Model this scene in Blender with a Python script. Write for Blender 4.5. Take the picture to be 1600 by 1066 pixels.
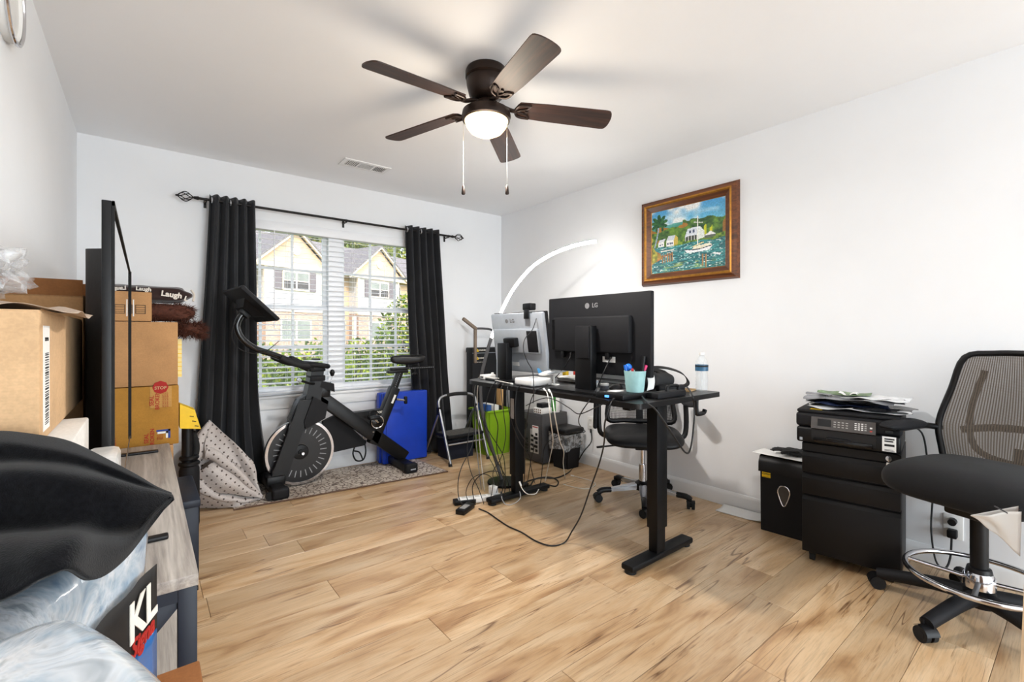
import bpy, bmesh, math, random
from mathutils import Vector, Matrix
from math import pi, sin, cos, radians as R
random.seed(7)
S = bpy.context.scene
COL = S.collection
for o in list(bpy.data.objects):
    bpy.data.objects.remove(o)

# ------------------------------------------------------------------ camera
cam_d = bpy.data.cameras.new('camera'); cam = bpy.data.objects.new('camera', cam_d); COL.objects.link(cam)
cam.location = (0, 0, 1.15); cam.rotation_euler = (R(90), 0, R(-38.4))
cam_d.sensor_width = 36; cam_d.lens = 36*724/1600; cam_d.shift_y = -11/1600; cam_d.clip_start = .03; cam_d.clip_end = 300
S.camera = cam
# ------------------------------------------------------------------ colour management
S.view_settings.view_transform = 'Standard'; S.view_settings.look = 'None'
S.view_settings.gamma = 1; S.view_settings.use_curve_mapping = False
S.view_settings.exposure = 0.36
S.cycles.use_denoising = True
S.cycles.max_bounces = 10; S.cycles.transparent_max_bounces = 24
S.cycles.caustics_reflective = False; S.cycles.caustics_refractive = False
# ------------------------------------------------------------------ sky
W = bpy.data.worlds.new('world'); S.world = W; W.use_nodes = True
nt = W.node_tree; nt.nodes.clear()
sky = nt.nodes.new('ShaderNodeTexSky'); sky.sky_type = 'NISHITA'; sky.sun_disc = False
sky.sun_elevation = R(48); sky.sun_rotation = R(150); sky.air_density = 1.0; sky.dust_density = 3.0; sky.ozone_density = .6
hs = nt.nodes.new('ShaderNodeHueSaturation'); hs.inputs['Saturation'].default_value = .45
bg = nt.nodes.new('ShaderNodeBackground'); bg.inputs['Strength'].default_value = .40
wo = nt.nodes.new('ShaderNodeOutputWorld')
nt.links.new(sky.outputs[0], hs.inputs['Color']); nt.links.new(hs.outputs[0], bg.inputs['Color']); nt.links.new(bg.outputs[0], wo.inputs[0])
# ------------------------------------------------------------------ sun, window portal and added fill light
def light(name, kind, loc, rot, energy, color=(1, 1, 1), **k):
    d = bpy.data.lights.new(name, kind); d.energy = energy; d.color = color
    for a, b in k.items(): setattr(d, a, b)
    o = bpy.data.objects.new(name, d); COL.objects.link(o); o.location = loc; o.rotation_euler = rot
    return o
light('sun', 'SUN', (0, 10, 20), (R(50), 0, R(-25)), 2.3, (1, .95, .88), angle=R(2))
# sky light is sampled through the window by a portal; an unseen fill light is added in a made-up opening behind the camera
pt = light('window_portal', 'AREA', (1.29, 4.20, 1.36), (R(-90), 0, 0), 10, shape='RECTANGLE', size=1.70, size_y=1.32); pt.data.cycles.is_portal = True
light('opening_fill', 'AREA', (1.75, -4.02, 1.15), (R(114), 0, R(8)), 158, (.80, .915, 1), shape='RECTANGLE', size=2.5, size_y=2.2)

# ------------------------------------------------------------------ helpers
class MB:
    """collects shapes in one bmesh"""
    def __init__(s): s.bm = bmesh.new(); s.uv = None
    def _xf(s, vs, M):
        bmesh.ops.transform(s.bm, matrix=M, verts=vs)
    def box(s, c, d, rot=None, bev=0, seg=2):
        r = bmesh.ops.create_cube(s.bm, size=1); vs = r['verts']
        M = Matrix.Translation(Vector(c))
        if rot is not None:
            M = M @ (rot.to_4x4() if isinstance(rot, Matrix) else Matrix.Rotation(rot, 4, 'Z'))
        M = M @ Matrix.Diagonal((d[0], d[1], d[2], 1))
        s._xf(vs, M)
        if bev:
            es = list({e for v in vs for e in v.link_edges})
            bmesh.ops.bevel(s.bm, geom=es, offset=bev, segments=seg, profile=.5, affect='EDGES')
        return s
    def b2(s, a, b, bev=0, seg=2):
        a, b = Vector(a), Vector(b)
        return s.box((a+b)/2, [abs(x) for x in (b-a)], None, bev, seg)
    def bar(s, p, q, w, h, up=(0, 0, 1), bev=0, seg=2):
        """rectangular bar from p to q; w sideways, h along up"""
        p, q = Vector(p), Vector(q); z = q-p; L = z.length; z.normalize()
        u = Vector(up); x = u.cross(z)
        if x.length < 1e-5: x = Vector((1, 0, 0))
        x.normalize(); y = z.cross(x)
        M = Matrix((x, y, z)).transposed()
        return s.box((p+q)/2, (w, h, L), M, bev, seg)
    def cyl(s, p, q, r, r2=None, n=16, cap=True):
        p, q = Vector(p), Vector(q); z = (q-p); L = z.length
        M = Matrix.Translation((p+q)/2) @ z.to_track_quat('Z', 'Y').to_matrix().to_4x4()
        bmesh.ops.create_cone(s.bm, cap_ends=cap, segments=n, radius1=r, radius2=r if r2 is None else r2, depth=L, matrix=M)
        return s
    def sph(s, c, r, sc=(1, 1, 1), u=16, v=10, rot=None):
        M = Matrix.Translation(Vector(c))
        if rot is not None: M = M @ rot.to_4x4()
        M = M @ Matrix.Diagonal((r*sc[0], r*sc[1], r*sc[2], 1))
        bmesh.ops.create_uvsphere(s.bm, u_segments=u, v_segments=v, radius=1, matrix=M)
        return s
    def tube(s, pts, r, n=8, closed=False, sub=0, cap=True):
        pts = [Vector(p) for p in pts]
        if sub: pts = smooth_line(pts, sub, closed)
        m = len(pts); rings = []; prev = None
        rr = r if callable(r) else (lambda t: r)
        for i, p in enumerate(pts):
            if closed: t = pts[(i+1) % m]-pts[i-1]
            else: t = pts[min(i+1, m-1)]-pts[max(i-1, 0)]
            t.normalize()
            if prev is None:
                a = Vector((0, 0, 1)) if abs(t.z) < .9 else Vector((1, 0, 0))
                x = a.cross(t).normalized()
            else:
                x = prev-t*prev.dot(t)
                if x.length < 1e-6: x = prev
                x.normalize()
            prev = x; y = t.cross(x)
            q = rr(i/(m-1 if m > 1 else 1))
            rings.append([s.bm.verts.new(p+(x*cos(2*pi*k/n)+y*sin(2*pi*k/n))*q) for k in range(n)])
        for i in range(m if closed else m-1):
            a, b = rings[i], rings[(i+1) % m]
            for k in range(n):
                s.bm.faces.new((a[k], a[(k+1) % n], b[(k+1) % n], b[k]))
        if cap and not closed:
            s.bm.faces.new(list(reversed(rings[0]))); s.bm.faces.new(rings[-1])
        return s
    def lathe(s, prof, c=(0, 0, 0), n=24, rot=None, ring=False):
        c = Vector(c); rings = []
        for (r, z) in prof:
            ring = []
            for k in range(n):
                v = Vector((r*cos(2*pi*k/n), r*sin(2*pi*k/n), z))
                if rot is not None: v = rot @ v
                ring.append(s.bm.verts.new(c+v))
            rings.append(ring)
        for a, b in list(zip(rings, rings[1:]))+([(rings[-1], rings[0])] if ring else []):
            for k in range(n): s.bm.faces.new((a[k], a[(k+1) % n], b[(k+1) % n], b[k]))
        if ring: return s
        if prof[0][0] > 1e-6: s.bm.faces.new(list(reversed(rings[0])))
        if prof[-1][0] > 1e-6: s.bm.faces.new(rings[-1])
        return s
    def prism(s, poly, vec):
        """closed polygon of 3-D points swept along vec"""
        vec = Vector(vec); a = [s.bm.verts.new(Vector(p)) for p in poly]; b = [s.bm.verts.new(Vector(p)+vec) for p in poly]
        n = len(a)
        s.bm.faces.new(a); s.bm.faces.new(list(reversed(b)))
        for i in range(n): s.bm.faces.new((a[i], b[i], b[(i+1) % n], a[(i+1) % n]))
        return s
    def grid(s, f, nu, nv, closed_u=False, uvs=None):
        """f(u,v) with u,v in 0..1"""
        if uvs and s.uv is None: s.uv = s.bm.loops.layers.uv.new('UVMap')
        V = [[s.bm.verts.new(Vector(f(i/nu, j/nv))) for j in range(nv+1)] for i in range(nu if closed_u else nu+1)]
        for i in range(nu):
            for j in range(nv):
                i2 = (i+1) % nu if closed_u else i+1
                fc = s.bm.faces.new((V[i][j], V[i2][j], V[i2][j+1], V[i][j+1]))
                if uvs:
                    for l, (a, b) in zip(fc.loops, ((i, j), (i+1, j), (i+1, j+1), (i, j+1))):
                        l[s.uv].uv = (a/nu*uvs[0], b/nv*uvs[1])
        return s
    def mesh(s, name, off=None, smooth=38, thick=0):
        bm = s.bm
        if thick:
            bmesh.ops.recalc_face_normals(bm, faces=bm.faces)
            bm.normal_update(); old = bm.verts[:]; fs = bm.faces[:]; be = [e for e in bm.edges if len(e.link_faces) == 1]
            new = {v: bm.verts.new(v.co-v.normal*thick) for v in old}
            lp = [[(l.vert, l[s.uv].uv.copy()) for l in f.loops] if s.uv else None for f in fs]
            for f, q in zip(fs, lp):
                nf = bm.faces.new([new[v] for v in reversed(f.verts)])
                if q:
                    dd = {new[v]: uv for v, uv in q}
                    for l in nf.loops: l[s.uv].uv = dd.get(l.vert, (0, 0))
            for e in be:
                a, b = e.verts
                try: bm.faces.new((a, b, new[b], new[a]))
                except ValueError: pass
        if off is not None: bmesh.ops.translate(bm, verts=bm.verts, vec=-Vector(off))
        bmesh.ops.recalc_face_normals(bm, faces=bm.faces)
        if smooth:
            for f in bm.faces: f.smooth = True
            lim = R(smooth)
            for e in bm.edges:
                if len(e.link_faces) == 2 and e.calc_face_angle(0) > lim: e.smooth = False
        me = bpy.data.meshes.new(name); bm.to_mesh(me); bm.free()
        return me

def smooth_line(P, sub, closed=False):
    out = []; n = len(P)
    for i in range(n if closed else n-1):
        if closed: a, b, c, d = P[i-1], P[i], P[(i+1) % n], P[(i+2) % n]
        else: a, b, c, d = P[max(i-1, 0)], P[i], P[i+1], P[min(i+2, n-1)]
        for k in range(sub):
            t = k/sub
            out.append(.5*((2*b)+(c-a)*t+(2*a-5*b+4*c-d)*t*t+(3*b-a-3*c+d)*t**3))
    if not closed: out.append(P[-1])
    return out

def obj(name, mb, m, parent=None, off=None, smooth=38, thick=0, label=None, loc=None, rot=None):
    me = mb.mesh(name, off, smooth, thick) if isinstance(mb, MB) else mb
    if m is not None and not me.materials: me.materials.append(m)
    o = bpy.data.objects.new(name, me); COL.objects.link(o)
    if parent is not None: o.parent = parent
    if label: o['label'] = label
    if loc is not None: o.location = loc
    if rot is not None: o.rotation_euler = rot
    return o
def tag(o, label, cat, group=None, kind=None):
    if label: o['label'] = label
    if cat: o['category'] = cat
    if group: o['group'] = group
    if kind: o['kind'] = kind
    return o
def thing(name, label, cat, loc=(0, 0, 0), rz=0, group=None):
    o = bpy.data.objects.new(name, None); COL.objects.link(o); o.empty_display_size = .05
    o.location = loc; o.rotation_euler = (0, 0, rz)
    return tag(o, label, cat, group)
def struct(o, label=None):
    o['kind'] = 'structure'
    if label: o['label'] = label
    return o
def single(name, mb, m, label, cat, loc=(0, 0, 0), world=True, group=None, smooth=38, thick=0, rot=None):
    o = obj(name, mb, m, None, loc if world else None, smooth, thick)
    o.location = loc
    if rot is not None: o.rotation_euler = rot
    return tag(o, label, cat, group)
def copy_tree(o, parent=None):
    c = o.copy(); COL.objects.link(c)
    if parent is not None: c.parent = parent
    for ch in list(o.children): copy_tree(ch, c)
    return c
def text_mesh(txt, size, depth=.0004, align='CENTER', shear=0, bold=0):
    cu = bpy.data.curves.new('lettering', 'FONT'); cu.body = txt; cu.size = size; cu.extrude = depth
    cu.align_x = align; cu.align_y = 'CENTER'; cu.shear = shear; cu.offset = bold; cu.resolution_u = 3
    o = bpy.data.objects.new('lettering', cu); COL.objects.link(o)
    dg = bpy.context.evaluated_depsgraph_get(); me = bpy.data.meshes.new_from_object(o.evaluated_get(dg))
    bpy.data.objects.remove(o); bpy.data.curves.remove(cu)
    me.materials.clear()
    return me
def lettering(txt, size, m, parent, origin, xdir, ydir, depth=.0004, bold=0, shear=0, align='CENTER', off=(0, 0, 0), name='lettering'):
    me = text_mesh(txt, size, depth, align, shear, bold)
    x = Vector(xdir).normalized(); y = Vector(ydir); y = (y-x*y.dot(x)).normalized(); z = x.cross(y)
    M = Matrix((x, y, z)).transposed().to_4x4(); M.translation = Vector(origin)-Vector(off)
    me.transform(M); me.materials.append(m)
    o = bpy.data.objects.new(name, me); COL.objects.link(o); o.parent = parent
    return o

# ------------------------------------------------------------------ materials
def srgb(r, g, b):
    f = lambda c: (c/255/12.92) if c/255 <= .04045 else ((c/255+.055)/1.055)**2.4
    return (f(r), f(g), f(b))
class NT:
    def __init__(s, name):
        s.m = bpy.data.materials.new(name); s.m.use_nodes = True; s.t = s.m.node_tree; s.t.nodes.clear()
        s.o = s.n('ShaderNodeOutputMaterial'); s.p = s.n('ShaderNodeBsdfPrincipled'); s.l(s.p.outputs[0], s.o.inputs[0])
    def n(s, k, **a):
        x = s.t.nodes.new(k)
        for i, v in a.items(): setattr(x, i, v)
        return x
    def l(s, a, b): s.t.links.new(a, b)
    def coords(s, scale=(1, 1, 1), src='Object', loc=None):
        c = s.n('ShaderNodeTexCoord'); mp = s.n('ShaderNodeMapping'); mp.inputs['Scale'].default_value = scale
        s.l(c.outputs[src], mp.inputs['Vector'])
        return mp
    def noise(s, vec, scale, detail=3, rough=.5, dist=0):
        x = s.n('ShaderNodeTexNoise'); x.inputs['Scale'].default_value = scale; x.inputs['Detail'].default_value = detail
        x.inputs['Roughness'].default_value = rough; x.inputs['Distortion'].default_value = dist
        if vec is not None: s.l(vec, x.inputs['Vector'])
        return x
    def ramp(s, fac, stops, interp='LINEAR'):
        x = s.n('ShaderNodeValToRGB'); cr = x.color_ramp; cr.interpolation = interp
        while len(cr.elements) < len(stops): cr.elements.new(.5)
        for e, (p, c) in zip(cr.elements, stops): e.position = p; e.color = (*c, 1) if len(c) == 3 else c
        s.l(fac, x.inputs[0]); return x
    def mix(s, fac, a, b, mode='MIX'):
        x = s.n('ShaderNodeMix', data_type='RGBA', blend_type=mode)
        for i, v in ((0, fac), (6, a), (7, b)):
            if hasattr(v, 'links'): s.l(v, x.inputs[i])
            else: x.inputs[i].default_value = v if not isinstance(v, tuple) else ((*v, 1) if len(v) == 3 else v)
        return x.outputs[2]
    def math(s, op, a, b=None):
        x = s.n('ShaderNodeMath', operation=op)
        for i, v in ((0, a), (1, b)):
            if v is None: continue
            if hasattr(v, 'links'): s.l(v, x.inputs[i])
            else: x.inputs[i].default_value = v
        return x.outputs[0]
    def bump(s, h, strength=.3, dist=.002):
        b = s.n('ShaderNodeBump'); b.inputs['Strength'].default_value = strength; b.inputs['Distance'].default_value = dist
        s.l(h, b.inputs['Height']); s.l(b.outputs[0], s.p.inputs['Normal']); return b
    def setp(s, **k):
        for a, v in k.items(): s.p.inputs[a.replace('_', ' ')].default_value = (*v, 1) if isinstance(v, tuple) and len(v) == 3 else v
_M = {}
def pm(name, c, rough=.5, metal=0, var=.08, scale=30, bump=.0, bscale=200, coat=0, spec=.5, alpha=1, trans=0, ior=1.45, sheen=0):
    """plain procedural surface: noise-varied colour, noise-varied gloss, fine relief"""
    if name in _M: return _M[name]
    t = NT(name); mp = t.coords(); nz = t.noise(mp.outputs[0], scale, 4, .6)
    lo = tuple(x*(1-var) for x in c); hi = tuple(min(1, x*(1+var)) for x in c)
    rp = t.ramp(nz.outputs[0], [(.3, lo), (.7, hi)]); t.l(rp.outputs[0], t.p.inputs['Base Color'])
    rr = t.n('ShaderNodeMapRange'); rr.inputs['To Min'].default_value = max(.02, rough*.9); rr.inputs['To Max'].default_value = min(1, rough*1.1)
    t.l(nz.outputs[0], rr.inputs[0]); t.l(rr.outputs[0], t.p.inputs['Roughness'])
    t.setp(Metallic=metal, Coat_Weight=coat, Specular_IOR_Level=spec, Alpha=alpha, Transmission_Weight=trans, IOR=ior, Sheen_Weight=sheen)
    if bump:
        b2 = t.noise(mp.outputs[0], bscale, 3, .6); t.bump(b2.outputs[0], bump, .002)
    _M[name] = t.m
    return t.m

def wood_floor():
    t = NT('laminate_oak'); c = t.n('ShaderNodeTexCoord'); oi = t.n('ShaderNodeObjectInfo')
    off = t.n('ShaderNodeVectorMath', operation='SCALE'); cmb = t.n('ShaderNodeCombineXYZ')
    for i in range(3): t.l(oi.outputs['Random'], cmb.inputs[i])
    t.l(cmb.outputs[0], off.inputs[0]); off.inputs['Scale'].default_value = 37
    add = t.n('ShaderNodeVectorMath', operation='ADD'); t.l(c.outputs['Object'], add.inputs[0]); t.l(off.outputs[0], add.inputs[1])
    def mp(sc):
        m = t.n('ShaderNodeMapping'); m.inputs['Scale'].default_value = sc; t.l(add.outputs[0], m.inputs['Vector']); return m.outputs[0]
    warp = t.noise(mp((1.3, 6, 1)), 1.6, 3, .55, .8)
    base = t.ramp(warp.outputs[0], [(.26, srgb(178, 134, 90)), (.43, srgb(218, 178, 132)), (.60, srgb(236, 202, 160)), (.8, srgb(242, 212, 174))])
    grain = t.noise(mp((3.5, 95, 1)), 2.2, 6, .7, .25)
    g2 = t.ramp(grain.outputs[0], [(.30, (.62, .62, .62)), (.52, (1, 1, 1)), (.75, (1.0, 1.0, 1.0))])
    col = t.mix(.75, base.outputs[0], g2.outputs[0], 'MULTIPLY')
    streak = t.noise(mp((1.1, 15, 1)), 2.3, 4, .6, 1.6)
    s2 = t.ramp(streak.outputs[0], [(.30, (.50, .40, .31)), (.40, (1, 1, 1))])
    col = t.mix(.80, col, s2.outputs[0], 'MULTIPLY')
    knot = t.n('ShaderNodeTexVoronoi', feature='F1'); knot.inputs['Scale'].default_value = 1.5; t.l(mp((1, 3.2, 1)), knot.inputs['Vector'])
    kr = t.ramp(knot.outputs['Distance'], [(.0, (.42, .30, .22)), (.05, (.58, .44, .34)), (.16, (1, 1, 1))]); col = t.mix(.8, col, kr.outputs[0], 'MULTIPLY')
    crack = t.noise(mp((.55, 11, 1)), 1.1, 2, .5, .45)
    c2 = t.ramp(crack.outputs[0], [(.495, (1, 1, 1)), (.504, (.26, .17, .11)), (.513, (1, 1, 1))])
    cm = t.noise(mp((1.2, 3, 1)), 1.9, 2); cmr = t.ramp(cm.outputs[0], [(.50, (0, 0, 0)), (.56, (.95, .95, .95))])
    col = t.mix(cmr.outputs[0], col, t.mix(1.0, col, c2.outputs[0], 'MULTIPLY'))
    tone = t.n('ShaderNodeMapRange'); tone.inputs['To Min'].default_value = .64; tone.inputs['To Max'].default_value = .86; t.l(oi.outputs['Random'], tone.inputs[0])
    cc = t.n('ShaderNodeCombineXYZ')
    for i in range(3): t.l(tone.outputs[0], cc.inputs[i])
    col = t.mix(1.0, col, cc.outputs[0], 'MULTIPLY')
    t.l(col, t.p.inputs['Base Color'])
    rr = t.n('ShaderNodeMapRange'); rr.inputs['To Min'].default_value = .28; rr.inputs['To Max'].default_value = .42
    t.l(grain.outputs[0], rr.inputs[0]); t.l(rr.outputs[0], t.p.inputs['Roughness'])
    t.bump(grain.outputs[0], .12, .002); t.setp(Specular_IOR_Level=.75)
    return t.m
def wood_grain(name, c1, c2, c3, axis='X', rough=.5, sc=1.0, bump=.25):
    t = NT(name); s = {'X': (2, 40, 40), 'Y': (40, 2, 40), 'Z': (40, 40, 2)}[axis]
    mp = t.coords(tuple(q*sc for q in s)); a = t.noise(mp.outputs[0], 1.0, 5, .65, .7)
    mp2 = t.coords(tuple(q*sc*3.2 for q in s)); b = t.noise(mp2.outputs[0], 1.0, 3, .6, .2)
    r1 = t.ramp(a.outputs[0], [(.3, c1), (.5, c2), (.7, c3)]); r2 = t.ramp(b.outputs[0], [(.3, (.6, .6, .6)), (.55, (1, 1, 1))])
    t.l(t.mix(.6, r1.outputs[0], r2.outputs[0], 'MULTIPLY'), t.p.inputs['Base Color'])
    t.setp(Roughness=rough); t.bump(b.outputs[0], bump, .0015)
    return t.m
def cardboard(name, c, flute='Z'):
    t = NT(name); mp = t.coords((1, 1, 1)); a = t.noise(mp.outputs[0], 8, 5, .6); b = t.noise(mp.outputs[0], 160, 2, .5)
    r1 = t.ramp(a.outputs[0], [(.3, tuple(x*.86 for x in c)), (.7, tuple(min(1, x*1.1) for x in c))])
    r2 = t.ramp(b.outputs[0], [(.35, (.86, .86, .86)), (.65, (1, 1, 1))])
    t.l(t.mix(.7, r1.outputs[0], r2.outputs[0], 'MULTIPLY'), t.p.inputs['Base Color'])
    w = t.n('ShaderNodeTexWave', wave_type='BANDS', bands_direction='Z' if flute == 'Z' else 'Y'); w.inputs['Scale'].default_value = 60; w.inputs['Distortion'].default_value = .6
    t.l(mp.outputs[0], w.inputs['Vector']); t.bump(w.outputs['Fac'], .06, .001); t.setp(Roughness=.78, Specular_IOR_Level=.25)
    return t.m
def emit(name, c, strength):
    t = NT(name); t.setp(Base_Color=c, Emission_Color=c, Emission_Strength=strength)
    nz = t.noise(t.coords().outputs[0], 20); r = t.ramp(nz.outputs[0], [(.2, tuple(x*.97 for x in c)), (.8, c)]); t.l(r.outputs[0], t.p.inputs['Emission Color'])
    return t.m
def plastic_film(name, tint, alpha_lo, alpha_hi, scale=9, rough=.12):
    t = NT(name); mp = t.coords(); a = t.noise(mp.outputs[0], scale, 4, .6, 1.2)
    mr = t.n('ShaderNodeMapRange'); mr.inputs['From Min'].default_value = .35; mr.inputs['From Max'].default_value = .65
    mr.inputs['To Min'].default_value = alpha_lo; mr.inputs['To Max'].default_value = alpha_hi
    t.l(a.outputs[0], mr.inputs[0]); t.l(mr.outputs[0], t.p.inputs['Alpha'])
    t.setp(Base_Color=tint, Roughness=rough, Specular_IOR_Level=.8); t.bump(a.outputs[0], .5, .006)
    return t.m

WALL = pm('white_wall_paint', srgb(238, 239, 241), .75, var=.012, scale=3, bump=.10, bscale=160, spec=.25)
CEIL = pm('white_ceiling_paint', srgb(248, 249, 251), .85, var=.012, scale=2, bump=.12, bscale=120, spec=.2)
TRIM = pm('white_trim_gloss', srgb(240, 240, 240), .38, var=.015, scale=5)
VINYL = pm('white_window_vinyl', srgb(242, 243, 245), .35, var=.015, scale=6)
BLK = pm('black_satin_plastic', srgb(13, 13, 15), .45, spec=.35, var=.12, scale=40, bump=.05, bscale=600)
BLKM = pm('black_matte_plastic', srgb(20, 20, 23), .65, spec=.3, var=.12, scale=60, bump=.08, bscale=700)
BLKG = pm('black_gloss_plastic', srgb(10, 10, 12), .18, var=.1, scale=20)
BMET = pm('black_powder_coat', srgb(12, 12, 14), .52, spec=.35, metal=.2, var=.1, scale=80, bump=.08, bscale=900)
GREYM = pm('grey_painted_metal', srgb(84, 84, 86), .5, metal=.3, var=.06)
CHROME = pm('chrome', srgb(214, 214, 218), .12, metal=1, var=.03)
ALU = pm('brushed_aluminium', srgb(186, 188, 192), .33, metal=1, var=.05, scale=90)
SILV = pm('silver_plastic', srgb(176, 182, 190), .38, metal=.35, var=.04)
WHT = pm('white_plastic', srgb(232, 231, 228), .4, var=.03)
RUB = pm('black_rubber', srgb(18, 18, 19), .8, var=.15)
PAPER = pm('white_paper', srgb(236, 235, 232), .85, var=.03, scale=12, bump=.2, bscale=14)
KRAFT = pm('kraft_paper', srgb(176, 156, 138), .7, var=.1, scale=8, bump=.35, bscale=12)
INK = pm('black_ink', srgb(22, 20, 20), .7)
REDI = pm('red_ink', srgb(168, 30, 24), .7)
CBL = pm('black_cable_rubber', srgb(20, 20, 22), .5, var=.1)
CWH = pm('white_cable_rubber', srgb(222, 218, 210), .5, var=.05)
YEL = pm('yellow_plastic', srgb(240, 200, 24), .45, var=.05)
FLOOR = wood_floor()

# ================================================================== ROOM SHELL
X0, X1, Y0, Y1, H = -.34, 3.06, -3.90, 4.05, 2.44
# floor: subfloor slab plus laminate planks, rows run along X
fl = struct(obj('floor', MB().b2((X0-.1, Y0-.1, -.06), (X1+.1, Y1+.1, -.010)), pm('subfloor_seam', srgb(96, 66, 40), .8)))
ROWS = {}
row_h = .1825; base_y = .77
known = {-1: 1.66, 0: 2.10, 1: 1.115, 2: 1.875, 3: 1.65, 4: .90, 5: 1.34, 6: 1.11, 7: .667, 8: 1.43, 9: .20, 10: .663, 11: 1.75, 12: .45, 13: 1.2, 14: 2.0, 15: .8, 16: 1.5, 17: .3}
k = -27
while base_y+k*row_h < Y1:
    ya, yb = max(Y0, base_y+k*row_h), min(Y1, base_y+(k+1)*row_h)
    j = known.get(k, (k*.437) % 1.22)
    j -= 1.22*math.ceil((j-X0)/1.22)
    while j < X1:
        xa, xb = max(X0, j), min(X1, j+1.22)
        if xb-xa > .02 and yb-ya > .02:
            g = .0007; L, Wd = xb-xa-2*g, yb-ya-2*g
            m = MB(); m.box((0, 0, -.005), (L, Wd, .010), bev=.0008, seg=1)
            obj('plank', m, FLOOR, fl, smooth=0, loc=((xa+xb)/2, (ya+yb)/2, 0))
        j += 1.22
    k += 1
struct(obj('ceiling', MB().b2((X0-.1, Y0-.1, H), (X1+.1, Y1+.1, H+.1)), CEIL))
struct(obj('wall_left', MB().b2((X0-.12, Y0-.1, 0), (X0, Y1, H)), WALL))
struct(obj('wall_right', MB().b2((X1, Y0-.1, 0), (X1+.12, Y1, H)), WALL))
WX0, WX1, WZ0, WZ1 = .41, 2.17, .66, 2.04
m = MB(); ya, yb = Y1, Y1+.14
m.b2((X0-.12, ya, 0), (WX0, yb, H)); m.b2((WX1, ya, 0), (X1+.12, yb, H)); m.b2((WX0, ya, WZ1), (WX1, yb, H)); m.b2((WX0, ya, 0), (WX1, yb, WZ0))
struct(obj('wall_back', m, WALL))
m = MB(); ya, yb = Y0-.12, Y0
m.b2((X0, ya, 0), (-.12, yb, H)); m.b2((2.85, ya, 0), (X1, yb, H)); m.b2((-.12, ya, 2.30), (2.85, yb, H))
struct(obj('wall_front', m, WALL))
def baseboard(name, p, q, nrm):
    p, q, nrm = Vector(p), Vector(q), Vector(nrm)
    prof = [(0, 0), (.014, 0), (.014, .075), (.011, .086), (.006, .096), (.004, .10), (0, .10)]
    m = MB(); m.prism([p+nrm*a+Vector((0, 0, b)) for a, b in prof], q-p)
    struct(obj(name, m, TRIM, smooth=20))
baseboard('baseboard_right', (X1, Y0, 0), (X1, Y1, 0), (-1, 0, 0))
baseboard('baseboard_back', (X0, Y1, 0), (X1, Y1, 0), (0, -1, 0))
baseboard('baseboard_left', (X0, Y0, 0), (X0, Y1, 0), (1, 0, 0))

# ------------------------------------------------------------------ window: two double-hung units side by side
w = bpy.data.objects.new('window_1', None); COL.objects.link(w); w.location = (1.29, Y1, WZ0); struct(w, 'white double window with grids')
OFF = (1.29, Y1, WZ0)
GLASS = NT('window_glass'); GLASS.setp(Base_Color=(.95, .98, .97), Roughness=.02, Alpha=.06, Specular_IOR_Level=.4)
_n = GLASS.noise(GLASS.coords().outputs[0], 5); _r = GLASS.n('ShaderNodeMapRange'); _r.inputs['To Min'].default_value = .04; _r.inputs['To Max'].default_value = .07
GLASS.l(_n.outputs[0], _r.inputs[0]); GLASS.l(_r.outputs[0], GLASS.p.inputs['Alpha']); GLASS = GLASS.m
ys = Y1+.075
m = MB(); 
m.b2((WX0, Y1+.03, WZ0), (WX0+.035, Y1+.13, WZ1)); m.b2((WX1-.035, Y1+.03, WZ0), (WX1, Y1+.13, WZ1))
m.b2((WX0+.035, Y1+.03, WZ1-.03), (WX1-.035, Y1+.13, WZ1)); m.b2((WX0+.035, Y1+.03, WZ0), (WX1-.035, Y1+.13, WZ0+.03)); m.b2((1.232, Y1+.031, WZ0+.03), (1.348, Y1+.129, WZ1-.03))
obj('window_frame', m, VINYL, w, OFF)
m = MB(); m.b2((WX0-.015, Y1-.030, WZ0-.022), (WX1+.015, Y1+.06, WZ0), bev=.006)
obj('window_sill', m, TRIM, w, OFF)
m = MB(); m.b2((WX0-.010, Y1-.016, WZ0-.105), (WX1+.010, Y1, WZ0-.022), bev=.004)
obj('sill_apron', m, TRIM, w, OFF)
for (ua, ub) in ((WX0+.035, 1.232), (1.348, WX1-.035)):
    for (za, zb, yo) in ((WZ0+.03, 1.385, .0), (1.355, WZ1-.03, .022)):
        st = .034; y = ys+yo
        m = MB(); m.b2((ua, y-.012, za), (ua+st, y+.012, zb)); m.b2((ub-st, y-.012, za), (ub, y+.012, zb))
        m.b2((ua+st, y-.0119, za), (ub-st, y+.0119, za+st)); m.b2((ua+st, y-.0119, zb-st), (ub-st, y+.0119, zb))
        sash = obj('window_sash', m, VINYL, w, OFF)
        ga, gb, gz, gt = ua+st, ub-st, za+st, zb-st
        for i in (1, 2):
            x = ga+(gb-ga)*i/3
            obj('muntin', MB().b2((x-.010, y-.008, gz), (x+.010, y+.006, gt)), VINYL, sash, OFF)
        zc = (gz+gt)/2
        obj('muntin', MB().b2((ga, y-.007, zc-.010), (gb, y+.005, zc+.010)), VINYL, sash, OFF)
        for i in range(3):
            for jz in range(2):
                xa, xb = ga+(gb-ga)*i/3, ga+(gb-ga)*(i+1)/3
                z_a, z_b = (gz, zc) if jz == 0 else (zc, gt)
                obj('pane', MB().b2((xa, y+.008, z_a), (xb, y+.011, z_b)), GLASS, sash, OFF, smooth=0)
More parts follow.
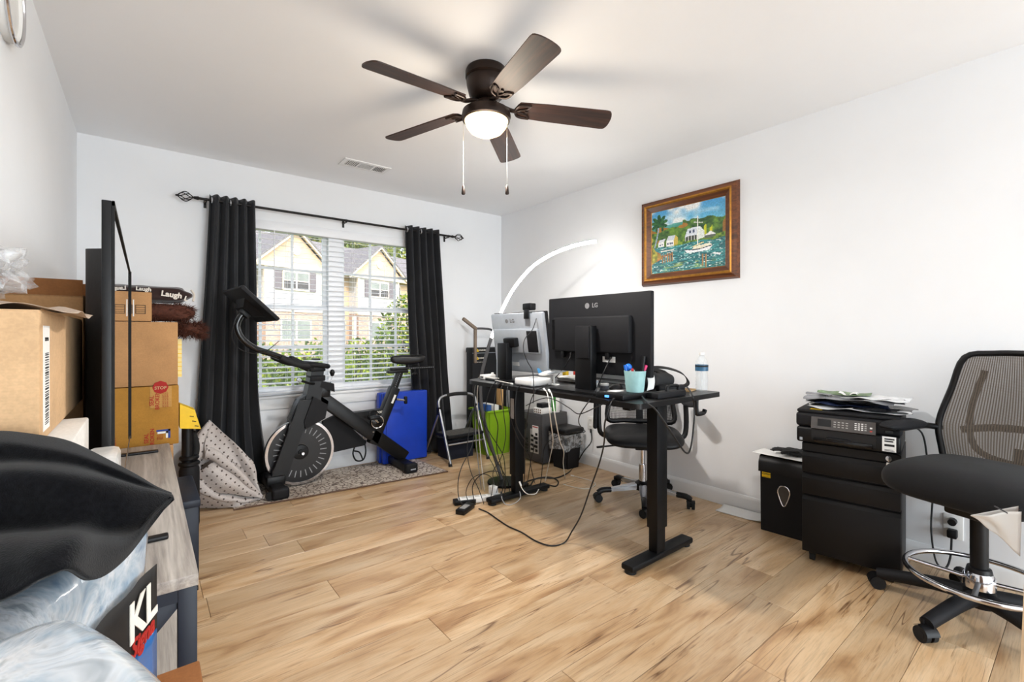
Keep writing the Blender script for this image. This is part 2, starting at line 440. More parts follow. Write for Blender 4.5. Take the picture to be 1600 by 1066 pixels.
# ------------------------------------------------------------------ blind
BL = thing('window_blind', 'white faux wood slatted blind opened across the double window', 'blind', (1.29, Y1+.02, WZ1))
BO = (1.29, Y1+.02, WZ1); SL = pm('white_blind_slat', srgb(240, 241, 244), .42, var=.015, scale=8)
obj('headrail', MB().b2((WX0+.008, Y1-.018, WZ1-.072), (WX1-.008, Y1+.045, WZ1-.002), bev=.004), SL, BL, BO)
sm = MB(); sm.box((0, 0, 0), (WX1-WX0-.03, .05, .0028), Matrix.Rotation(R(8), 3, 'X')); sme = sm.mesh('slat', None, 0); sme.materials.append(SL)
z = WZ1-.095
while z > WZ0+.055:
    o = obj('slat', sme, None, BL); o.location = (0, 0, z-WZ1); z -= .0425
obj('bottom_rail', MB().b2((WX0+.012, Y1-.008, WZ0+.012), (WX1-.012, Y1+.044, WZ0+.030), bev=.003), SL, BL, BO)
for x in (.62, .90, 1.16, 1.44, 1.74, 2.00):
    for y in (Y1-.006, Y1+.046):
        obj('ladder_cord', MB().cyl((x, y, WZ0+.03), (x, y, WZ1-.07), .0011, n=5), SL, BL, BO)
obj('lift_cord', MB().cyl((2.035, Y1-.022, .585), (2.035, Y1-.022, WZ1-.06), .0016, n=6), pm('dark_cord', srgb(60, 56, 54), .8), BL, BO)
obj('tilt_wand', MB().cyl((.80, Y1-.026, 1.20), (.80, Y1-.026, WZ1-.07), .004, n=8), SL, BL, BO)

# ------------------------------------------------------------------ curtain rod and curtains
RODM = pm('dark_bronze_rod', srgb(34, 31, 30), .4, metal=.6)
RY, RZ = 3.965, 2.115
rod = thing('curtain_rod', 'dark metal curtain rod with wire cage finials above the window', 'curtain rod', (1.34, RY, RZ)); RO = (1.34, RY, RZ)
obj('pole', MB().cyl((.30, RY, RZ), (2.385, RY, RZ), .0095, n=14), RODM, rod, RO)
for xe, sx in ((.30, -1), (2.385, 1)):
    m = MB(); m.cyl((xe, RY, RZ), (xe+sx*.03, RY, RZ), .014, .009, n=12); m.sph((xe+sx*.128, RY, RZ), .007)
    for k in range(6):
        a = 2*pi*k/6
        m.tube([(xe+sx*(.03+.095*t), RY+.033*sin(pi*t)*cos(a+1.6*t), RZ+.033*sin(pi*t)*sin(a+1.6*t)) for t in [i/10 for i in range(11)]], .0032, 6)
    obj('finial', m, RODM, rod, RO)
for x in (.345, 1.345, 2.345):
    m = MB(); m.bar((x, RY, RZ-.012), (x, Y1, RZ-.012), .012, .008); m.b2((x-.009, Y1-.004, RZ-.045), (x+.009, Y1-.0005, RZ+.01), bev=.001)
    m.cyl((x-.006, RY, RZ-.002), (x+.006, RY, RZ-.002), .0125, n=14)
    obj('bracket', m, RODM, rod, RO)
t = NT('charcoal_curtain_cloth'); mp = t.coords((1, 1, 1)); wv = t.noise(mp.outputs[0], 420, 2); nz = t.noise(mp.outputs[0], 5, 4)
rp = t.ramp(nz.outputs[0], [(.3, srgb(27, 28, 31)), (.7, srgb(38, 39, 43))]); t.l(rp.outputs[0], t.p.inputs['Base Color'])
t.setp(Roughness=.72, Sheen_Weight=.12, Specular_IOR_Level=.3); t.bump(wv.outputs[0], .15, .001); CURT = t.m
def curtain(label, xt0, xt1, xb0, xb1, folds, kick, zb=.02, seed=0):
    rnd = random.Random(seed); ph = [rnd.uniform(-.4, .4) for _ in range(40)]
    c = thing('curtain', label, 'curtain', ((xt0+xt1)/2, RY, zb), group=None); O = ((xt0+xt1)/2, RY, zb)
    def f(u, v):
        # v: 0 top .. 1 bottom
        z = 2.155+(zb-2.155)*v
        a, b = xt0+(xb0-xt0)*v**1.2, xt1+(xb1-xt1)*v**1.2
        uu = u+.012*sin(9*v+6*u)*v
        w = 2*pi*folds*u
        amp = .034+.012*v
        y = RY+amp*sin(w)+.008*sin(2.3*w+4*v)*v+.010*sin(5*v+u*4)*v
        y = min(y, 4.012)
        x = a+(b-a)*uu+.010*v*sin(w*1.7+3*v+ph[int(u*folds) % 40])
        if kick and v > .62: # fabric drawn aside by the heap on the floor
            q = (v-.62)/.38; x += kick*q*q*(u**2)
        return (x, y, z)
    obj('cloth', MB().grid(f, folds*14, 60), CURT, c, O, smooth=180, thick=.0022)
    for k in range(folds*2):
        u = (k+.5)/(folds*2)
        x = xt0+(xt1-xt0)*u
        if k in (0, folds*2-1) or k % 3 == 1:
            m = MB(); Rm = Matrix.Rotation(R(90), 3, 'Y') @ Matrix.Identity(3)
            m.tube([(x, RY+.020*cos(q), RZ+.020*sin(q)) for q in [2*pi*i/18 for i in range(18)]], .0042, 6, closed=True)
            obj('grommet', m, pm('silver_grommet', srgb(225, 225, 228), .25, metal=.7), c, O)
    return c
curtain('charcoal grommet curtain panel hanging left of the window behind the exercise bike screen', .365, .655, .245, .70, 5, .06, seed=1)
curtain('charcoal grommet curtain panel hanging right of the window beside the blue mat', 1.885, 2.235, 1.99, 2.40, 5, 0, seed=2)

# ------------------------------------------------------------------ ceiling fan
FX, FY = 1.31, 1.855
fan = thing('ceiling_fan', 'dark bronze five-blade ceiling fan with a lit glass bowl', 'ceiling fan', (FX, FY, H))
BRZ = pm('dark_bronze', srgb(46, 34, 28), .38, metal=.55, var=.1)
FANW = wood_grain('dark_walnut_blade', srgb(30, 16, 10), srgb(54, 30, 20), srgb(82, 48, 31), 'X', .55, bump=.15)
obj('motor_housing', MB().lathe([(.02, 0), (.096, 0), (.102, -.012), (.102, -.040), (.094, -.047), (.098, -.056), (.094, -.085), (.084, -.125), (.064, -.145), (.05, -.15), (.02, -.15)], n=40), BRZ, fan)
obj('light_fitting', MB().lathe([(.03, -.15), (.05, -.155), (.056, -.175), (.085, -.186), (.116, -.205), (.120, -.228), (.117, -.246), (.108, -.250), (.10, -.246)], n=40), BRZ, fan)
obj('glass_bowl', MB().lathe([(.106, -.244), (.106, -.252), (.098, -.275), (.078, -.300), (.045, -.317), (.0001, -.323)], n=40), emit('warm_lit_glass', (1, .74, .38), 2.4), fan, label='glowing warm white glass bowl')
for k in range(5):
    a = R(40.5+72*k); rot = Matrix.Rotation(a, 4, 'Z') @ Matrix.Translation((0, 0, -.176)) @ Matrix.Rotation(R(3.2), 4, 'Y') @ Matrix.Rotation(R(-13), 4, 'X')
    m = MB(); n = 14; out = []
    for i in range(n+1):
        q = -pi/2+pi*i/n; out.append((.585+.045*cos(q)*1.0 if abs(q) > 0 else .63, .066*sin(q)))
    pts = [(.165, -.052)]+[(.30, -.060)]+[(.59+.036*max(0, cos(q))**.6, .066*sin(q)) for q in [-pi/2+pi*i/12 for i in range(13)]]+[(.30, .060), (.165, .052), (.150, .03), (.150, -.03)]
    m.prism([(x, y, -.003) for x, y in pts], (0, 0, .006)); me = m.mesh('blade', None, 30); me.materials.append(FANW)
    b = obj('blade', me, None, fan); b.matrix_local = rot
    m = MB(); m.tube([(.055, 0, .010), (.09, 0, .004), (.125, 0, -.008), (.15, 0, -.009)], .010, 8, sub=4)
    for s in (-1, 1):
        m.tube([(.14, 0, -.008), (.152, s*.03, -.008), (.175, s*.043, -.007), (.215, s*.046, -.006)], .0065, 8, sub=4)
        m.tube([(.15, 0, -.008), (.175, s*.012, -.008), (.20, s*.022, -.007), (.215, s*.046, -.006)], .005, 8, sub=4)
        m.cyl((.205, s*.04, -.011), (.205, s*.04, -.004), .007, n=10)
    m.cyl((.198, 0, -.011), (.198, 0, -.004), .008, n=10)
    obj('blade_iron', m, BRZ, b)
for (dx, dy, zb) in ((-.062, .092, -.555), (.074, -.055, -.565)):
    m = MB(); zz = -.236
    m.tube([(dx*1.04, dy*1.04, -.235), (dx*1.10, dy*1.10, -.25), (dx*1.10, dy*1.10, zb)], .0007, 5)
    while zz > zb: m.sph((dx*1.10, dy*1.10, zz), .0015, u=6, v=4); zz -= .006
    ch = obj('pull_chain', m, pm('steel_chain', srgb(150, 148, 144), .4, metal=.8), fan)
    obj('pull_fob', MB().lathe([(.001, zb+.006), (.006, zb), (.0085, zb-.022), (.010, zb-.036), (.007, zb-.042), (.0005, zb-.043)], (dx*1.10, dy*1.10, 0), n=12), BRZ, ch)
light('fan_bulb', 'POINT', (FX, FY, H-.36), (0, 0, 0), 11, (1, .88, .72), shadow_soft_size=.10)
light('fan_bowl_light', 'AREA', (FX, FY, H-.326), (0, 0, 0), 23, (1, .97, .94), shape='DISK', size=.13)

# ------------------------------------------------------------------ ceiling vent
V = thing('ceiling_vent', 'white louvred air vent set in the ceiling near the window', 'air vent', (1.327, 3.49, H))
m = MB(); 
for a, b in (((-.178, -.083), (.178, -.055)), ((-.178, .055), (.178, .083)), ((-.178, -.055), (-.150, .055)), ((.150, -.055), (.178, .055)), ((-.062, -.055), (-.048, .055)), ((.052, -.055), (.066, .055))):
    m.b2((*a, -.006), (*b, 0))
obj('frame', m, TRIM, V, smooth=0)
obj('duct_back', MB().b2((-.15, -.056, -.0012), (.15, .056, -.0006)), pm('vent_dark', srgb(70, 70, 72), .8), V)
for i in range(6):
    x = -.143+.014*i; obj('louvre', MB().box((x, 0, -.004), (.007, .106, .0016), Matrix.Rotation(R(30), 3, 'Y')), TRIM, V)
    x = .075+.0135*i; obj('louvre', MB().box((x, 0, -.004), (.011, .106, .0016), Matrix.Rotation(R(-30), 3, 'Y')), TRIM, V)
for i in range(10):
    y = -.049+.0109*i; obj('louvre', MB().box((.002, y, -.004), (.096, .009, .0016), Matrix.Rotation(R(25), 3, 'X')), TRIM, V)

# ------------------------------------------------------------------ wall disc, outlets
D = thing('wall_clock', 'round white wall clock with silver rim high on the left wall', 'clock', (X0, 2.075, 2.185))
rotY = Matrix.Rotation(R(90), 3, 'Y')
obj('case', MB().lathe([(.001, .0), (.130, .0), (.130, .022), (.118, .026), (.112, .018), (.001, .018)], n=48, rot=rotY), WHT, D)
obj('rim', MB().tube([(.026, .131*cos(2*pi*i/48), .131*sin(2*pi*i/48)) for i in range(48)], .006, 8, closed=True), CHROME, D)
def outlet(y, z, label):
    o = thing('wall_outlet', label, 'outlet', (X1, y, z))
    obj('cover_plate', MB().b2((-.006, -.036, -.058), (0, .036, .058), bev=.003), WHT, o)
    for s in (-1, 1):
        obj('socket', MB().b2((-.008, -.017, s*.028-.015), (-.004, .017, s*.028+.015), bev=.003), WHT, o)
        m = MB()
        for q in (-.007, .007): m.b2((-.0085, q-.0012, s*.028-.006), (-.0078, q+.0012, s*.028+.006))
        obj('slot', m, INK, o)
outlet(2.75, .37, 'white double outlet on the right wall behind the desk chair')

# ================================================================== OUTSIDE
t = NT('lawn_grass'); nz = t.noise(t.coords().outputs[0], 6, 6, .7); rp = t.ramp(nz.outputs[0], [(.3, srgb(58, 72, 32)), (.6, srgb(104, 122, 56)), (.8, srgb(140, 140, 84))]); t.l(rp.outputs[0], t.p.inputs['Base Color']); t.setp(Roughness=.9)
struct(obj('lawn', MB().b2((-30, Y1+.3, -.6), (60, 70, -.35)), t.m))
def leaf_mat(name, a, b, c):
    t = NT(name); g = t.n('ShaderNodeNewGeometry'); rp = t.ramp(g.outputs['Random Per Island'], [(0, a), (.5, b), (1, c)])
    t.l(rp.outputs[0], t.p.inputs['Base Color']); t.setp(Roughness=.45, Specular_IOR_Level=.4)
    tr = t.n('ShaderNodeBsdfTranslucent'); t.l(rp.outputs[0], tr.inputs[0]); mx = t.n('ShaderNodeMixShader'); mx.inputs[0].default_value = .3
    t.l(t.p.outputs[0], mx.inputs[1]); t.l(tr.outputs[0], mx.inputs[2]); t.l(mx.outputs[0], t.o.inputs[0])
    return t.m
LEAFH = leaf_mat('hedge_leaf', srgb(44, 66, 18), srgb(104, 136, 34), srgb(186, 200, 62))
LEAFT = leaf_mat('tree_leaf', srgb(70, 92, 36), srgb(128, 146, 62), srgb(196, 196, 110))
BARK = pm('bark', srgb(78, 62, 50), .9, bump=.4, bscale=30)
def leaves(n, fn, size, seed):
    rnd = random.Random(seed); vs = []; fs = []
    for i in range(n):
        p = Vector(fn(rnd)); d = Vector((rnd.uniform(-1, 1), rnd.uniform(-1, 1), rnd.uniform(-.4, .8))).normalized()
        u = d.orthogonal().normalized(); u.rotate(Matrix.Rotation(rnd.uniform(0, 6.28), 3, d)); v = d.cross(u); s = size*rnd.uniform(.6, 1.25)
        b = len(vs); vs += [p-u*s*.5, p+v*s*.24-d*s*.04, p+u*s*.5, p-v*s*.24-d*s*.04]; fs += [(b, b+1, b+2), (b, b+2, b+3)]
    me = bpy.data.meshes.new('foliage'); me.from_pydata(vs, [], fs); return me
def ell(c, r):
    def f(rnd):
        while True:
            p = Vector((rnd.uniform(-1, 1), rnd.uniform(-1, 1), rnd.uniform(-1, 1)))
            if .35 < p.length < 1: return (c[0]+p.x*r[0], c[1]+p.y*r[1], max(.04, c[2]+p.z*r[2]))
    return f
def shrub(label, x, y, h, r, n, seed, size=.085, cat='shrub', group=None):
    s = thing('garden_shrub', label, cat, (x, y, -.35), group=group)
    rnd = random.Random(seed); m = MB()
    for k in range(6):
        a = rnd.uniform(0, 6.28); m.tube([(0, 0, 0), (.2*r*cos(a), .2*r*sin(a), h*.4), (.6*r*cos(a), .6*r*sin(a), h*.85)], lambda q: .018-.012*q, 6)
    obj('stems', m, BARK, s)
    me = leaves(n, ell((0, 0, h*.52), (r, r*.8, h*.5)), size, seed); me.materials.append(LEAFH); obj('foliage', me, None, s)
shrub('low leafy green shrub seen through the left window behind the bike arm', 1.10, 6.9, 1.42, .62, 2200, 11)
shrub('low leafy green shrub seen through the window left of its centre mullion', 1.95, 7.2, 1.40, .62, 2200, 12)
shrub('low leafy green shrub seen just right of the window mullion', 2.72, 7.3, 1.42, .60, 2200, 13)
shrub('tall bushy green shrub outside the right half of the window', 3.42, 7.0, 2.14, .62, 4200, 14)
shrub('tall bushy green shrub outside, half hidden by the right curtain', 4.35, 7.0, 2.06, .72, 4200, 15)
def tree(label, x, y, h, r, seed):
    s = thing('background_tree', label, 'tree', (x, y, -.35), group=None); rnd = random.Random(seed)
    m = MB(); m.tube([(0, 0, 0), (.2, 0, h*.4), (.1, .1, h*.8)], lambda q: .28*(1-.7*q), 8)
    for k in range(7):
        a = rnd.uniform(0, 6.28); z = h*rnd.uniform(.4, .65); m.tube([(.15, 0, z), (r*.4*cos(a), r*.4*sin(a), z+h*.12), (r*.8*cos(a), r*.8*sin(a), z+h*.22)], lambda q: .1*(1-.8*q), 6)
    obj('trunk', m, BARK, s)
    cs = [((rnd.uniform(-.5, .5)*r, rnd.uniform(-.5, .5)*r, h*rnd.uniform(.55, .85)), r*rnd.uniform(.4, .65)) for _ in range(7)]
    def f(q):
        c, rr = q.choice(cs); return ell(c, (rr, rr, rr*.8))(q)
    me = leaves(4200, f, .55, seed); me.materials.append(LEAFT); obj('crown', me, None, s)
tree('sunlit tree crown above the grey roof seen top left through the window', 4.2, 42.5, 11.6, 3.6, 21)
tree('sunlit tree crown behind the left gable seen above the grey roof', 9.6, 45, 12.6, 3.8, 22)
tree('sunlit tree crown above the roof between the two gables', 14.6, 47, 13.4, 3.8, 23)
tree('sunlit tree crown behind the right gable at the top of the window', 20.0, 48, 13.4, 4.0, 24)

# ------------------------------------------------------------------ townhouse row across the street
def siding(name, c, pitch, rough=.7):
    t = NT(name); mp = t.coords((1, 1, 1)); w = t.n('ShaderNodeTexWave', wave_type='BANDS', bands_direction='Z', wave_profile='SAW'); w.inputs['Scale'].default_value = pitch; t.l(mp.outputs[0], w.inputs['Vector'])
    rp = t.ramp(w.outputs['Fac'], [(0, tuple(x*.8 for x in c)), (.15, c), (1, c)]); nz = t.noise(mp.outputs[0], 2, 3)
    r2 = t.ramp(nz.outputs[0], [(.3, (.94, .94, .94)), (.7, (1, 1, 1))]); t.l(t.mix(1, rp.outputs[0], r2.outputs[0], 'MULTIPLY'), t.p.inputs['Base Color'])
    t.setp(Roughness=rough); t.bump(w.outputs['Fac'], .4, .02); return t.m
def brickmat():
    t = NT('brick_facing'); c = t.n('ShaderNodeTexCoord'); sx = t.n('ShaderNodeSeparateXYZ'); cb = t.n('ShaderNodeCombineXYZ'); t.l(c.outputs['Object'], sx.inputs[0])
    t.l(t.math('ADD', sx.outputs[0], sx.outputs[1]), cb.inputs[0]); t.l(sx.outputs[2], cb.inputs[1])
    b = t.n('ShaderNodeTexBrick'); b.inputs['Scale'].default_value = 4.2; b.inputs['Color1'].default_value = (*srgb(146, 110, 96), 1); b.inputs['Color2'].default_value = (*srgb(186, 156, 138), 1)
    b.inputs['Mortar'].default_value = (*srgb(210, 200, 192), 1); b.inputs['Mortar Size'].default_value = .02; t.l(cb.outputs[0], b.inputs['Vector']); t.l(b.outputs[0], t.p.inputs['Base Color']); t.setp(Roughness=.85)
    return t.m
SID = siding('pale_grey_siding', srgb(214, 212, 212), 1.6); TAN = siding('tan_siding', srgb(226, 196, 164), 1.6); BRK = brickmat()
t = NT('grey_shingle'); mp = t.coords((1, 1, 1)); nz = t.noise(mp.outputs[0], 9, 4, .7); rp = t.ramp(nz.outputs[0], [(.3, srgb(92, 90, 94)), (.7, srgb(142, 138, 140))]); t.l(rp.outputs[0], t.p.inputs['Base Color']); t.setp(Roughness=.9); SHG = t.m
HT = pm('house_trim', srgb(240, 226, 210), .6); SHUT = pm('grey_shutter', srgb(112, 106, 112), .6); HGL = pm('house_glass', srgb(128, 136, 132), .12, var=.25, scale=1.2); DKG = pm('dark_house_glass', srgb(66, 64, 66), .15, var=.2, scale=1.5)
HS = thing('townhouse_row', 'two-storey townhouse row with twin gables seen through the window', 'building', (7.4, 31.1, -.35), math.atan2(.351, .936))
zo = .35
def hp(name, m, mat_, par=None): return obj(name, m, mat_, par or HS, (0, 0, -zo), smooth=30)
hp('recess_wall', MB().b2((-9, 1.0, -.35), (18, 1.4, 5.6)), TAN)
m = MB(); m.prism([(-9.3, .45, 5.45), (-9.3, 5.2, 8.35), (-9.3, 10, 5.45)], (27.8, 0, 0)); hp('main_roof', m, SHG)
hp('eave_trim', MB().b2((-9.3, .40, 5.26), (18.5, .62, 5.47)), HT)
for c in (0.0, 6.85):
    m = MB(); m.b2((c-1.95, 0, 2.6), (c+1.95, 1.2, 5.4)); hp('upper_wall', m, SID)
    m = MB(); m.b2((c-1.95, -.03, -.35), (c+1.95, 1.2, 2.58)); hp('brick_wall', m, BRK)
    hp('band_trim', MB().b2((c-2.0, -.08, 2.52), (c+2.0, .1, 2.74)), HT)
    m = MB(); m.prism([(c-2.45, -.02, 5.36), (c+2.45, -.02, 5.36), (c, -.02, 7.50)], (0, 1.2, 0)); hp('gable_siding', m, TAN)
    hp('gable_vent', MB().lathe([(.001, 0), (.30, 0), (.30, .06), (.001, .06)], (c, -.02, 6.35), n=8, rot=Matrix.Rotation(R(90), 3, 'X')), HT)
    hp('gable_trim', MB().b2((c-2.62, -.16, 5.20), (c+2.62, .2, 5.42)), HT)
    for s in (-1, 1):
        m = MB(); m.prism([(c+s*2.85, -.30, 5.12), (c+s*2.85, -.30, 5.30), (c, -.30, 7.72), (c, -.30, 7.54)], (0, .16, 0)); hp('rake_board', m, HT)
        m = MB(); m.prism([(c+s*2.9, -.34, 5.25), (c+s*2.9, -.34, 5.36), (c, -.34, 7.80), (c, -.34, 7.69)], (0, 5.2, 0)); hp('gable_roof', m, SHG)
        hp('corner_board', MB().b2((c+s*1.95-.09, -.05, 2.6), (c+s*1.95+.09, .12, 5.3)), HT)
        hp('shutter', MB().b2((c+s*1.18-.22, -.07, 3.86), (c+s*1.18+.22, 0, 5.08)), SHUT)
    for (za, zb, xw) in ((3.86, 5.06, .92), (.75, 2.06, 1.05)):
        f = hp('house_window', MB().b2((c-xw, -.09, za), (c+xw, .0, zb)), HT)
        for (xa, xb) in ((c-xw+.09, c-.06), (c+.06, c+xw-.09)):
            hp('pane', MB().b2((xa, -.10, za+.09), (xb, -.085, (za+zb)/2-.03)), DKG if za > 3 else HGL, f); hp('pane', MB().b2((xa, -.10, (za+zb)/2+.03), (xb, -.085, zb-.09)), HGL, f)
for (xa, xb, za, zb) in ((2.15, 2.85, 3.55, 4.95), (3.55, 4.25, 3.55, 4.95), (9.25, 9.95, 3.55, 4.95), (-3.0, -2.3, 3.55, 4.95), (2.3, 3.1, -.35, 1.9), (3.7, 4.5, -.35, 1.9)):
    f = hp('recess_window', MB().b2((xa-.1, .93, za-.1), (xb+.1, 1.0, zb+.1)), HT); hp('pane', MB().b2((xa, .915, za), (xb, .94, zb)), DKG, f)
for x in (2.05, 4.70): hp('porch_post', MB().b2((x-.11, .1, -.35), (x+.11, .32, 2.4)), HT)

# ================================================================== LEFT SIDE: TV, stand, cartons, bales
NAVY = pm('navy_painted_wood', srgb(26, 34, 48), .5, var=.08, scale=20)
GREYW = wood_grain('grey_oak_laminate', srgb(132, 124, 118), srgb(168, 160, 152), srgb(196, 188, 180), 'Y', .5, .7, .3)
CARD = cardboard('cardboard_tan', srgb(188, 142, 96)); CARD2 = cardboard('cardboard_ochre', srgb(176, 126, 52)); CARD3 = cardboard('cardboard_pale', srgb(206, 170, 130)); CARDD = cardboard('cardboard_brown', srgb(150, 98, 56))
WCARD = cardboard('white_carton', srgb(226, 222, 216)); TAPE = pm('packing_tape', srgb(186, 150, 104), .2, var=.06, spec=.7)
st = thing('tv_stand', 'long grey wood TV stand with dark navy X-braced frame along the left wall', 'TV stand', (-.11, 2.29, 0)); SO = (-.11, 2.29, 0)
sx0, sx1, sy0, sy1 = -.325, .106, 1.40, 3.17
obj('top_board', MB().b2((sx0, sy0, .520), (sx1, sy1, .55), bev=.002), GREYW, st, SO)
for x in (sx0+.02, sx1-.022):
    for y in (sy0+.03, (sy0+sy1)/2, sy1-.03):
        obj('leg', MB().b2((x-.02, y-.02, 0), (x+.02, y+.02, .52), bev=.002), NAVY, st, SO)
for y in (sy0+.03, sy1-.03):
    for a, b in (((sx0+.04, .10), (sx1-.04, .50)), ((sx0+.04, .50), (sx1-.04, .10))):
        obj('cross_brace', MB().bar((a[0], y, a[1]), (b[0], y, b[1]), .022, .040, up=(0, 0, 1), bev=.001), NAVY, st, SO)
    obj('end_rail', MB().b2((sx0+.04, y-.018, .485), (sx1-.042, y+.018, .52)), NAVY, st, SO)
    obj('end_rail', MB().b2((sx0+.04, y-.018, .085), (sx1-.042, y+.018, .115)), NAVY, st, SO)
obj('apron', MB().b2((sx1-.035, sy0+.05, .475), (sx1-.012, sy1-.05, .52)), NAVY, st, SO)
obj('shelf', MB().b2((sx0, sy0+.01, .115), (sx1-.005, sy1-.01, .135), bev=.002), GREYW, st, SO)
m = MB(); m.cyl((sx1-.001, sy0+.03, .50), (sx1+.0015, sy0+.03, .50), .006, n=10); obj('bolt_head', m, BLK, st, SO)
# TV
tv = thing('television', 'large black flat screen TV seen edge-on on the grey stand', 'television', (-.09, 2.315, .55)); TO = (-.09, 2.315, .55)
ty0, ty1, tz0, tz1 = 1.49, 3.14, .605, 1.475
obj('panel', MB().b2((-.082, ty0, tz0), (-.0625, ty1, tz1), bev=.002), BLK, tv, TO)
sc = NT('tv_screen_glass'); sc.setp(Base_Color=(.006, .006, .008), Roughness=.035, Specular_IOR_Level=.8, Coat_Weight=1.0, Coat_Roughness=.02)
nz = sc.noise(sc.coords().outputs[0], 3); rr = sc.n('ShaderNodeMapRange'); rr.inputs['To Min'].default_value = .02; rr.inputs['To Max'].default_value = .05; sc.l(nz.outputs[0], rr.inputs[0]); sc.l(rr.outputs[0], sc.p.inputs['Roughness'])
obj('screen', MB().b2((-.0625, ty0+.008, tz0+.02), (-.061, ty1-.008, tz1-.008)), sc.m, tv, TO, smooth=0, label='glossy dark screen')
m = MB(); m.b2((-.0625, ty1-.016, tz0), (-.0545, ty1, tz1)); m.b2((-.0625, ty0, tz1-.012), (-.0575, ty1, tz1)); m.b2((-.0625, ty0, tz0), (-.0575, ty0+.010, tz1))
obj('bezel', m, RUB, tv, TO, smooth=0)
obj('bottom_bezel', MB().b2((-.0625, ty0, tz0), (-.0595, ty1, tz0+.018)), ALU, tv, TO)
m = MB(); m.prism([(-.082, ty0+.06, tz0+.02), (-.118, ty0+.16, tz0+.03), (-.128, ty0+.24, tz0+.04), (-.128, ty1-.24, tz0+.04), (-.082, ty1-.06, tz0+.02)], (0, 0, .74))
obj('back_cover', m, BLKM, tv, TO)
for y in (1.70, 2.965):
    m = MB(); m.b2((-.20, y-.016, .55), (.055, y+.016, .562), bev=.004); m.bar((-.20, y, .556), (-.085, y, .62), .024, .012);
    obj('foot', m, BLK, tv, TO)

def carton(name, label, a, b, mat_, tape=None, flaps=True, cat='cardboard box'):
    a, b = Vector(a), Vector(b); c = (a+b)/2; base = (c.x, c.y, a.z)
    t = thing(name, label, cat, base)
    obj('body', MB().b2(a, b, bev=.004), mat_, t, base)
    if flaps:
        obj('top_flap', MB().b2((a.x+.002, a.y+.002, b.z-.002), (c.x-.001, b.y-.002, b.z+.002), bev=.001), mat_, t, base)
        obj('top_flap', MB().b2((c.x+.001, a.y+.002, b.z-.002), (b.x-.002, b.y-.002, b.z+.002), bev=.001), mat_, t, base)
    if tape:
        m = MB(); m.b2((c.x-.025, a.y-.0006, b.z+.0018), (c.x+.025, b.y+.0006, b.z+.0026)); m.b2((c.x-.025, a.y-.0007, b.z-.06), (c.x+.025, a.y, b.z+.002))
        obj('packing_tape', m, TAPE, t, base)
    return t, base
# stack behind the far end of the TV stand
c1, o1 = carton('cardboard_carton', 'tan cardboard box at the bottom of the stack behind the TV stand', (-.315, 3.20, 0), (.125, 3.60, .532), CARD, flaps=False)
for zz in (.50, .47): obj('handle_print', MB().b2((.1255, 3.22, zz), (.126, 3.25, zz+.012)), INK, c1, o1)
c2, o2 = carton('cardboard_carton', 'ochre cardboard box with red seal lettering in the stack behind the TV', (-.295, 3.205, .535), (.150, 3.60, .862), CARD2, flaps=False)
yf = 3.2045
obj('seal_sticker', MB().b2((.022, yf-.0004, .745), (.118, yf, .862)), cardboard('sticker_tan', srgb(198, 150, 84)), c2, o2)
obj('octagon_print', MB().lathe([(.001, 0), (.036, 0), (.036, .0008), (.001, .0008)], (.068, yf-.0004, .856), n=8, rot=Matrix.Rotation(R(90), 3, 'X')), REDI, c2, o2)
lettering('STOP', .022, CARD3, c2, (.068, yf-.0014, .852), (1, 0, 0), (0, 0, 1), off=o2, bold=.0005)
for dx, tx in ((.030, 'SEAL'), (.055, 'BROKEN')):
    lettering(tx, .026, REDI, c2, (dx, yf-.001, .785), (0, 0, 1), (-1, 0, 0), off=o2, bold=.0004)
    lettering(tx, .026, REDI, c2, (dx-.022, yf-.001, .582), (0, 0, 1), (-1, 0, 0), off=o2, bold=.0004)
for i in range(3): lettering('DO NOT ACCEPT IF', .009, REDI, c2, (.080+.010*i, yf-.001, .785), (0, 0, 1), (-1, 0, 0), off=o2); lettering('SEAL IS', .009, REDI, c2, (.056+.010*i, yf-.001, .582), (0, 0, 1), (-1, 0, 0), off=o2)
m = MB(); m.b2((.050, yf-.0008, .612), (.112, yf, .622)); m.b2((.102, yf-.0008, .572), (.112, yf, .622)); obj('blue_mark', m, pm('blue_ink', srgb(30, 60, 140), .6), c2, o2)
m = MB(); m.b2((.055, yf-.0006, .600), (.101, yf, .611)); m.b2((.092, yf-.0006, .574), (.101, yf, .611)); obj('white_mark', m, PAPER, c2, o2)
c3, o3 = carton('cardboard_carton', 'plain tan cardboard box second from the top of the stack behind the TV', (-.295, 3.21, .866), (.146, 3.60, 1.214), CARD, flaps=True)
c4, o4 = carton('small_carton', 'small cardboard box with two printed squares on top of the box stack', (-.135, 3.215, 1.219), (.030, 3.34, 1.378), CARD, flaps=False)
for dx in (-.018, -.074):
    m = MB()
    for (a, b, c_, d_) in ((-.021, .021, .021, .024), (-.021, .021, -.024, -.021), (-.022, -.019, -.024, .024), (.019, .022, -.024, .024), (-.019, .019, .010, .012), (-.019, .019, -.004, -.002), (-.019, .019, -.014, -.012)):
        m.b2((dx+a, 3.2142, 1.283+c_), (dx+b, 3.215, 1.283+d_))
    obj('square_print', m, INK, c4, o4)
obj('white_strip', MB().b2((-.050, 3.2140, 1.245), (-.045, 3.215, 1.335)), PAPER, c4, o4)
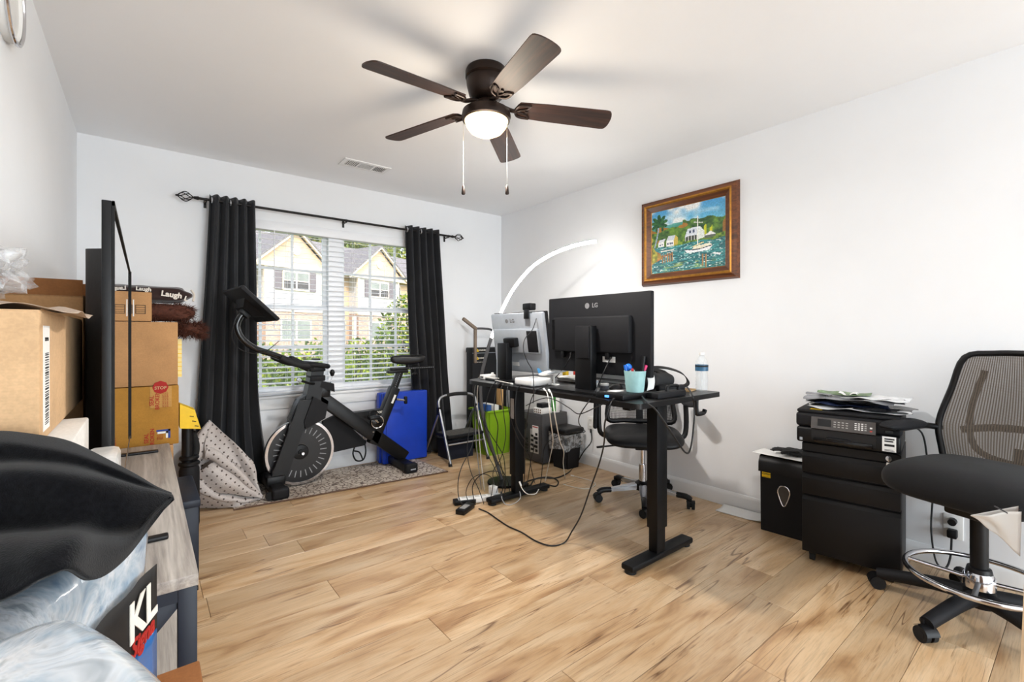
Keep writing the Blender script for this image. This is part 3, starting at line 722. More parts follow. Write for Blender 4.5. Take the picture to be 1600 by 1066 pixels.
# plush things on the stack
DBR = pm('dark_brown_plush', srgb(42, 24, 22), .95, var=.25, scale=60, bump=.4, bscale=240, sheen=.4)
def blob(c, r, seed, rough=.06, n=28, e=.55, droop=0, fz=None):
    rnd = random.Random(seed); k = [(rnd.uniform(2, 6), rnd.uniform(2, 6), rnd.uniform(0, 6.28)) for _ in range(5)]
    sp = lambda x, p: math.copysign(abs(x)**p, x)
    def f(u, v):
        a, b = 2*pi*u, pi*(v-.5)
        d = 1+rough*sum(sin(p*a+ph)*cos(q*b) for p, q, ph in k)/2
        x, y, z = sp(cos(b), e)*sp(cos(a), e), sp(cos(b), e)*sp(sin(a), e), sp(sin(b), .8)
        zz = c[2]+r[2]*z*d
        if droop: zz -= droop*max(0, x)**2
        return (c[0]+r[0]*x*d, c[1]+r[1]*y*d, zz)
    return MB().grid(f, n*2, n, closed_u=True)
pl = thing('throw_pillow', 'dark brown throw pillow printed with white words on top of the box stack', 'pillow', (.03, 3.50, 1.36)); PO = (.03, 3.50, 1.36)
obj('cover', blob((.035, 3.50, 1.385), (.185, .10, .048), 3, .05, e=.45), DBR, pl, PO, smooth=180)
WINK = pm('white_print', srgb(232, 226, 216), .8)
lettering('Laugh', .043, WINK, pl, (.125, 3.397, 1.382), (1, 0, -.12), (0, -.15, 1), off=PO, bold=.0015, depth=.004)
lettering('Laugh', .030, WINK, pl, (-.005, 3.400, 1.408), (1, 0, -.05), (0, -.1, 1), off=PO, bold=.001, depth=.004)
lettering('L', .036, WINK, pl, (.195, 3.406, 1.362), (1, 0, -.3), (.2, -.15, 1), off=PO, bold=.0015, depth=.004)
lettering('L', .036, WINK, pl, (-.085, 3.406, 1.388), (1, 0, .1), (.1, -.15, 1), off=PO, bold=.0015, depth=.004)
obj('piping', MB().tube([(.225, 3.47, 1.42), (.238, 3.45, 1.39), (.232, 3.44, 1.35)], .006, 8, sub=6), pm('beige_piping', srgb(214, 204, 192), .9), pl, PO)
FUR = pm('brown_shaggy_fur', srgb(78, 42, 30), .95, var=.45, scale=90, bump=.6, bscale=180)
def shaggy(label, c, r, seed, droop=0, n=900, L=.035):
    s = thing('fur_cushion', label, 'cushion', (c[0], c[1], c[2]-r[2])); O = (c[0], c[1], c[2]-r[2])
    obj('body', blob(c, r, seed, .06, e=.6, droop=droop), FUR, s, O, smooth=180)
    rnd = random.Random(seed); vs = []; fs = []
    for i in range(n):
        a, b = rnd.uniform(0, 6.28), rnd.uniform(-1.3, 1.3)
        d = Vector((cos(b)*cos(a), cos(b)*sin(a), sin(b))); sp = lambda x, p: math.copysign(abs(x)**p, x)
        p = Vector((c[0]+r[0]*sp(cos(b), .6)*sp(cos(a), .6), c[1]+r[1]*sp(cos(b), .6)*sp(sin(a), .6), c[2]+r[2]*sp(sin(b), .8)-droop*max(0, sp(cos(b), .6)*sp(cos(a), .6))**2))
        t_ = d.orthogonal(); t_.rotate(Matrix.Rotation(rnd.uniform(0, 6.28), 3, d)); q = p+(d+t_*rnd.uniform(-.6, .6)+Vector((.2, 0, -.25))).normalized()*L*rnd.uniform(.5, 1.2)
        w_ = t_.normalized()*.0022; bix = len(vs); vs += [p-w_, p+w_, q]; fs.append((bix, bix+1, bix+2))
    me = bpy.data.meshes.new('fur'); me.from_pydata(vs, [], fs); me.materials.append(FUR); me.transform(Matrix.Translation(-Vector(O)))
    f = obj('fur', me, None, s); f['kind'] = 'stuff'
shaggy('reddish brown shaggy fur cushion squeezed under the printed pillow', (.075, 3.49, 1.279), (.165, .095, .050), 5, .0)
shaggy('dark brown shaggy cushion drooping over the right edge of the box stack', (.222, 3.49, 1.180), (.068, .09, .036), 6, .02, 1100, .045)
# things standing on the floor behind the stand
tool = thing('upright_tool', 'black upright tool with yellow plastic hood behind the TV stand', 'tool', (.208, 3.36, 0)); U = (.208, 3.36, 0)
m = MB(); m.prism([(.160, 3.31, .60), (.262, 3.31, .585), (.232, 3.31, .70), (.160, 3.31, .74)], (0, .11, 0)); obj('hood', m, YEL, tool, U)
m = MB()
for q in range(3): m.box((.217+.012*q, 3.3085, .665-.03*q), (.020, .002, .004), Matrix.Rotation(R(15), 3, 'Y'))
obj('hood_slot', m, INK, tool, U)
obj('post', MB().cyl((.200, 3.36, .10), (.200, 3.36, .62), .030, n=18), BLK, tool, U)
obj('hose', MB().tube([(.225, 3.38, .56), (.245, 3.39, .48), (.24, 3.38, .42), (.225, 3.37, .38)], .018, 10, sub=5), RUB, tool, U)
for zz, rr_ in ((.40, .050), (.365, .055)): obj('base_ring', MB().lathe([(.02, zz), (rr_-.008, zz), (rr_, zz+.008), (rr_, zz+.018), (rr_-.008, zz+.026), (.02, zz+.026)], (.208, 3.36, 0), n=28), BLK, tool, U)
obj('canister', MB().lathe([(.02, 0), (.048, 0), (.052, .02), (.052, .34), (.045, .365), (.02, .365)], (.208, 3.36, 0), n=28), BLKM, tool, U)
obj('paper_tab', MB().b2((.1465, 3.44, .89), (.176, 3.446, 1.12)), pm('pale_yellow', srgb(244, 224, 150), .5), c3, o3)
for i in range(8): obj('tab_stripe', MB().b2((.1465, 3.4385, .90+.026*i), (.176, 3.44, .904+.026*i)), YEL, c3, o3)
ns = thing('storage_case', 'dark navy storage case on the floor beside the TV stand', 'case', (.155, 2.85, 0)); U = (.155, 2.85, 0)
obj('body', MB().b2((.118, 2.62, 0), (.20, 3.08, .34), bev=.006), NAVY, ns, U); obj('lid', MB().b2((.114, 2.61, .34), (.206, 3.09, .375), bev=.006), NAVY, ns, U)
# near cartons between the camera and the TV
carton('cardboard_carton', 'cardboard carton standing on the floor under the white box by the left wall', (-.335, 1.12, 0), (-.04, 1.385, .62), CARD, flaps=False)
wb, ow = carton('white_carton', 'white box under the big cardboard carton beside the TV edge', (-.335, 1.16, .624), (-.103, 1.47, .955), WCARD, flaps=False)
bc, ob = carton('cardboard_carton', 'big near cardboard carton with barcode label stacked on the white box', (-.337, 1.135, .958), (-.142, 1.84, 1.190), CARD3)
obj('barcode_label', MB().b2((-.1424, 1.165, .975), (-.1415, 1.235, 1.165)), PAPER, bc, ob)
rnd = random.Random(4); m = MB(); z = .985
while z < 1.115:
    h = rnd.choice((.0012, .002, .0032)); m.b2((-.1416, 1.185, z), (-.1409, 1.222, z+h)); z += h+rnd.choice((.0014, .0024, .003))
obj('barcode', m, INK, bc, ob)
lettering('SHIP TO', .010, INK, bc, (-.1412, 1.20, 1.140), (0, 1, 0), (0, 0, 1), off=ob)
obj('front_label', MB().b2((-.30, 1.1342, 1.06), (-.20, 1.1350, 1.15)), PAPER, bc, ob)
tc, ot = carton('cardboard_carton', 'open-flapped cardboard carton standing on the stand behind the TV', (-.337, 1.93, .552), (-.147, 2.46, 1.27), CARD, flaps=False)
obj('open_flap', MB().b2((-.335, 2.452, 1.262), (-.149, 2.46, 1.345)), CARDD, tc, ot)
obj('open_flap', MB().b2((-.335, 1.93, 1.262), (-.149, 1.936, 1.315)), CARDD, tc, ot)
def paper_f(u, v): return (-.330+.235*u, 1.155+.31*v, 1.1945+.010*sin(7*u+4*v)**2+.014*(1-u)*sin(5*v)**2-.018*max(0, u-.85)*4)
single('packing_paper', MB().grid(paper_f, 24, 30), KRAFT, 'wrinkled kraft packing paper lying on the big near carton', 'paper', (-.22, 1.4, 1.194), smooth=180, thick=.0008)
FILM = plastic_film('clear_plastic_film', (.82, .84, .86), .10, .55, 18)
def bag_f(u, v):
    a = 2*pi*u; b = pi*v
    d = 1+.16*sin(5*a+3*b)+.12*sin(9*a-7*b)+.08*sin(15*b+4*a)
    return (-.255+.070*sin(b)*cos(a)*d, 1.32+.15*cos(b)*d*(1 if cos(b) > 0 else .9), 1.275+.052*sin(b)*sin(a)*d-.006*cos(b))
bg_ = thing('plastic_bag', 'crumpled clear plastic bag on top of the big near carton', 'bag', (-.255, 1.32, 1.212)); U = (-.255, 1.32, 1.212)
obj('film', MB().grid(bag_f, 36, 30, closed_u=True), FILM, bg_, U, smooth=60)
obj('knot', MB().cyl((-.25, 1.475, 1.252), (-.249, 1.487, 1.250), .010, n=10), BLK, bg_, U)
WRAP = plastic_film('milky_plastic_wrap', (.86, .85, .83), .75, .98, 10, .2)
single('wrapped_package', MB().b2((-.098, 1.18, .624), (-.042, 1.375, .90), bev=.012), WRAP, 'milky plastic wrapped package beside the white box', 'package', (-.07, 1.28, .624))
sm_, os_ = carton('cardboard_carton', 'small brown taped carton on the floor at the near end of the TV stand', (-.03, 1.03, 0), (.092, 1.195, .452), CARDD, flaps=False)
obj('dark_tape', MB().b2((.055, 1.0293, .40), (.0926, 1.1956, .415)), INK, sm_, os_)

# shrink-wrapped bales in the near corner
def bale(label, corner, dirs, lens, h, printed):
    c = Vector((*corner, 0)); d1, d2 = Vector((*dirs[0], 0)).normalized(), Vector((*dirs[1], 0)).normalized()
    ctr = c+d1*lens[0]/2+d2*lens[1]/2
    t_ = thing('paper_towel_bale', label, 'bale', (ctr.x, ctr.y, 0), math.atan2(d1.y, d1.x))
    t = NT('printed_film_'+('a' if printed else 'b')); mp = t.coords(); nz = t.noise(mp.outputs[0], 11, 4, .6, 1.5); 
    rp = t.ramp(nz.outputs[0], [(.3, srgb(120, 146, 172)), (.45, srgb(176, 192, 206)), (.58, srgb(214, 220, 226)), (.7, srgb(150, 160, 168))])
    t.l(rp.outputs[0], t.p.inputs['Base Color']); t.setp(Roughness=.16, Specular_IOR_Level=.7, Coat_Weight=.4); t.bump(nz.outputs[0], .35, .01)
    m = MB(); m.box((0, 0, h/2), (lens[0], lens[1], h), bev=.035, seg=4)
    bmesh.ops.subdivide_edges(m.bm, edges=[e for e in m.bm.edges if e.calc_length() > .05], cuts=5, use_grid_fill=True)
    rnd = random.Random(3)
    for v in m.bm.verts:
        q = v.co; v.co += Vector((sin(31*q.y+19*q.z), sin(27*q.x+23*q.z), .7*sin(25*q.x+29*q.y)))*.004
    obj('film', m, t.m, t_, smooth=60)
    return t_, d1, d2
A_, d1, d2 = bale('clear and pale blue plastic-wrapped paper bale nearest the camera', (-.048, .605), ((.367, -.93), (-.93, -.367)), (.235, .27), .90, False)
B_, d1, d2 = bale('plastic-wrapped paper bale with printed black and blue band under the black cloth', (-.112, .62), ((.36, .93), (-.93, .36)), (.34, .21), .868, True)
# local frame of B: x along the printed side, side at y = -.11
for (za, zb, mt, nm) in ((.690, .790, INK, 'black_band'), (.610, .690, pm('blue_print', srgb(44, 98, 160), .25, var=.2, scale=14), 'blue_band')):
    obj(nm, MB().grid(lambda u, v: (-.150+.30*u, -.1155-.002*sin(20*u), za+(zb-za)*v), 20, 4), mt, B_, smooth=180, thick=.001)
lettering('KL', .078, WINK, B_, (.147, -.1185, .742), (1, 0, 0), (0, 0, 1), bold=.002, depth=.0006, align='RIGHT')
lettering('Signa', .036, REDI, B_, (.10, -.1185, .705), (1, 0, 0), (0, 0, 1), bold=.001, shear=.25, depth=.0006)
# black cloth thrown over the bales
CG = [[(-0.153,0.627,0.905),(-0.103,0.617,0.910),(-0.077,0.610,0.924),(-0.056,0.618,0.923),(-0.041,0.671,0.885),(-0.019,0.743,0.872),(0.006,0.812,0.882),(0.033,0.867,0.901)],
[(-0.158,0.657,0.927),(-0.108,0.647,0.932),(-0.081,0.638,0.941),(-0.054,0.643,0.940),(-0.037,0.693,0.909),(-0.013,0.757,0.885),(0.008,0.823,0.890),(0.034,0.866,0.902)],
[(-0.168,0.716,0.935),(-0.118,0.706,0.940),(-0.088,0.695,0.940),(-0.057,0.684,0.937),(-0.039,0.733,0.910),(-0.014,0.777,0.888),(0.010,0.828,0.894),(0.034,0.866,0.903)],
[(-0.190,0.848,0.904),(-0.140,0.838,0.909),(-0.104,0.823,0.908),(-0.068,0.807,0.906),(-0.038,0.821,0.888),(-0.008,0.823,0.885),(0.012,0.845,0.896),(0.034,0.872,0.904)],
[(-0.193,0.870,0.970),(-0.143,0.860,0.975),(-0.107,0.844,0.972),(-0.070,0.834,0.962),(-0.035,0.845,0.944),(-0.006,0.860,0.925),(0.014,0.869,0.914),(0.034,0.882,0.903)],
[(-0.212,0.980,0.963),(-0.162,0.970,0.968),(-0.121,0.950,0.965),(-0.078,0.930,0.955),(-0.039,0.924,0.934),(-0.005,0.903,0.918),(0.014,0.894,0.911),(0.033,0.889,0.902)],
[(-0.216,1.010,0.987),(-0.166,1.000,0.992),(-0.124,0.979,0.984),(-0.080,0.957,0.970),(-0.039,0.937,0.946),(-0.005,0.916,0.925),(0.015,0.905,0.912),(0.033,0.892,0.902)],
[(-0.240,1.105,0.984),(-0.190,1.105,0.989),(-0.140,1.090,0.980),(-0.097,1.059,0.969),(-0.046,0.993,0.945),(-0.009,0.945,0.925),(0.013,0.918,0.911),(0.033,0.898,0.902)],
[(-0.240,1.110,0.900),(-0.190,1.110,0.895),(-0.140,1.098,0.895),(-0.097,1.067,0.895),(-0.046,1.001,0.895),(-0.009,0.953,0.895),(0.013,0.926,0.895),(0.033,0.906,0.895)]]
def patch(G, sub=6):
    G = [[Vector(p) for p in r] for r in G]; G = [smooth_line(r, sub) for r in G]
    cols = [smooth_line([r[i] for r in G], sub) for i in range(len(G[0]))]
    nu, nv = len(cols)-1, len(cols[0])-1
    return (lambda u, v: cols[round(u*nu)][round(v*nv)]), nu, nv
f, nu, nv = patch(CG)
BCL = pm('black_fleece', srgb(15, 15, 17), 1.0, var=.5, scale=160, bump=.5, bscale=500, sheen=.10, spec=.05)
single('black_fleece_jacket', MB().grid(f, nu, nv), BCL, 'black fleece garment thrown over the plastic-wrapped bales in the foreground', 'clothing', (-.09, .83, .90), smooth=180, thick=.006)

# ================================================================== BIKE CORNER
# patterned runner under the bike
t = NT('patterned_runner'); mp = t.coords((1, 1, 1)); vo = t.n('ShaderNodeTexVoronoi', feature='DISTANCE_TO_EDGE'); vo.inputs['Scale'].default_value = 26; wn = t.noise(mp.outputs[0], 9, 3)
mx = t.n('ShaderNodeVectorMath', operation='ADD'); sc_ = t.n('ShaderNodeVectorMath', operation='SCALE'); sc_.inputs['Scale'].default_value = .07; t.l(wn.outputs[1], sc_.inputs[0]); t.l(mp.outputs[0], mx.inputs[0]); t.l(sc_.outputs[0], mx.inputs[1]); t.l(mx.outputs[0], vo.inputs['Vector'])
rp = t.ramp(vo.outputs['Distance'], [(.0, srgb(92, 80, 74)), (.05, srgb(120, 104, 96)), (.09, srgb(192, 180, 166)), (.5, srgb(208, 198, 186))]); bl = t.noise(mp.outputs[0], 4, 2); rb = t.ramp(bl.outputs[0], [(.38, (.74, .70, .68)), (.50, (1, 1, 1))])
t.l(t.mix(1, rp.outputs[0], rb.outputs[0], 'MULTIPLY'), t.p.inputs['Base Color']); t.setp(Roughness=.95); fz = t.noise(mp.outputs[0], 400); t.bump(fz.outputs[0], .4, .002); RUGM = t.m
ru = thing('patterned_runner_rug', 'beige and brown patterned runner rug under the exercise bike', 'rug', (1.2, 3.7, 0)); U = (1.2, 3.7, 0)
obj('pile', MB().prism([(.455, 3.49, .001), (1.975, 3.355, .001), (1.93, 3.985, .001), (.49, 3.985, .001)], (0, 0, .008)), RUGM, ru, U)
obj('bound_edge', MB().tube([(.455, 3.487, .006), (1.2, 3.421, .006), (1.977, 3.352, .006)], .0055, 8), pm('rug_binding', srgb(96, 74, 60), .9, var=.3, scale=120), ru, U)

# exercise bike, in the plane y = 3.73
BK = thing('exercise_bike', 'black spinning bike with tilted screen in front of the window', 'exercise bike', (1.22, 3.73, .009)); U = (1.22, 3.73, .009); yb = 3.73
FRM = pm('black_frame_paint', srgb(11, 11, 13), .42, var=.1, scale=30, spec=.4)
def bp(name, m, mt=FRM, par=None, **k): return obj(name, m, mt, par or BK, U, **k)
def plate(poly, ya, yb_): return MB().prism([(x, ya, z) for x, z in poly], (0, yb_-ya, 0))
for nm, x in (('front_stabiliser', .735), ('rear_stabiliser', 1.715)):
    s_ = bp(nm, MB().b2((x-.045, 3.52, .018), (x+.045, 3.95, .082), bev=.012))
    for y in (3.505, 3.965):
        bp('end_cap', MB().b2((x-.055, y-.032, .009), (x+.055, y+.032, .088), bev=.020, seg=4), BLKM, s_)
        bp('levelling_foot', MB().cyl((x, y, .009), (x, y, .03), .022, n=16), RUB, s_)
m = MB(); m.b2((1.70, 3.4725, .036), (1.745, 3.4745, .046)); bp('stabiliser_label', m, SILV)
for y in (3.482, 3.50):
    bp('transport_wheel', MB().cyl((.672, y+.02, .038), (.672, y+.032, .038), .028, n=18), RUB)
for ya in (3.655, 3.770):   # fork blades
    bp('fork_blade', plate([(.900, .66), (1.000, .66), (.800, .075), (.690, .075)], ya, ya+.035))
bp('fork_foot', MB().b2((.675, 3.64, .06), (.80, 3.82, .13), bev=.012))
bp('head_column', plate([(.925, .56), (1.045, .56), (1.075, .87), (.985, .87)], 3.672, 3.788))
bp('column_collar', MB().b2((.975, 3.664, .79), (1.085, 3.796, .835), bev=.008), BLKM)
bp('wheel_guard', plate([(.975, .70), (1.015, .705), (1.115, .63), (1.090, .50), (.925, .42), (.855, .46), (.835, .52), (.905, .665)], 3.690, 3.770))
bp('guard_cover', plate([(.990, .68), (1.095, .61), (1.075, .51), (.935, .445), (.925, .50)], 3.640, 3.690), BLKM)
fw = bp('flywheel', MB().lathe([(.03, -.014), (.225, -.014), (.225, .014), (.03, .014)], (.920, 3.735, .262), n=64, rot=Matrix.Rotation(R(90), 3, 'X')), pm('flywheel_black', srgb(24, 24, 26), .3, var=.05))
bp('rim', MB().lathe([(.224, -.018), (.242, -.018), (.246, -.012), (.246, .012), (.242, .018), (.224, .018)], (.920, 3.735, .262), n=72, rot=Matrix.Rotation(R(90), 3, 'X'), ring=True), CHROME, fw)
bp('hub', MB().lathe([(.001, .034), (.020, .034), (.022, .024), (.052, .020), (.058, .012), (.10, .012), (.10, -.01), (.001, -.01)], (.920, 3.735, .262), n=32, rot=Matrix.Rotation(R(90), 3, 'X')), BLK, fw)
bp('axle_nut', MB().cyl((.920, 3.690, .262), (.920, 3.650, .262), .011, n=6), CHROME, fw)
tm = MB(); tm.box((0, 0, 0), (.048, .002, .006)); tme = tm.mesh('tick_mark', None, 0); tme.materials.append(pm('grey_print', srgb(150, 150, 152), .5))
for k in range(28):
    a = 2*pi*k/28; o = obj('tick_mark', tme, None, fw); o.location = (.920+.165*cos(a)-U[0], 3.7205-U[1], .262+.165*sin(a)-U[2]); o.rotation_euler = (0, -a, 0)
bp('main_beam', MB().bar((.985, yb, .725), (1.765, yb, .085), .080, .105, up=(0, 0, 1), bev=.012))
bp('beam_bracket', MB().b2((1.05, 3.685, .66), (1.13, 3.775, .76), bev=.012))
bp('bottle_pod', plate([(1.045, .745), (1.155, .70), (1.150, .765), (1.060, .79)], 3.67, 3.79), BLKM)
bp('seat_sleeve', MB().bar((1.475, yb, .24), (1.675, yb, .695), .080, .082, up=(1, 0, 0), bev=.010))
bp('gusset_plate', plate([(1.23, .515), (1.60, .525), (1.52, .30)], 3.695, 3.765))
bp('seat_post', MB().bar((1.655, yb, .65), (1.735, yb, .855), .040, .055, up=(1, 0, 0), bev=.005))
m = MB()
for k in range(9):
    q = k/9; m.cyl((1.672+.058*q, yb-.0215, .700+.145*q), (1.672+.058*q, yb-.0205, .700+.145*q), .0035, n=8)
bp('post_hole', m, SILV)
bp('post_label', MB().box((1.648, yb-.0425, .60), (.018, .002, .075), Matrix.Rotation(R(24), 3, 'Y')), WHT)
k_ = bp('height_knob', MB().cyl((1.685, yb-.02, .592), (1.760, yb-.02, .578), .010, n=12), CHROME)
bp('knob_grip', MB().b2((1.755, yb-.038, .545), (1.780, yb-.002, .612), bev=.010), BLK, k_)
bp('slider_rail', MB().b2((1.640, 3.705, .842), (2.050, 3.755, .862), bev=.004))
bp('slider_mount', MB().b2((1.610, 3.700, .815), (1.790, 3.760, .842), bev=.006))
m = MB()
for k in range(14): m.cyl((1.80+.018*k, 3.7035, .852), (1.80+.018*k, 3.705, .852), .003, n=6)
bp('rail_hole', m, SILV)
bp('seat_clamp', MB().cyl((1.800, yb, .862), (1.800, yb, .905), .022, n=16), BLK)
k_ = bp('slide_knob', MB().cyl((1.865, yb, .842), (1.865, yb, .805), .008, n=10), BLK); bp('knob_grip', MB().lathe([(.001, .785), (.022, .787), (.026, .797), (.02, .808), (.001, .81)], (1.865, yb, 0), n=16), BLK, k_)
def saddle(u, v):
    a = 2*pi*u; b = pi*(v-.5); x = cos(b)*cos(a); w = .038+.062*min(1, max(0, (x+.55)/1.1))**1.3
    z = sin(b); return (1.795+.158*x, yb+w*math.copysign(abs(cos(b)*sin(a))**.8, sin(a))*1.05, .930+.046*math.copysign(abs(z)**.6, z)*(.85 if z > 0 else 1)+.010*abs(x)**2-.008*(x < -.4)*abs(x+.4))
bp('saddle', MB().grid(saddle, 40, 20, closed_u=True), pm('black_saddle_vinyl', srgb(20, 20, 22), .42, var=.1, bump=.08, bscale=500), smooth=180)
bp('belt_cover', plate([(1.10, .46), (1.21, .505), (1.44, .26), (1.43, .225), (1.09, .20)], 3.775, 3.82), BLKM)
cr = bp('crank_disc', MB().lathe([(.001, .028), (.030, .028), (.052, .018), (.056, 0), (.001, 0)], (1.500, 3.692, .425), n=28, rot=Matrix.Rotation(R(90), 3, 'X')), BLKG)
bp('crank_ring', MB().tube([(1.500+.050*cos(2*pi*i/30), 3.672, .425+.050*sin(2*pi*i/30)) for i in range(30)], .004, 6, closed=True), CHROME, cr)
ca = bp('crank_arm', MB().bar((1.500, 3.662, .425), (1.445, 3.655, .480), .016, .030, up=(0, 1, 0), bev=.005), CHROME)
pd = bp('pedal', MB().b2((1.400, 3.575, .462), (1.490, 3.645, .490), bev=.010), BLK)
bp('toe_cage', MB().tube([(1.40, 3.585, .485), (1.402, 3.59, .525), (1.445, 3.60, .535), (1.487, 3.61, .50)], .005, 8, sub=5), BLK, pd)
bp('crank_arm', MB().bar((1.500, 3.835, .425), (1.430, 3.84, .265), .016, .030, up=(0, 1, 0), bev=.005), CHROME)
pd = bp('pedal', MB().b2((1.385, 3.845, .215), (1.475, 3.91, .250), bev=.010), BLK)
bp('toe_cage', MB().tube([(1.385, 3.865, .215), (1.365, 3.865, .150), (1.395, 3.87, .085), (1.455, 3.875, .080), (1.480, 3.88, .140), (1.475, 3.89, .215)], .0065, 8, sub=5), BLK, pd)
bp('cage_strap', MB().tube([(1.375, 3.862, .170), (1.42, 3.862, .150), (1.45, 3.87, .085)], .006, 8, sub=4), BLK, pd)
lettering('BODGE', .024, WINK, BK, (1.545, 3.694, .500), (1, 0, 0), (0, 0, 1), off=U, bold=.0006)
for (x, z) in ((1.50, .480), (1.47, .345)): bp('bolt', MB().cyl((x, 3.694, z), (x, 3.685, z), .007, n=8), CHROME)
# handlebar
bp('bar_platform', MB().b2((.975, 3.66, .865), (1.085, 3.80, .888), bev=.008), BLKM)
loop = [(1.09, yb, .905), (1.085, 3.61, .905), (1.03, 3.57, .915), (.94, 3.585, .925), (.90, 3.64, .925), (.90, 3.82, .925), (.94, 3.875, .925), (1.03, 3.885, .915), (1.085, 3.85, .905)]
bp('handlebar', MB().tube(loop, .018, 12, closed=True, sub=5), BLKM)
for y in (3.585, 3.875):
    bp('bar_grip', MB().tube([(.975, y, .918), (.88, y, .925), (.79, y, .962), (.755, y, .985)], .022, 12, sub=4), pm('grip_foam', srgb(26, 26, 28), .8, bump=.3, bscale=300))
bp('elbow_pad', MB().bar((.960, 3.64, .900), (.820, 3.64, .975), .085, .045, up=(0, 0, 1), bev=.012), BLKM)
bp('pad_stripe', MB().bar((.935, 3.5965, .905), (.845, 3.5965, .955), .002, .004, up=(0, 0, 1)), WHT)
bp('phone_rest', MB().b2((1.01, 3.69, .950), (1.055, 3.77, .962), bev=.004), BLK)
bp('resistance_knob', MB().lathe([(.001, 0), (.012, .004), (.020, .03), (.012, .05), (.001, .055)], (1.145, 3.70, .82), n=14), BLK)
bp('knob_stem', MB().cyl((1.125, 3.71, .745), (1.147, 3.70, .825), .004, n=8), CHROME)
bp('adjust_lever', MB().tube([(1.0, 3.665, .775), (.955, 3.63, .785), (.885, 3.61, .812)], .009, 8, sub=3), BLK)
bp('lever_tip', MB().bar((.895, 3.612, .805), (.865, 3.604, .825), .022, .026, bev=.006), SILV)
# screen on a swan neck
bp('screen_arm', MB().tube([(.965, 3.69, .885), (.84, 3.67, .950), (.70, 3.645, 1.010), (.60, 3.625, 1.05), (.520, 3.61, 1.115), (.488, 3.605, 1.195), (.505, 3.605, 1.262), (.535, 3.605, 1.295)], .021, 14, sub=6), pm('arm_gloss_black', srgb(16, 16, 18), .25, coat=.3))
bp('arm_cable', MB().tube([(.50, 3.58, 1.27), (.455, 3.575, 1.17), (.475, 3.575, 1.075), (.56, 3.59, 1.02), (.66, 3.60, 1.03), (.74, 3.57, 1.10)], .0025, 6, sub=6), CBL)
def scr_box(x0, x1, y0, y1, z0, z1): return MB().b2((x0, y0, z0), (x1, y1, z1), bev=.006)
Ms = Matrix.Translation((.5665, 3.60, 1.348)) @ Matrix.Rotation(R(5), 4, 'Z') @ Matrix.Rotation(R(-46.5), 4, 'Y')
def scr(name, m, mt, par=None):
    m.bm.transform(Ms); return bp(name, m, mt, par)
sp_ = scr('screen', scr_box(-.013, .013, -.245, .245, -.152, .152), BLKM)
scr('screen_glass', MB().b2((.0132, -.238, -.145), (.0142, .238, .145)), sc.m, sp_)
scr('screen_hump', MB().prism([(-.013, -.11, -.10), (-.055, -.07, -.06), (-.055, -.07, .03), (-.013, -.11, .07)], (0, .22, 0)), BLKM, sp_)
scr('screen_mount', MB().b2((-.085, -.035, -.05), (-.05, .035, .02), bev=.006), BLK, sp_)

# folded dotted rug heap
t = NT('dotted_rug_backing'); uv = t.n('ShaderNodeTexCoord'); mp = t.n('ShaderNodeMapping'); t.l(uv.outputs['Object'], mp.inputs[0]); mp.inputs['Rotation'].default_value = (0, R(40), 0); mp.inputs['Scale'].default_value = (1, .0, 1)
vo = t.n('ShaderNodeTexVoronoi', feature='F1'); vo.inputs['Scale'].default_value = 27; vo.inputs['Randomness'].default_value = 0; t.l(mp.outputs[0], vo.inputs['Vector'])
rp = t.ramp(vo.outputs['Distance'], [(.0, srgb(74, 62, 58)), (.13, srgb(88, 76, 70)), (.17, srgb(196, 188, 184)), (1, srgb(196, 188, 184))]); wv = t.noise(uv.outputs['UV'] and mp.outputs[0], 160, 2)
r2 = t.ramp(wv.outputs[0], [(.35, (.84, .84, .84)), (.6, (1, 1, 1))]); t.l(t.mix(1, rp.outputs[0], r2.outputs[0], 'MULTIPLY'), t.p.inputs['Base Color']); t.setp(Roughness=.9); t.bump(wv.outputs[0], .3, .002); DOT = t.m
def quad(m, a, b, c, d, bulge, n=14, uvs=(.35, .35), w=0):
    a, b, c, d = map(Vector, (a, b, c, d)); bl_ = Vector(bulge); uvs = (((b-a).length+(c-d).length)/2, ((d-a).length+(c-b).length)/2)
    m.grid(lambda u, v: a*(1-u)*(1-v)+b*u*(1-v)+c*u*v+d*(1-u)*v+bl_*sin(pi*u)*sin(pi*v)+bl_*w*sin(3*pi*u)*sin(pi*v), n, n, uvs=uvs)
P_ = dict(P0=(.350, 3.74, .55), a=(.270, 3.72, .418), b=(.258, 3.66, .267), c=(.348, 3.64, .315), d=(.311, 3.66, .397), e=(.599, 3.66, .25), f=(.631, 3.59, .016), g=(.369, 3.60, .341), h=(.260, 3.58, .253), i=(.315, 3.55, .159), j=(.483, 3.55, .073), k=(.455, 3.53, .006), l=(.217, 3.70, .006), m=(.222, 3.62, .234), e2=(.481, 3.70, .408))
m = MB()
quad(m, P_['P0'], P_['e2'], (.52, 3.68, .24), (.311, 3.69, .397), (.0, .025, .0), w=.3)           # rear upper face
quad(m, P_['e2'], P_['e'], P_['f'], (.52, 3.68, .24), (.01, -.03, .01), uvs=(.25, .28))
quad(m, P_['P0'], P_['d'], P_['c'], P_['b'], (-.01, -.05, 0), uvs=(.2, .22)); quad(m, P_['P0'], P_['b'], (.235, 3.72, .26), P_['a'], (-.01, -.015, 0), uvs=(.2, .1))
quad(m, (.369, 3.555, .341), (.640, 3.535, .022), (.315, 3.525, .150), (.262, 3.545, .253), (0, -.06, .03), w=.14)               # front fold
quad(m, P_['d'], (.52, 3.68, .24), P_['f'], (.369, 3.555, .341), (0, -.015, .045))            # rounded crest
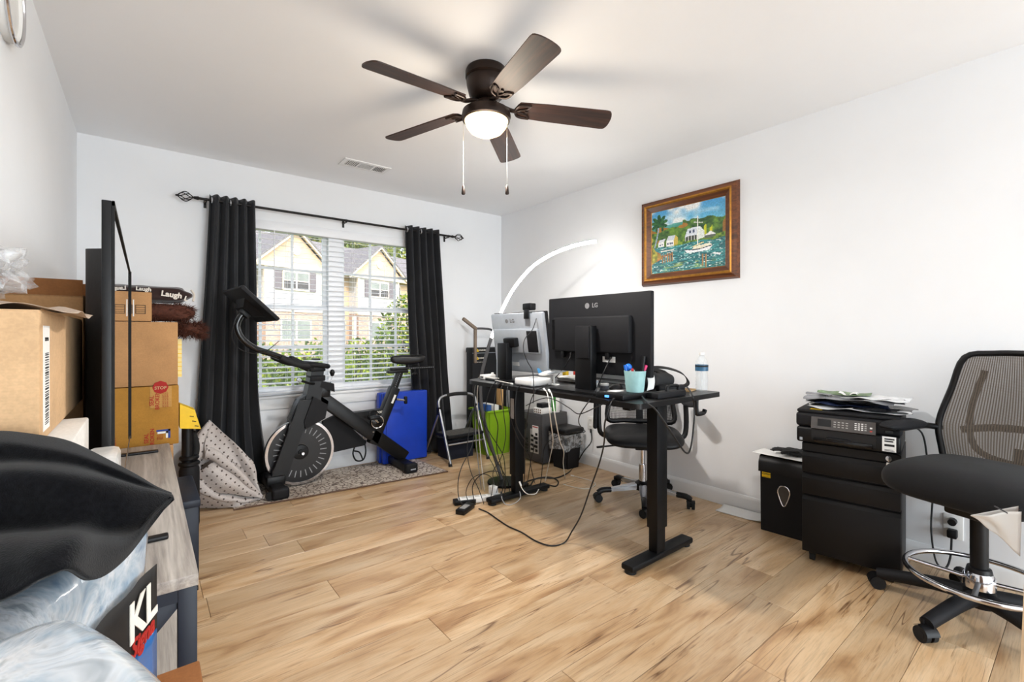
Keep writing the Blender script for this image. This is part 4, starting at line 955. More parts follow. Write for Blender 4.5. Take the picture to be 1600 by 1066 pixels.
quad(m, P_['m'], P_['i'], P_['k'], P_['l'], (-.01, -.045, .01), uvs=(.2, .26)); quad(m, P_['i'], P_['j'], (.50, 3.53, .006), P_['k'], (0, -.02, .01), uvs=(.18, .12)); quad(m, P_['j'], P_['f'], (.60, 3.57, .006), (.50, 3.53, .006), (0, -.005, .005), uvs=(.14, .07))
quad(m, P_['h'], P_['i'], P_['m'], P_['m'], (0, -.01, 0), uvs=(.1, .1))
quad(m, (.24, 3.80, .43), (.35, 3.79, .56), (.60, 3.72, .25), (.25, 3.84, .02), (0, .02, 0), uvs=(.4, .4)); quad(m, (.60, 3.72, .25), (.64, 3.62, .01), (.45, 3.84, .01), (.25, 3.84, .02), (0, .02, 0), uvs=(.4, .3))
m.tube([(.325, 3.57, .375), (.369, 3.545, .352), (.47, 3.535, .245), (.56, 3.54, .125), (.636, 3.56, .022)], lambda q: .034*(1-q)+.008, 12, sub=5)
m.tube([(.345, 3.735, .55), (.300, 3.70, .47), (.270, 3.66, .37), (.262, 3.63, .28), (.30, 3.59, .25), (.345, 3.57, .30)], lambda q: .012+.022*sin(pi*min(1, q*1.15)), 12, sub=5)
m.tube([(.225, 3.62, .235), (.262, 3.56, .200), (.318, 3.535, .135), (.42, 3.53, .070), (.52, 3.54, .035), (.62, 3.575, .015)], lambda q: .028*(1-q)+.008, 12, sub=5)
for q in m.bm.verts: q.co += Vector((sin(40*q.co.z), sin(35*q.co.x+20*q.co.z), sin(45*q.co.x)))*.003
bmesh.ops.remove_doubles(m.bm, verts=m.bm.verts, dist=.004)
hp_ = thing('folded_rug', 'folded grey dotted rug backing heaped on the floor beside the bike', 'rug', (.42, 3.68, 0))
obj('sheet', m, DOT, hp_, (.42, 3.68, 0), smooth=60)
obj('rolled_edge', MB().tube([(.228, 3.78, .425), (.240, 3.74, .36), (.261, 3.70, .287)], .016, 10, sub=4), pm('rug_edge', srgb(196, 188, 182), .9), hp_, (.42, 3.68, 0))

# blue folding mat standing against the wall
BLU = pm('blue_vinyl', srgb(24, 66, 190), .36, var=.10, scale=7, bump=.15, bscale=9)
mt_ = thing('folding_mat', 'bright blue folded gym mat leaning on the wall behind the bike', 'mat', (1.84, 3.93, 0)); U = (1.84, 3.93, 0)
for i in range(3):
    obj('mat_panel', MB().b2((1.625-.012*(i == 1), 3.855+.052*i, .010), (2.055, 3.903+.052*i, .632-.004*i), bev=.012, seg=3), BLU, mt_, U)
obj('seam', MB().tube([(1.655, 3.853, .02), (1.655, 3.8525, .62)], .0022, 6), pm('blue_piping', srgb(18, 50, 150), .5), mt_, U)

# folding step stool
ss = thing('step_stool', 'small folding step stool with grey legs and black grip handle', 'step stool', (2.27, 3.72, 0)); U = (2.27, 3.72, 0)
for x in (2.075, 2.475):
    obj('front_leg', MB().tube([(x, 3.475, .022), (x, 3.60, .315), (x, 3.668, .475)], .0125, 10), ALU, ss, U)
    obj('back_leg', MB().tube([(x+.014*(1 if x < 2.2 else -1), 3.965, .022), (x+.014*(1 if x < 2.2 else -1), 3.70, .43)], .0115, 10), ALU, ss, U)
    for y in (3.475, 3.965): obj('rubber_foot', MB().cyl((x, y, 0), (x, y+.01*(1 if y < 3.7 else -1), .036), .018, .014, n=12), RUB, ss, U)
    obj('hinge', MB().b2((x-.014, 3.655, .42), (x+.014, 3.70, .49), bev=.005), BLKM, ss, U)
obj('handle', MB().tube([(2.075, 3.668, .46), (2.077, 3.685, .535), (2.105, 3.695, .572), (2.165, 3.698, .588), (2.275, 3.698, .594), (2.385, 3.698, .588), (2.445, 3.695, .572), (2.473, 3.685, .535), (2.475, 3.668, .46)], .0115, 10, sub=5), ALU, ss, U)
obj('handle_grip', MB().tube([(2.165, 3.698, .588), (2.275, 3.698, .594), (2.385, 3.698, .588)], .017, 12, sub=4), pm('black_grip', srgb(26, 26, 27), .7, bump=.2, bscale=300), ss, U)
obj('step_tread', MB().b2((2.085, 3.53, .225), (2.465, 3.76, .252), bev=.008), BLKM, ss, U)
m = MB()
for i in range(9): m.b2((2.10, 3.545+.023*i, .252), (2.45, 3.555+.023*i, .2545))
obj('tread_grip', m, pm('grey_grip_tape', srgb(92, 90, 86), .9, var=.4, scale=60), ss, U)
obj('cross_bar', MB().cyl((2.085, 3.53, .175), (2.465, 3.53, .175), .008, n=8), ALU, ss, U)
nb = thing('navy_tote', 'small dark navy tote on the floor under the step stool', 'tote', (2.31, 3.78, 0)); U = (2.31, 3.78, 0)
obj('body', MB().prism([(2.17, 3.66, 0), (2.43, 3.66, 0), (2.44, 3.66, .17), (2.16, 3.66, .17)], (0, .20, 0)), pm('navy_cloth', srgb(20, 24, 38), .9, var=.15, bump=.2), nb, U)
obj('rim', MB().tube([(2.16, 3.66, .17), (2.44, 3.66, .17), (2.44, 3.86, .17), (2.16, 3.86, .17)], .007, 6, closed=True), NAVY, nb, U)

# ================================================================== DESK AND WHAT STANDS AROUND IT
DT = pm('black_desk_laminate', srgb(17, 16, 17), .36, var=.12, scale=14, bump=.05, bscale=300)
dk = thing('standing_desk', 'black height-adjustable standing desk with two T-legs', 'desk', (2.06, 1.965, 0)); U = (2.06, 1.965, 0)
def rrect(x0, y0, x1, y1, rs, z):
    P = []
    for (cx, cy, a0), r in zip(((x0, y0, 180), (x1, y0, 270), (x1, y1, 0), (x0, y1, 90)), rs):
        sx, sy = (1 if cx == x0 else -1), (1 if cy == y0 else -1)
        for k in range(9):
            a = R(a0+90*k/8); P.append((cx+sx*r+r*cos(a), cy+sy*r+r*sin(a), z))
    return P
obj('tabletop', MB().prism(rrect(1.70, 1.25, 2.42, 2.685, (.03, .02, .03, .12), .815), (0, 0, .025)), DT, dk, U, smooth=20)
for y in (1.395, 2.53):
    obj('foot', MB().b2((1.805, y-.036, .014), (2.335, y+.036, .046), bev=.010), BMET, dk, U)
    for x in (1.835, 2.305): obj('foot_pad', MB().cyl((x, y, 0), (x, y, .016), .028, n=16), RUB, dk, U)
    obj('lower_column', MB().b2((2.016, y-.026, .044), (2.086, y+.026, .30), bev=.004), BMET, dk, U)
    obj('upper_column', MB().b2((2.008, y-.032, .165), (2.094, y+.032, .785), bev=.004), BMET, dk, U)
    obj('side_bracket', MB().b2((1.80, y-.022, .785), (2.33, y+.022, .8145), bev=.003), BMET, dk, U)
obj('cross_beam', MB().b2((2.02, 1.43, .765), (2.08, 2.50, .8145), bev=.004), BMET, dk, U)
obj('leg_sticker', MB().b2((2.0065, 2.512, .56), (2.0078, 2.548, .70)), pm('grey_sticker', srgb(176, 172, 168), .6), dk, U)
obj('hook', MB().tube([(2.26, 1.30, .812), (2.26, 1.30, .745), (2.275, 1.30, .730), (2.33, 1.30, .730), (2.345, 1.30, .745)], .012, 8, sub=3), BLK, dk, U)
obj('controller', MB().b2((2.33, 1.50, .795), (2.41, 1.62, .8145), bev=.004), BLK, dk, U)

# black monitor
mb = thing('computer_monitor', 'wide black monitor seen from behind in the middle of the desk', 'monitor', (1.87, 1.70, .84)); U = (1.87, 1.70, .84)
obj('panel', MB().b2((1.925, 1.344, .935), (1.955, 2.070, 1.362), bev=.006), BLKM, mb, U)
obj('rear_housing', MB().b2((1.893, 1.450, 1.050), (1.930, 2.010, 1.246), bev=.012), BLKM, mb, U)
obj('side_cheek', MB().b2((1.8915, 1.985, 1.062), (1.8940, 2.004, 1.234)), BLKG, mb, U)
obj('display', MB().b2((1.955, 1.352, .948), (1.9565, 2.062, 1.354)), sc.m, mb, U)
obj('stand_column', MB().b2((1.838, 1.652, .850), (1.885, 1.768, 1.195), bev=.005), BLK, mb, U)
obj('column_slider', MB().b2((1.832, 1.662, 1.02), (1.839, 1.758, 1.19), bev=.003), BLKM, mb, U)
obj('tilt_mount', MB().b2((1.880, 1.67, 1.11), (1.90, 1.75, 1.19), bev=.004), BLK, mb, U)
obj('base_plate', MB().prism(rrect(1.755, 1.52, 1.985, 1.895, (.02,)*4, .8405), (0, 0, .012)), BLK, mb, U, smooth=20)
obj('rating_label', MB().b2((1.9235, 1.56, 1.000), (1.9245, 1.645, 1.03)), PAPER, mb, U)
GLET = pm('grey_lettering', srgb(120, 120, 122), .5)
lettering('LG', .034, GLET, mb, (1.9243, 1.700, 1.306), (0, -1, 0), (0, 0, 1), off=U, bold=.001)
obj('round_logo', MB().lathe([(.001, 0), (.016, 0), (.016, .0008), (.001, .0008)], (1.9247, 1.757, 1.306), n=20, rot=Matrix.Rotation(R(-90), 3, 'Y')), GLET, mb, U)
m = MB()
for i in range(5): m.b2((1.9240, 1.475-.018*i, .946), (1.9247, 1.469-.018*i, .950))
obj('vent_dots', m, GLET, mb, U)
for y in (1.93, 1.60): obj('port_plug', MB().b2((1.90, y-.012, 1.015), (1.922, y+.012, 1.052), bev=.003), BLK, mb, U)
# silver monitor, tilted
ms = thing('computer_monitor', 'silver-backed monitor tilted on a black stand at the far end of the desk', 'monitor', (1.90, 2.41, .84)); U = (1.90, 2.41, .84)
Mt = Matrix.Translation((1.945, 2.365, 1.085)) @ Matrix.Rotation(R(4), 4, 'Z') @ Matrix.Rotation(R(-9), 4, 'Y')
def mp_(name, m, mt, par=None, **k):
    m.bm.transform(Mt); return obj(name, m, mt, par or ms, U, **k)
mp_('back_shell', MB().b2((-.022, -.245, -.185), (.012, .245, .205), bev=.010), SILV)
mp_('front_bezel', MB().b2((.012, -.248, -.19), (.034, .248, .208), bev=.005), BLKM)
mp_('display', MB().b2((.034, -.235, -.175), (.0355, .235, .195)), sc.m)
mp_('rear_housing', MB().b2((-.044, -.215, -.055), (-.020, .215, .105), bev=.010), SILV)
mp_('vent_panel', MB().b2((-.047, -.205, -.045), (-.043, -.115, .092), bev=.003), BLKM)
mp_('tilt_mount', MB().b2((-.085, -.035, -.01), (-.042, .075, .05), bev=.008), BLK)
mp_('rating_label', MB().b2((-.0228, .01, -.145), (-.0222, .075, -.12)), PAPER)
me = text_mesh('LG', .036, .0005, bold=.001); me.transform(Mt @ Matrix.Translation((-.0228, .03, .155)) @ Matrix(((0, 0, -1, 0), (-1, 0, 0, 0), (0, 1, 0, 0), (0, 0, 0, 1)))); me.transform(Matrix.Translation(-Vector(U))); me.materials.append(GLET); obj('lettering', me, None, ms)
mp_('round_logo', MB().lathe([(.001, 0), (.014, 0), (.014, .0008), (.001, .0008)], (-.0221, .085, .155), n=20, rot=Matrix.Rotation(R(-90), 3, 'Y')), GLET)
obj('stand_column', MB().b2((1.835, 2.375, .85), (1.885, 2.475, 1.09), bev=.005), BLK, ms, U)
obj('column_strip', MB().b2((1.836, 2.475, .86), (1.884, 2.482, 1.085)), SILV, ms, U)
obj('base_plate', MB().prism(rrect(1.79, 2.30, 1.99, 2.56, (.02,)*4, .8405), (0, 0, .012)), BLK, ms, U, smooth=20)
wc = thing('webcam', 'black webcam clipped on the upper corner of the silver monitor', 'webcam', (1.905, 2.235, 1.295)); U = (1.905, 2.235, 1.295)
obj('body', MB().b2((1.885, 2.195, 1.300), (1.935, 2.275, 1.345), bev=.008), BLK, wc, U); obj('clip', MB().b2((1.880, 2.21, 1.245), (1.890, 2.255, 1.305), bev=.003), BLK, wc, U); obj('lens', MB().cyl((1.935, 2.235, 1.322), (1.940, 2.235, 1.322), .014, n=16), BLKG, wc, U)

# small things on the desk
mc = thing('mini_computer', 'small white square mini computer on the desk front edge', 'computer', (1.84, 2.11, .84)); U = (1.84, 2.11, .84)
obj('case', MB().b2((1.755, 2.03, .8415), (1.92, 2.195, .886), bev=.012, seg=3), WHT, mc, U); obj('top_disc', MB().cyl((1.838, 2.112, .886), (1.838, 2.112, .8866), .03, n=24), SILV, mc, U)
hb = thing('docking_hub', 'flat black docking hub under the cup at the desk edge', 'hub', (1.83, 1.45, .84)); U = (1.83, 1.45, .84)
obj('case', MB().b2((1.73, 1.358, .8405), (1.955, 1.525, .866), bev=.004), BLK, hb, U); obj('blue_plug', MB().b2((1.722, 1.44, .848), (1.732, 1.46, .858)), emit('blue_led', (.1, .35, 1), 1.2), hb, U); obj('white_card', MB().b2((1.80, 1.46, .866), (1.87, 1.51, .8672)), PAPER, hb, U)
ml = thing('mobile_drive', 'black box with cables beside the docking hub', 'device', (1.95, 1.325, .84)); U = (1.95, 1.325, .84)
obj('case', MB().b2((1.90, 1.285, .8405), (2.14, 1.352, .868), bev=.005), BLKM, ml, U); obj('grip_handle', MB().tube([(2.02, 1.318, .868), (2.03, 1.318, .890), (2.11, 1.318, .890), (2.12, 1.318, .868)], .008, 8, sub=4), BLK, ml, U)
cp = thing('pen_cup', 'pale teal pen cup full of pens on the near part of the desk', 'cup', (1.885, 1.407, .8665)); U = (1.885, 1.407, .8665)
obj('cup', MB().lathe([(.001, .867), (.041, .867), (.043, .876), (.053, .970), (.0505, .970), (.040, .878), (.001, .878)], (1.885, 1.407, 0), n=32), pm('teal_cup', srgb(158, 200, 200), .5, var=.08, scale=30), cp, U)
def pen(name, label, x, y, dx, dy, h, r, mt, cat='pen'):
    p = thing(name, label, cat, (x, y, .879)); a = Vector((0, 0, 0)); b = Vector((dx, dy, h))
    obj('barrel', MB().cyl(a, b, r, n=10), mt, p); obj('cap', MB().cyl(b-(b-a)*.18, b, r*1.25, n=10), mt, p)
pen('black_marker', 'tall black marker standing in the teal pen cup', 1.900, 1.385, .012, -.010, .162, .009, BLK, 'marker')
pen('pink_marker', 'pink marker in the teal pen cup', 1.885, 1.400, .040, -.030, .118, .007, pm('pink_plastic', srgb(224, 60, 120), .4))
pen('blue_pen', 'blue pen in the teal pen cup', 1.865, 1.422, -.018, .016, .118, .006, pm('blue_plastic', srgb(34, 110, 210), .35))
pen('red_pen', 'red pen in the teal pen cup', 1.875, 1.402, -.012, .004, .102, .005, pm('red_plastic', srgb(196, 40, 40), .4))
pen('white_pen', 'white pen in the teal pen cup', 1.892, 1.422, .004, .020, .105, .005, WHT)
bt = thing('squeeze_ball', 'round blue top sticking out of the teal pen cup', 'toy', (1.870, 1.432, .972)); obj('ball', MB().sph((-.004, 0, .014), .018), pm('blue_plastic', srgb(34, 110, 210), .35), bt); obj('stem', MB().cyl((0, 0, -.06), (-.003, 0, .004), .004, n=8), SILV, bt)
single('receipt_slip', MB().grid(lambda u, v: (1.940+.028*u+.010*sin(5*v), 1.378-.02*u, .869+.120*v+.01*u), 8, 12), PAPER, 'crumpled white paper slip beside the teal pen cup', 'paper', (1.95, 1.37, .868), smooth=180, thick=.0008)
for (x, y, lab) in ((1.938, 1.646, 'small grey jar with white lid near the docking hub'), (2.017, 1.785, 'small white jar behind the grey jar on the desk')):
    j = thing('small_jar', lab, 'jar', (x, y, .84)); w_ = x > 2
    obj('glass', MB().lathe([(.001, .0005), (.021, .0005), (.023, .004), (.023, .034), (.001, .034)], n=24), pm('grey_jar', srgb(96, 98, 104), .3) if not w_ else WHT, j); obj('lid', MB().lathe([(.001, .034), (.024, .034), (.024, .044), (.001, .045)], n=24), WHT if not w_ else SILV, j)
mo = thing('computer_mouse', 'black computer mouse lying beside the teal pen cup', 'mouse', (2.02, 1.635, .84)); obj('shell', MB().sph((0, 0, .002), 1, (.055, .032, .034), 20, 12), BLK, mo); obj('wheel', MB().cyl((.03, -.004, .030), (.03, .004, .030), .006, n=10), RUB, mo)
# books and papers behind the monitors
def book(name, label, x0, y0, x1, y1, z0, h, cov, rz=0, cat='book'):
    b = thing(name, label, cat, ((x0+x1)/2, (y0+y1)/2, z0), rz); w_, d_ = (x1-x0)/2, (y1-y0)/2
    m = MB(); m.b2((-w_, -d_, 0), (w_, d_, .003)); m.b2((-w_, -d_, h-.003), (w_, d_, h)); m.b2((w_-.003, -d_, 0), (w_, d_, h)); obj('cover', m, cov, b)
    obj('pages', MB().b2((-w_+.004, -d_+.004, .003), (w_-.003, d_-.004, h-.003)), PAPER, b)
book('hardcover_book', 'black notebook at the bottom of the desk book pile', 2.12, 1.60, 2.36, 1.93, .8405, .024, BLKM, .05)
book('hardcover_book', 'grey covered book second in the desk book pile', 2.10, 1.62, 2.34, 1.92, .866, .018, GREYM, -.06)
book('hardcover_book', 'thick black binder on top of the desk book pile', 2.13, 1.60, 2.38, 1.90, .885, .030, BLK, .03, 'binder')
single('paper_sheets', MB().box((0, 0, .003), (.20, .28, .006), .12), PAPER, 'white papers lying on top of the desk book pile', 'paper', (2.24, 1.73, .916), world=False)
book('hardcover_book', 'dark brown book on the desk behind the toy airplane', 2.14, 2.00, 2.32, 2.22, .8405, .020, pm('brown_cover', srgb(72, 48, 40), .6), .1)
single('paper_sheets', MB().box((0, 0, .0035), (.21, .27, .007), -.2), PAPER, 'white papers on the brown book behind the toy airplane', 'paper', (2.22, 2.11, .8615), world=False)
single('paper_sheets', MB().box((0, 0, .002), (.18, .24, .004), .35), pm('newsprint', srgb(206, 204, 198), .8, var=.2, scale=50), 'newspaper sheet on top of the papers behind the toy airplane', 'paper', (2.20, 2.06, .869), world=False)
ap = thing('toy_airplane', 'white model airplane with blue nose on a small stand', 'toy', (1.955, 2.055, .84), R(-38)); ap.scale = (1.1, 1.1, 1.1); 
obj('stand', MB().lathe([(.001, .0005), (.032, .0005), (.030, .005), (.006, .008), (.005, .05), (.001, .052)], n=20), WHT, ap)
obj('fuselage', MB().tube([(-.085, 0, .058), (-.05, 0, .062), (.04, 0, .080), (.07, 0, .087), (.088, 0, .088)], lambda q: .003+.010*min(1, 4*q)*min(1, 5*(1.02-q)), 12, sub=4), WHT, ap)
obj('nose', MB().sph((.076, 0, .088), 1, (.016, .011, .0105), 14, 10), pm('airliner_blue', srgb(60, 130, 180), .35), ap)
obj('wing', MB().prism([(.02, 0, .072), (-.03, .085, .066), (-.045, .085, .066), (-.015, 0, .070), (-.045, -.085, .066), (-.03, -.085, .066)], (0, 0, .003)), SILV, ap)
obj('tail_fin', MB().prism([(-.060, -.001, .065), (-.085, -.001, .062), (-.095, -.001, .092), (-.082, -.001, .092)], (0, .002, 0)), pm('airliner_blue', srgb(60, 130, 180), .35), ap)
for (x, y, c_, h, lab) in ((2.30, 2.30, (236, 196, 40), .085, 'small yellow bottle on the desk behind the monitors'), (2.34, 2.235, (176, 48, 40), .072, 'small red bottle on the desk behind the monitors'), (2.36, 2.17, (220, 150, 160), .065, 'small pink bottle on the desk behind the monitors')):
    b_ = thing('small_bottle', lab, 'bottle', (x, y, .84)); mt = pm('bottle_%d' % c_[1], srgb(*c_), .4)
    obj('body', MB().lathe([(.001, .0005), (.021, .0005), (.022, .006), (.022, h*.68), (.012, h*.8), (.001, h*.8)], n=20), mt, b_); obj('cap', MB().lathe([(.001, h*.8), (.012, h*.8), (.012, h), (.001, h)], n=16), WHT, b_)
# belt bag
bgm = pm('black_nylon', srgb(30, 30, 31), .7, var=.2, scale=14, bump=.3, bscale=40)
bb = thing('belt_bag', 'black nylon belt bag with looped strap on the near end of the desk', 'bag', (2.25, 1.52, .84)); U = (2.25, 1.52, .84)
obj('pouch', blob((2.235, 1.525, .892), (.110, .065, .045), 9, .07, e=.7), bgm, bb, U, smooth=180)
obj('strap', MB().grid(lambda u, v: tuple(Vector(STR[min(int(u*(len(STR)-1)+.5), len(STR)-1)])+Vector((0, 0, 1))*(.028*(v-.5))) if 0 else (0, 0, 0), 1, 1), bgm, bb, U) if 0 else None
stl = smooth_line([Vector(p) for p in ((2.14, 1.57, .945), (2.22, 1.545, .962), (2.30, 1.50, .958), (2.365, 1.45, .930), (2.385, 1.425, .890), (2.365, 1.425, .862), (2.31, 1.46, .856))], 6)
m = MB(); 
for a, b in zip(stl, stl[1:]): m.bar(a, b+(b-a)*.15, .004, .030, up=(.55, .75, .35))
obj('strap', m, bgm, bb, U); obj('zip', MB().tube([(2.15, 1.495, .905), (2.21, 1.475, .915), (2.29, 1.475, .905)], .003, 6, sub=4), BLKG, bb, U)
single('envelope', MB().box((0, 0, .004), (.11, .06, .008), .25, bev=.001), cardboard('manila', srgb(190, 156, 112)), 'tan envelope next to the water bottle on the desk', 'envelope', (2.32, 1.385, .8405), world=False)
single('glasses_case', MB().box((0, 0, .018), (.15, .055, .035), -.55, bev=.012), BLKM, 'dark grey glasses case in front of the belt bag', 'case', (2.215, 1.425, .8405), world=False)
# water bottle
wbt = thing('water_bottle', 'clear plastic water bottle with blue label on the desk end', 'bottle', (2.375, 1.335, .84))
PET = NT('clear_pet'); PET.setp(Base_Color=(.80, .84, .86), Roughness=.06, Alpha=.22, Specular_IOR_Level=.9); _z = PET.noise(PET.coords((1, 1, 8)).outputs[0], 30, 2); PET.bump(_z.outputs[0], .4, .003); PET = PET.m
prof = [(.001, .001), (.026, .001), (.031, .008)]+[(.0315-.0022*(i % 2), .015+.009*i) for i in range(10)]+[(.033, .108), (.033, .145), (.029, .162), (.018, .183), (.0125, .19), (.0125, .198)]
obj('shell', MB().lathe(prof, n=28), PET, wbt); obj('water', MB().lathe([(.001, .003), (.024, .003), (.0285, .010), (.0285, .14), (.001, .14)], n=24), pm('water', (.8, .86, .88), .03, var=.01, alpha=.07), wbt)
obj('label', MB().lathe([(.0336, .110), (.0338, .143)], n=28), pm('blue_label', srgb(52, 96, 128), .4, var=.4, scale=70), wbt) if 0 else None
m = MB(); m.grid(lambda u, v: (.0338*cos(2*pi*u), .0338*sin(2*pi*u), .110+.034*v), 28, 2, closed_u=True); obj('label', m, pm('blue_label', srgb(52, 96, 128), .4, var=.4, scale=70), wbt)
m = MB(); m.grid(lambda u, v: (.0341*cos(2*pi*u), .0341*sin(2*pi*u), .132+.008*v), 28, 1, closed_u=True); obj('label_band', m, INK, wbt)
obj('cap', MB().lathe([(.001, .196), (.0145, .196), (.0145, .209), (.001, .210)], n=20), WHT, wbt)

# arc floor lamp
AR = [(2.156, 2.847, .03), (2.102, 2.89, .248), (2.051, 2.929, .47), (2.028, 2.948, .667), (2.032, 2.945, .815), (2.055, 2.926, .953), (2.094, 2.896, 1.125), (2.156, 2.847, 1.332), (2.229, 2.789, 1.505), (2.333, 2.706, 1.663), (2.449, 2.614, 1.761), (2.565, 2.522, 1.821), (2.65, 2.455, 1.85), (2.724, 2.397, 1.865)]
lp = thing('arc_floor_lamp', 'slim arc floor lamp with glowing white strip curving above the desk', 'lamp', (2.17, 2.835, 0)); U = (2.17, 2.835, 0)
obj('base', MB().lathe([(.001, .0), (.125, .0), (.130, .006), (.128, .018), (.02, .026), (.001, .026)], (2.17, 2.835, 0), n=40), BLK, lp, U)
line = smooth_line([Vector(p) for p in AR], 6); k0 = 6*6
m = MB(); m.tube(line[:k0+1], .0135, 10); obj('pole', m, GREYM, lp, U)
m = MB(); off_ = Vector((.004, -.003, .010)); m.tube([p+off_ for p in line[k0:]], .008, 8); obj('arc_profile', m, SILV, lp, U)
m = MB(); m.tube([p-Vector((.004, .006, .004)) for p in line[k0:]], .011, 10); obj('light_strip', m, emit('led_strip', (1, .96, .90), 46), lp, U, label='glowing white light strip')

# grey computer tower
pc = thing('computer_tower', 'dark grey computer tower on the floor with ports facing the desk', 'computer', (2.87, 3.17, 0)); U = (2.87, 3.17, 0)
PCG = pm('dark_grey_case', srgb(74, 73, 74), .45, metal=.2, var=.06)
obj('case', MB().b2((2.725, 3.01, .012), (3.03, 3.335, .440), bev=.006), PCG, pc, U)
for x in (2.76, 3.0):
    for y in (3.04, 3.30): obj('foot', MB().cyl((x, y, 0), (x, y, .014), .014, n=12), RUB, pc, U)
xf = 2.7245
obj('rear_panel', MB().b2((xf-.004, 3.025, .03), (xf, 3.32, .425), bev=.001), PCG, pc, U)
obj('io_plate', MB().b2((xf-.007, 3.055, .09), (xf-.003, 3.165, .30)), pm('light_steel', srgb(196, 194, 190), .4, metal=.4), pc, U)
m = MB()
for i in range(5): m.b2((xf-.010, 3.065, .105+.036*i), (xf-.006, 3.095+.02*(i % 2), .128+.036*i), bev=.001)
for i in range(4): m.b2((xf-.010, 3.12, .11+.040*i), (xf-.006, 3.155, .13+.040*i), bev=.001)
obj('port', m, INK, pc, U)
obj('warning_label', MB().b2((xf-.0085, 3.055, .24), (xf-.0065, 3.135, .335)), PAPER, pc, U)
obj('red_strip', MB().b2((xf-.0092, 3.060, .318), (xf-.0085, 3.130, .328)), REDI, pc, U)
m = MB()
for i in range(5): m.b2((xf-.0075, 3.20, .08+.028*i), (xf-.0045, 3.30, .098+.028*i))
obj('slot_cover', m, pm('black_slot', srgb(30, 30, 31), .5), pc, U)
obj('fan_grille', MB().lathe([(.001, 0), (.052, 0), (.052, .003), (.001, .003)], (xf-.004, 3.255, .33), n=28, rot=Matrix.Rotation(R(-90), 3, 'Y')), INK, pc, U)
obj('side_seam', MB().b2((2.74, 3.0085, .03), (3.02, 3.0105, .425), bev=.001), PCG, pc, U)
rt = thing('router', 'white box with square vents on top of the computer tower', 'router', (2.80, 3.08, .44)); U = (2.80, 3.08, .44)
obj('case', MB().b2((2.735, 3.03, .441), (2.86, 3.14, .492), bev=.005), WHT, rt, U)
m = MB()
for i in range(4):
    for j in range(2): m.b2((2.7335, 3.042+.024*i, .45+.02*j), (2.736, 3.054+.024*i, .462+.02*j))
obj('vent', m, pm('brown_vent', srgb(96, 78, 66), .6), rt, U)
bx = thing('black_charger', 'black power brick on the white vented box', 'charger', (2.80, 3.08, .492)); obj('case', MB().b2((-.05, -.04, .001), (.05, .04, .04), bev=.008), BLK, bx); obj('ridge', MB().b2((-.052, -.01, .015), (.052, .01, .025), bev=.002), BLKM, bx)
cn = thing('wipes_canister', 'white canister with green striped label on the computer tower', 'canister', (2.93, 3.06, .44))
obj('body', MB().lathe([(.001, .001), (.038, .001), (.040, .006), (.040, .165), (.036, .172), (.001, .172)], n=28), WHT, cn)
m = MB(); m.grid(lambda u, v: (.0405*cos(pi*(.86+.42*u)), .0405*sin(pi*(.86+.42*u)), .012+.15*v), 12, 2); obj('green_label', m, pm('green_label', srgb(60, 140, 60), .4, var=.3, scale=60), cn); obj('lid', MB().lathe([(.001, .172), (.041, .172), (.041, .188), (.001, .190)], n=28), WHT, cn)

# trash can
tr = thing('trash_can', 'black trash can with clear liner beside the computer tower', 'trash can', (2.87, 2.865, 0)); U = (2.87, 2.865, 0)
def taper(x0, y0, x1, y1, z0, z1, g, th=0):
    m = MB(); a = [(x0+g, y0+g, z0), (x1-g, y0+g, z0), (x1-g, y1-g, z0), (x0+g, y1-g, z0)]; b = [(x0, y0, z1), (x1, y0, z1), (x1, y1, z1), (x0, y1, z1)]
    va = [m.bm.verts.new(p) for p in a]; vb = [m.bm.verts.new(p) for p in b]
    m.bm.faces.new(va)
    for i in range(4): m.bm.faces.new((va[i], va[(i+1) % 4], vb[(i+1) % 4], vb[i]))
    bmesh.ops.bevel(m.bm, geom=[e for e in m.bm.edges if abs(e.verts[0].co.z-e.verts[1].co.z) > .05], offset=.025, segments=3, affect='EDGES')
    return m
obj('bin', taper(2.765, 2.765, 2.985, 2.975, .0, .30, .02), BLKM, tr, U, thick=.004)
obj('lid', MB().b2((2.758, 2.758, .298), (2.992, 2.982, .345), bev=.018, seg=3), BLK, tr, U)
obj('liner', MB().grid(lambda u, v: (2.875+(.122+.006*sin(14*u*pi))*math.copysign(abs(cos(2*pi*u))**.35, cos(2*pi*u)), 2.870+(.116+.006*sin(18*u*pi))*math.copysign(abs(sin(2*pi*u))**.35, sin(2*pi*u)), .297-.13*v-.012*sin(10*pi*u)*v), 48, 8, closed_u=True), FILM, tr, U, smooth=180)

# green tote with odds and ends
gt = thing('storage_tote', 'lime green storage tote on the floor behind the far desk leg', 'tote', (2.66, 3.66, 0)); U = (2.66, 3.66, 0)
GRN = pm('lime_green_plastic', srgb(136, 178, 36), .38, var=.05, scale=8)
obj('body', taper(2.50, 3.52, 2.83, 3.82, .0, .42, .03), GRN, gt, U, thick=.004)
obj('rim', MB().tube([(2.495, 3.515, .42), (2.835, 3.515, .42), (2.835, 3.825, .42), (2.495, 3.825, .42)], .010, 8, closed=True), GRN, gt, U)
obj('handle_slot', MB().b2((2.498, 3.62, .33), (2.506, 3.72, .36), bev=.003), pm('dark_green', srgb(70, 100, 16), .5), gt, U)
single('ring_binder', MB().b2((2.54, 3.57, .02), (2.58, 3.78, .475), bev=.004), pm('blue_binder', srgb(40, 84, 150), .4), 'blue binder standing in the lime green tote', 'binder', (2.56, 3.67, .02))
single('paper_stack', MB().b2((2.60, 3.56, .02), (2.66, 3.78, .47), bev=.002), PAPER, 'stack of white papers standing in the lime green tote', 'paper', (2.63, 3.67, .02))
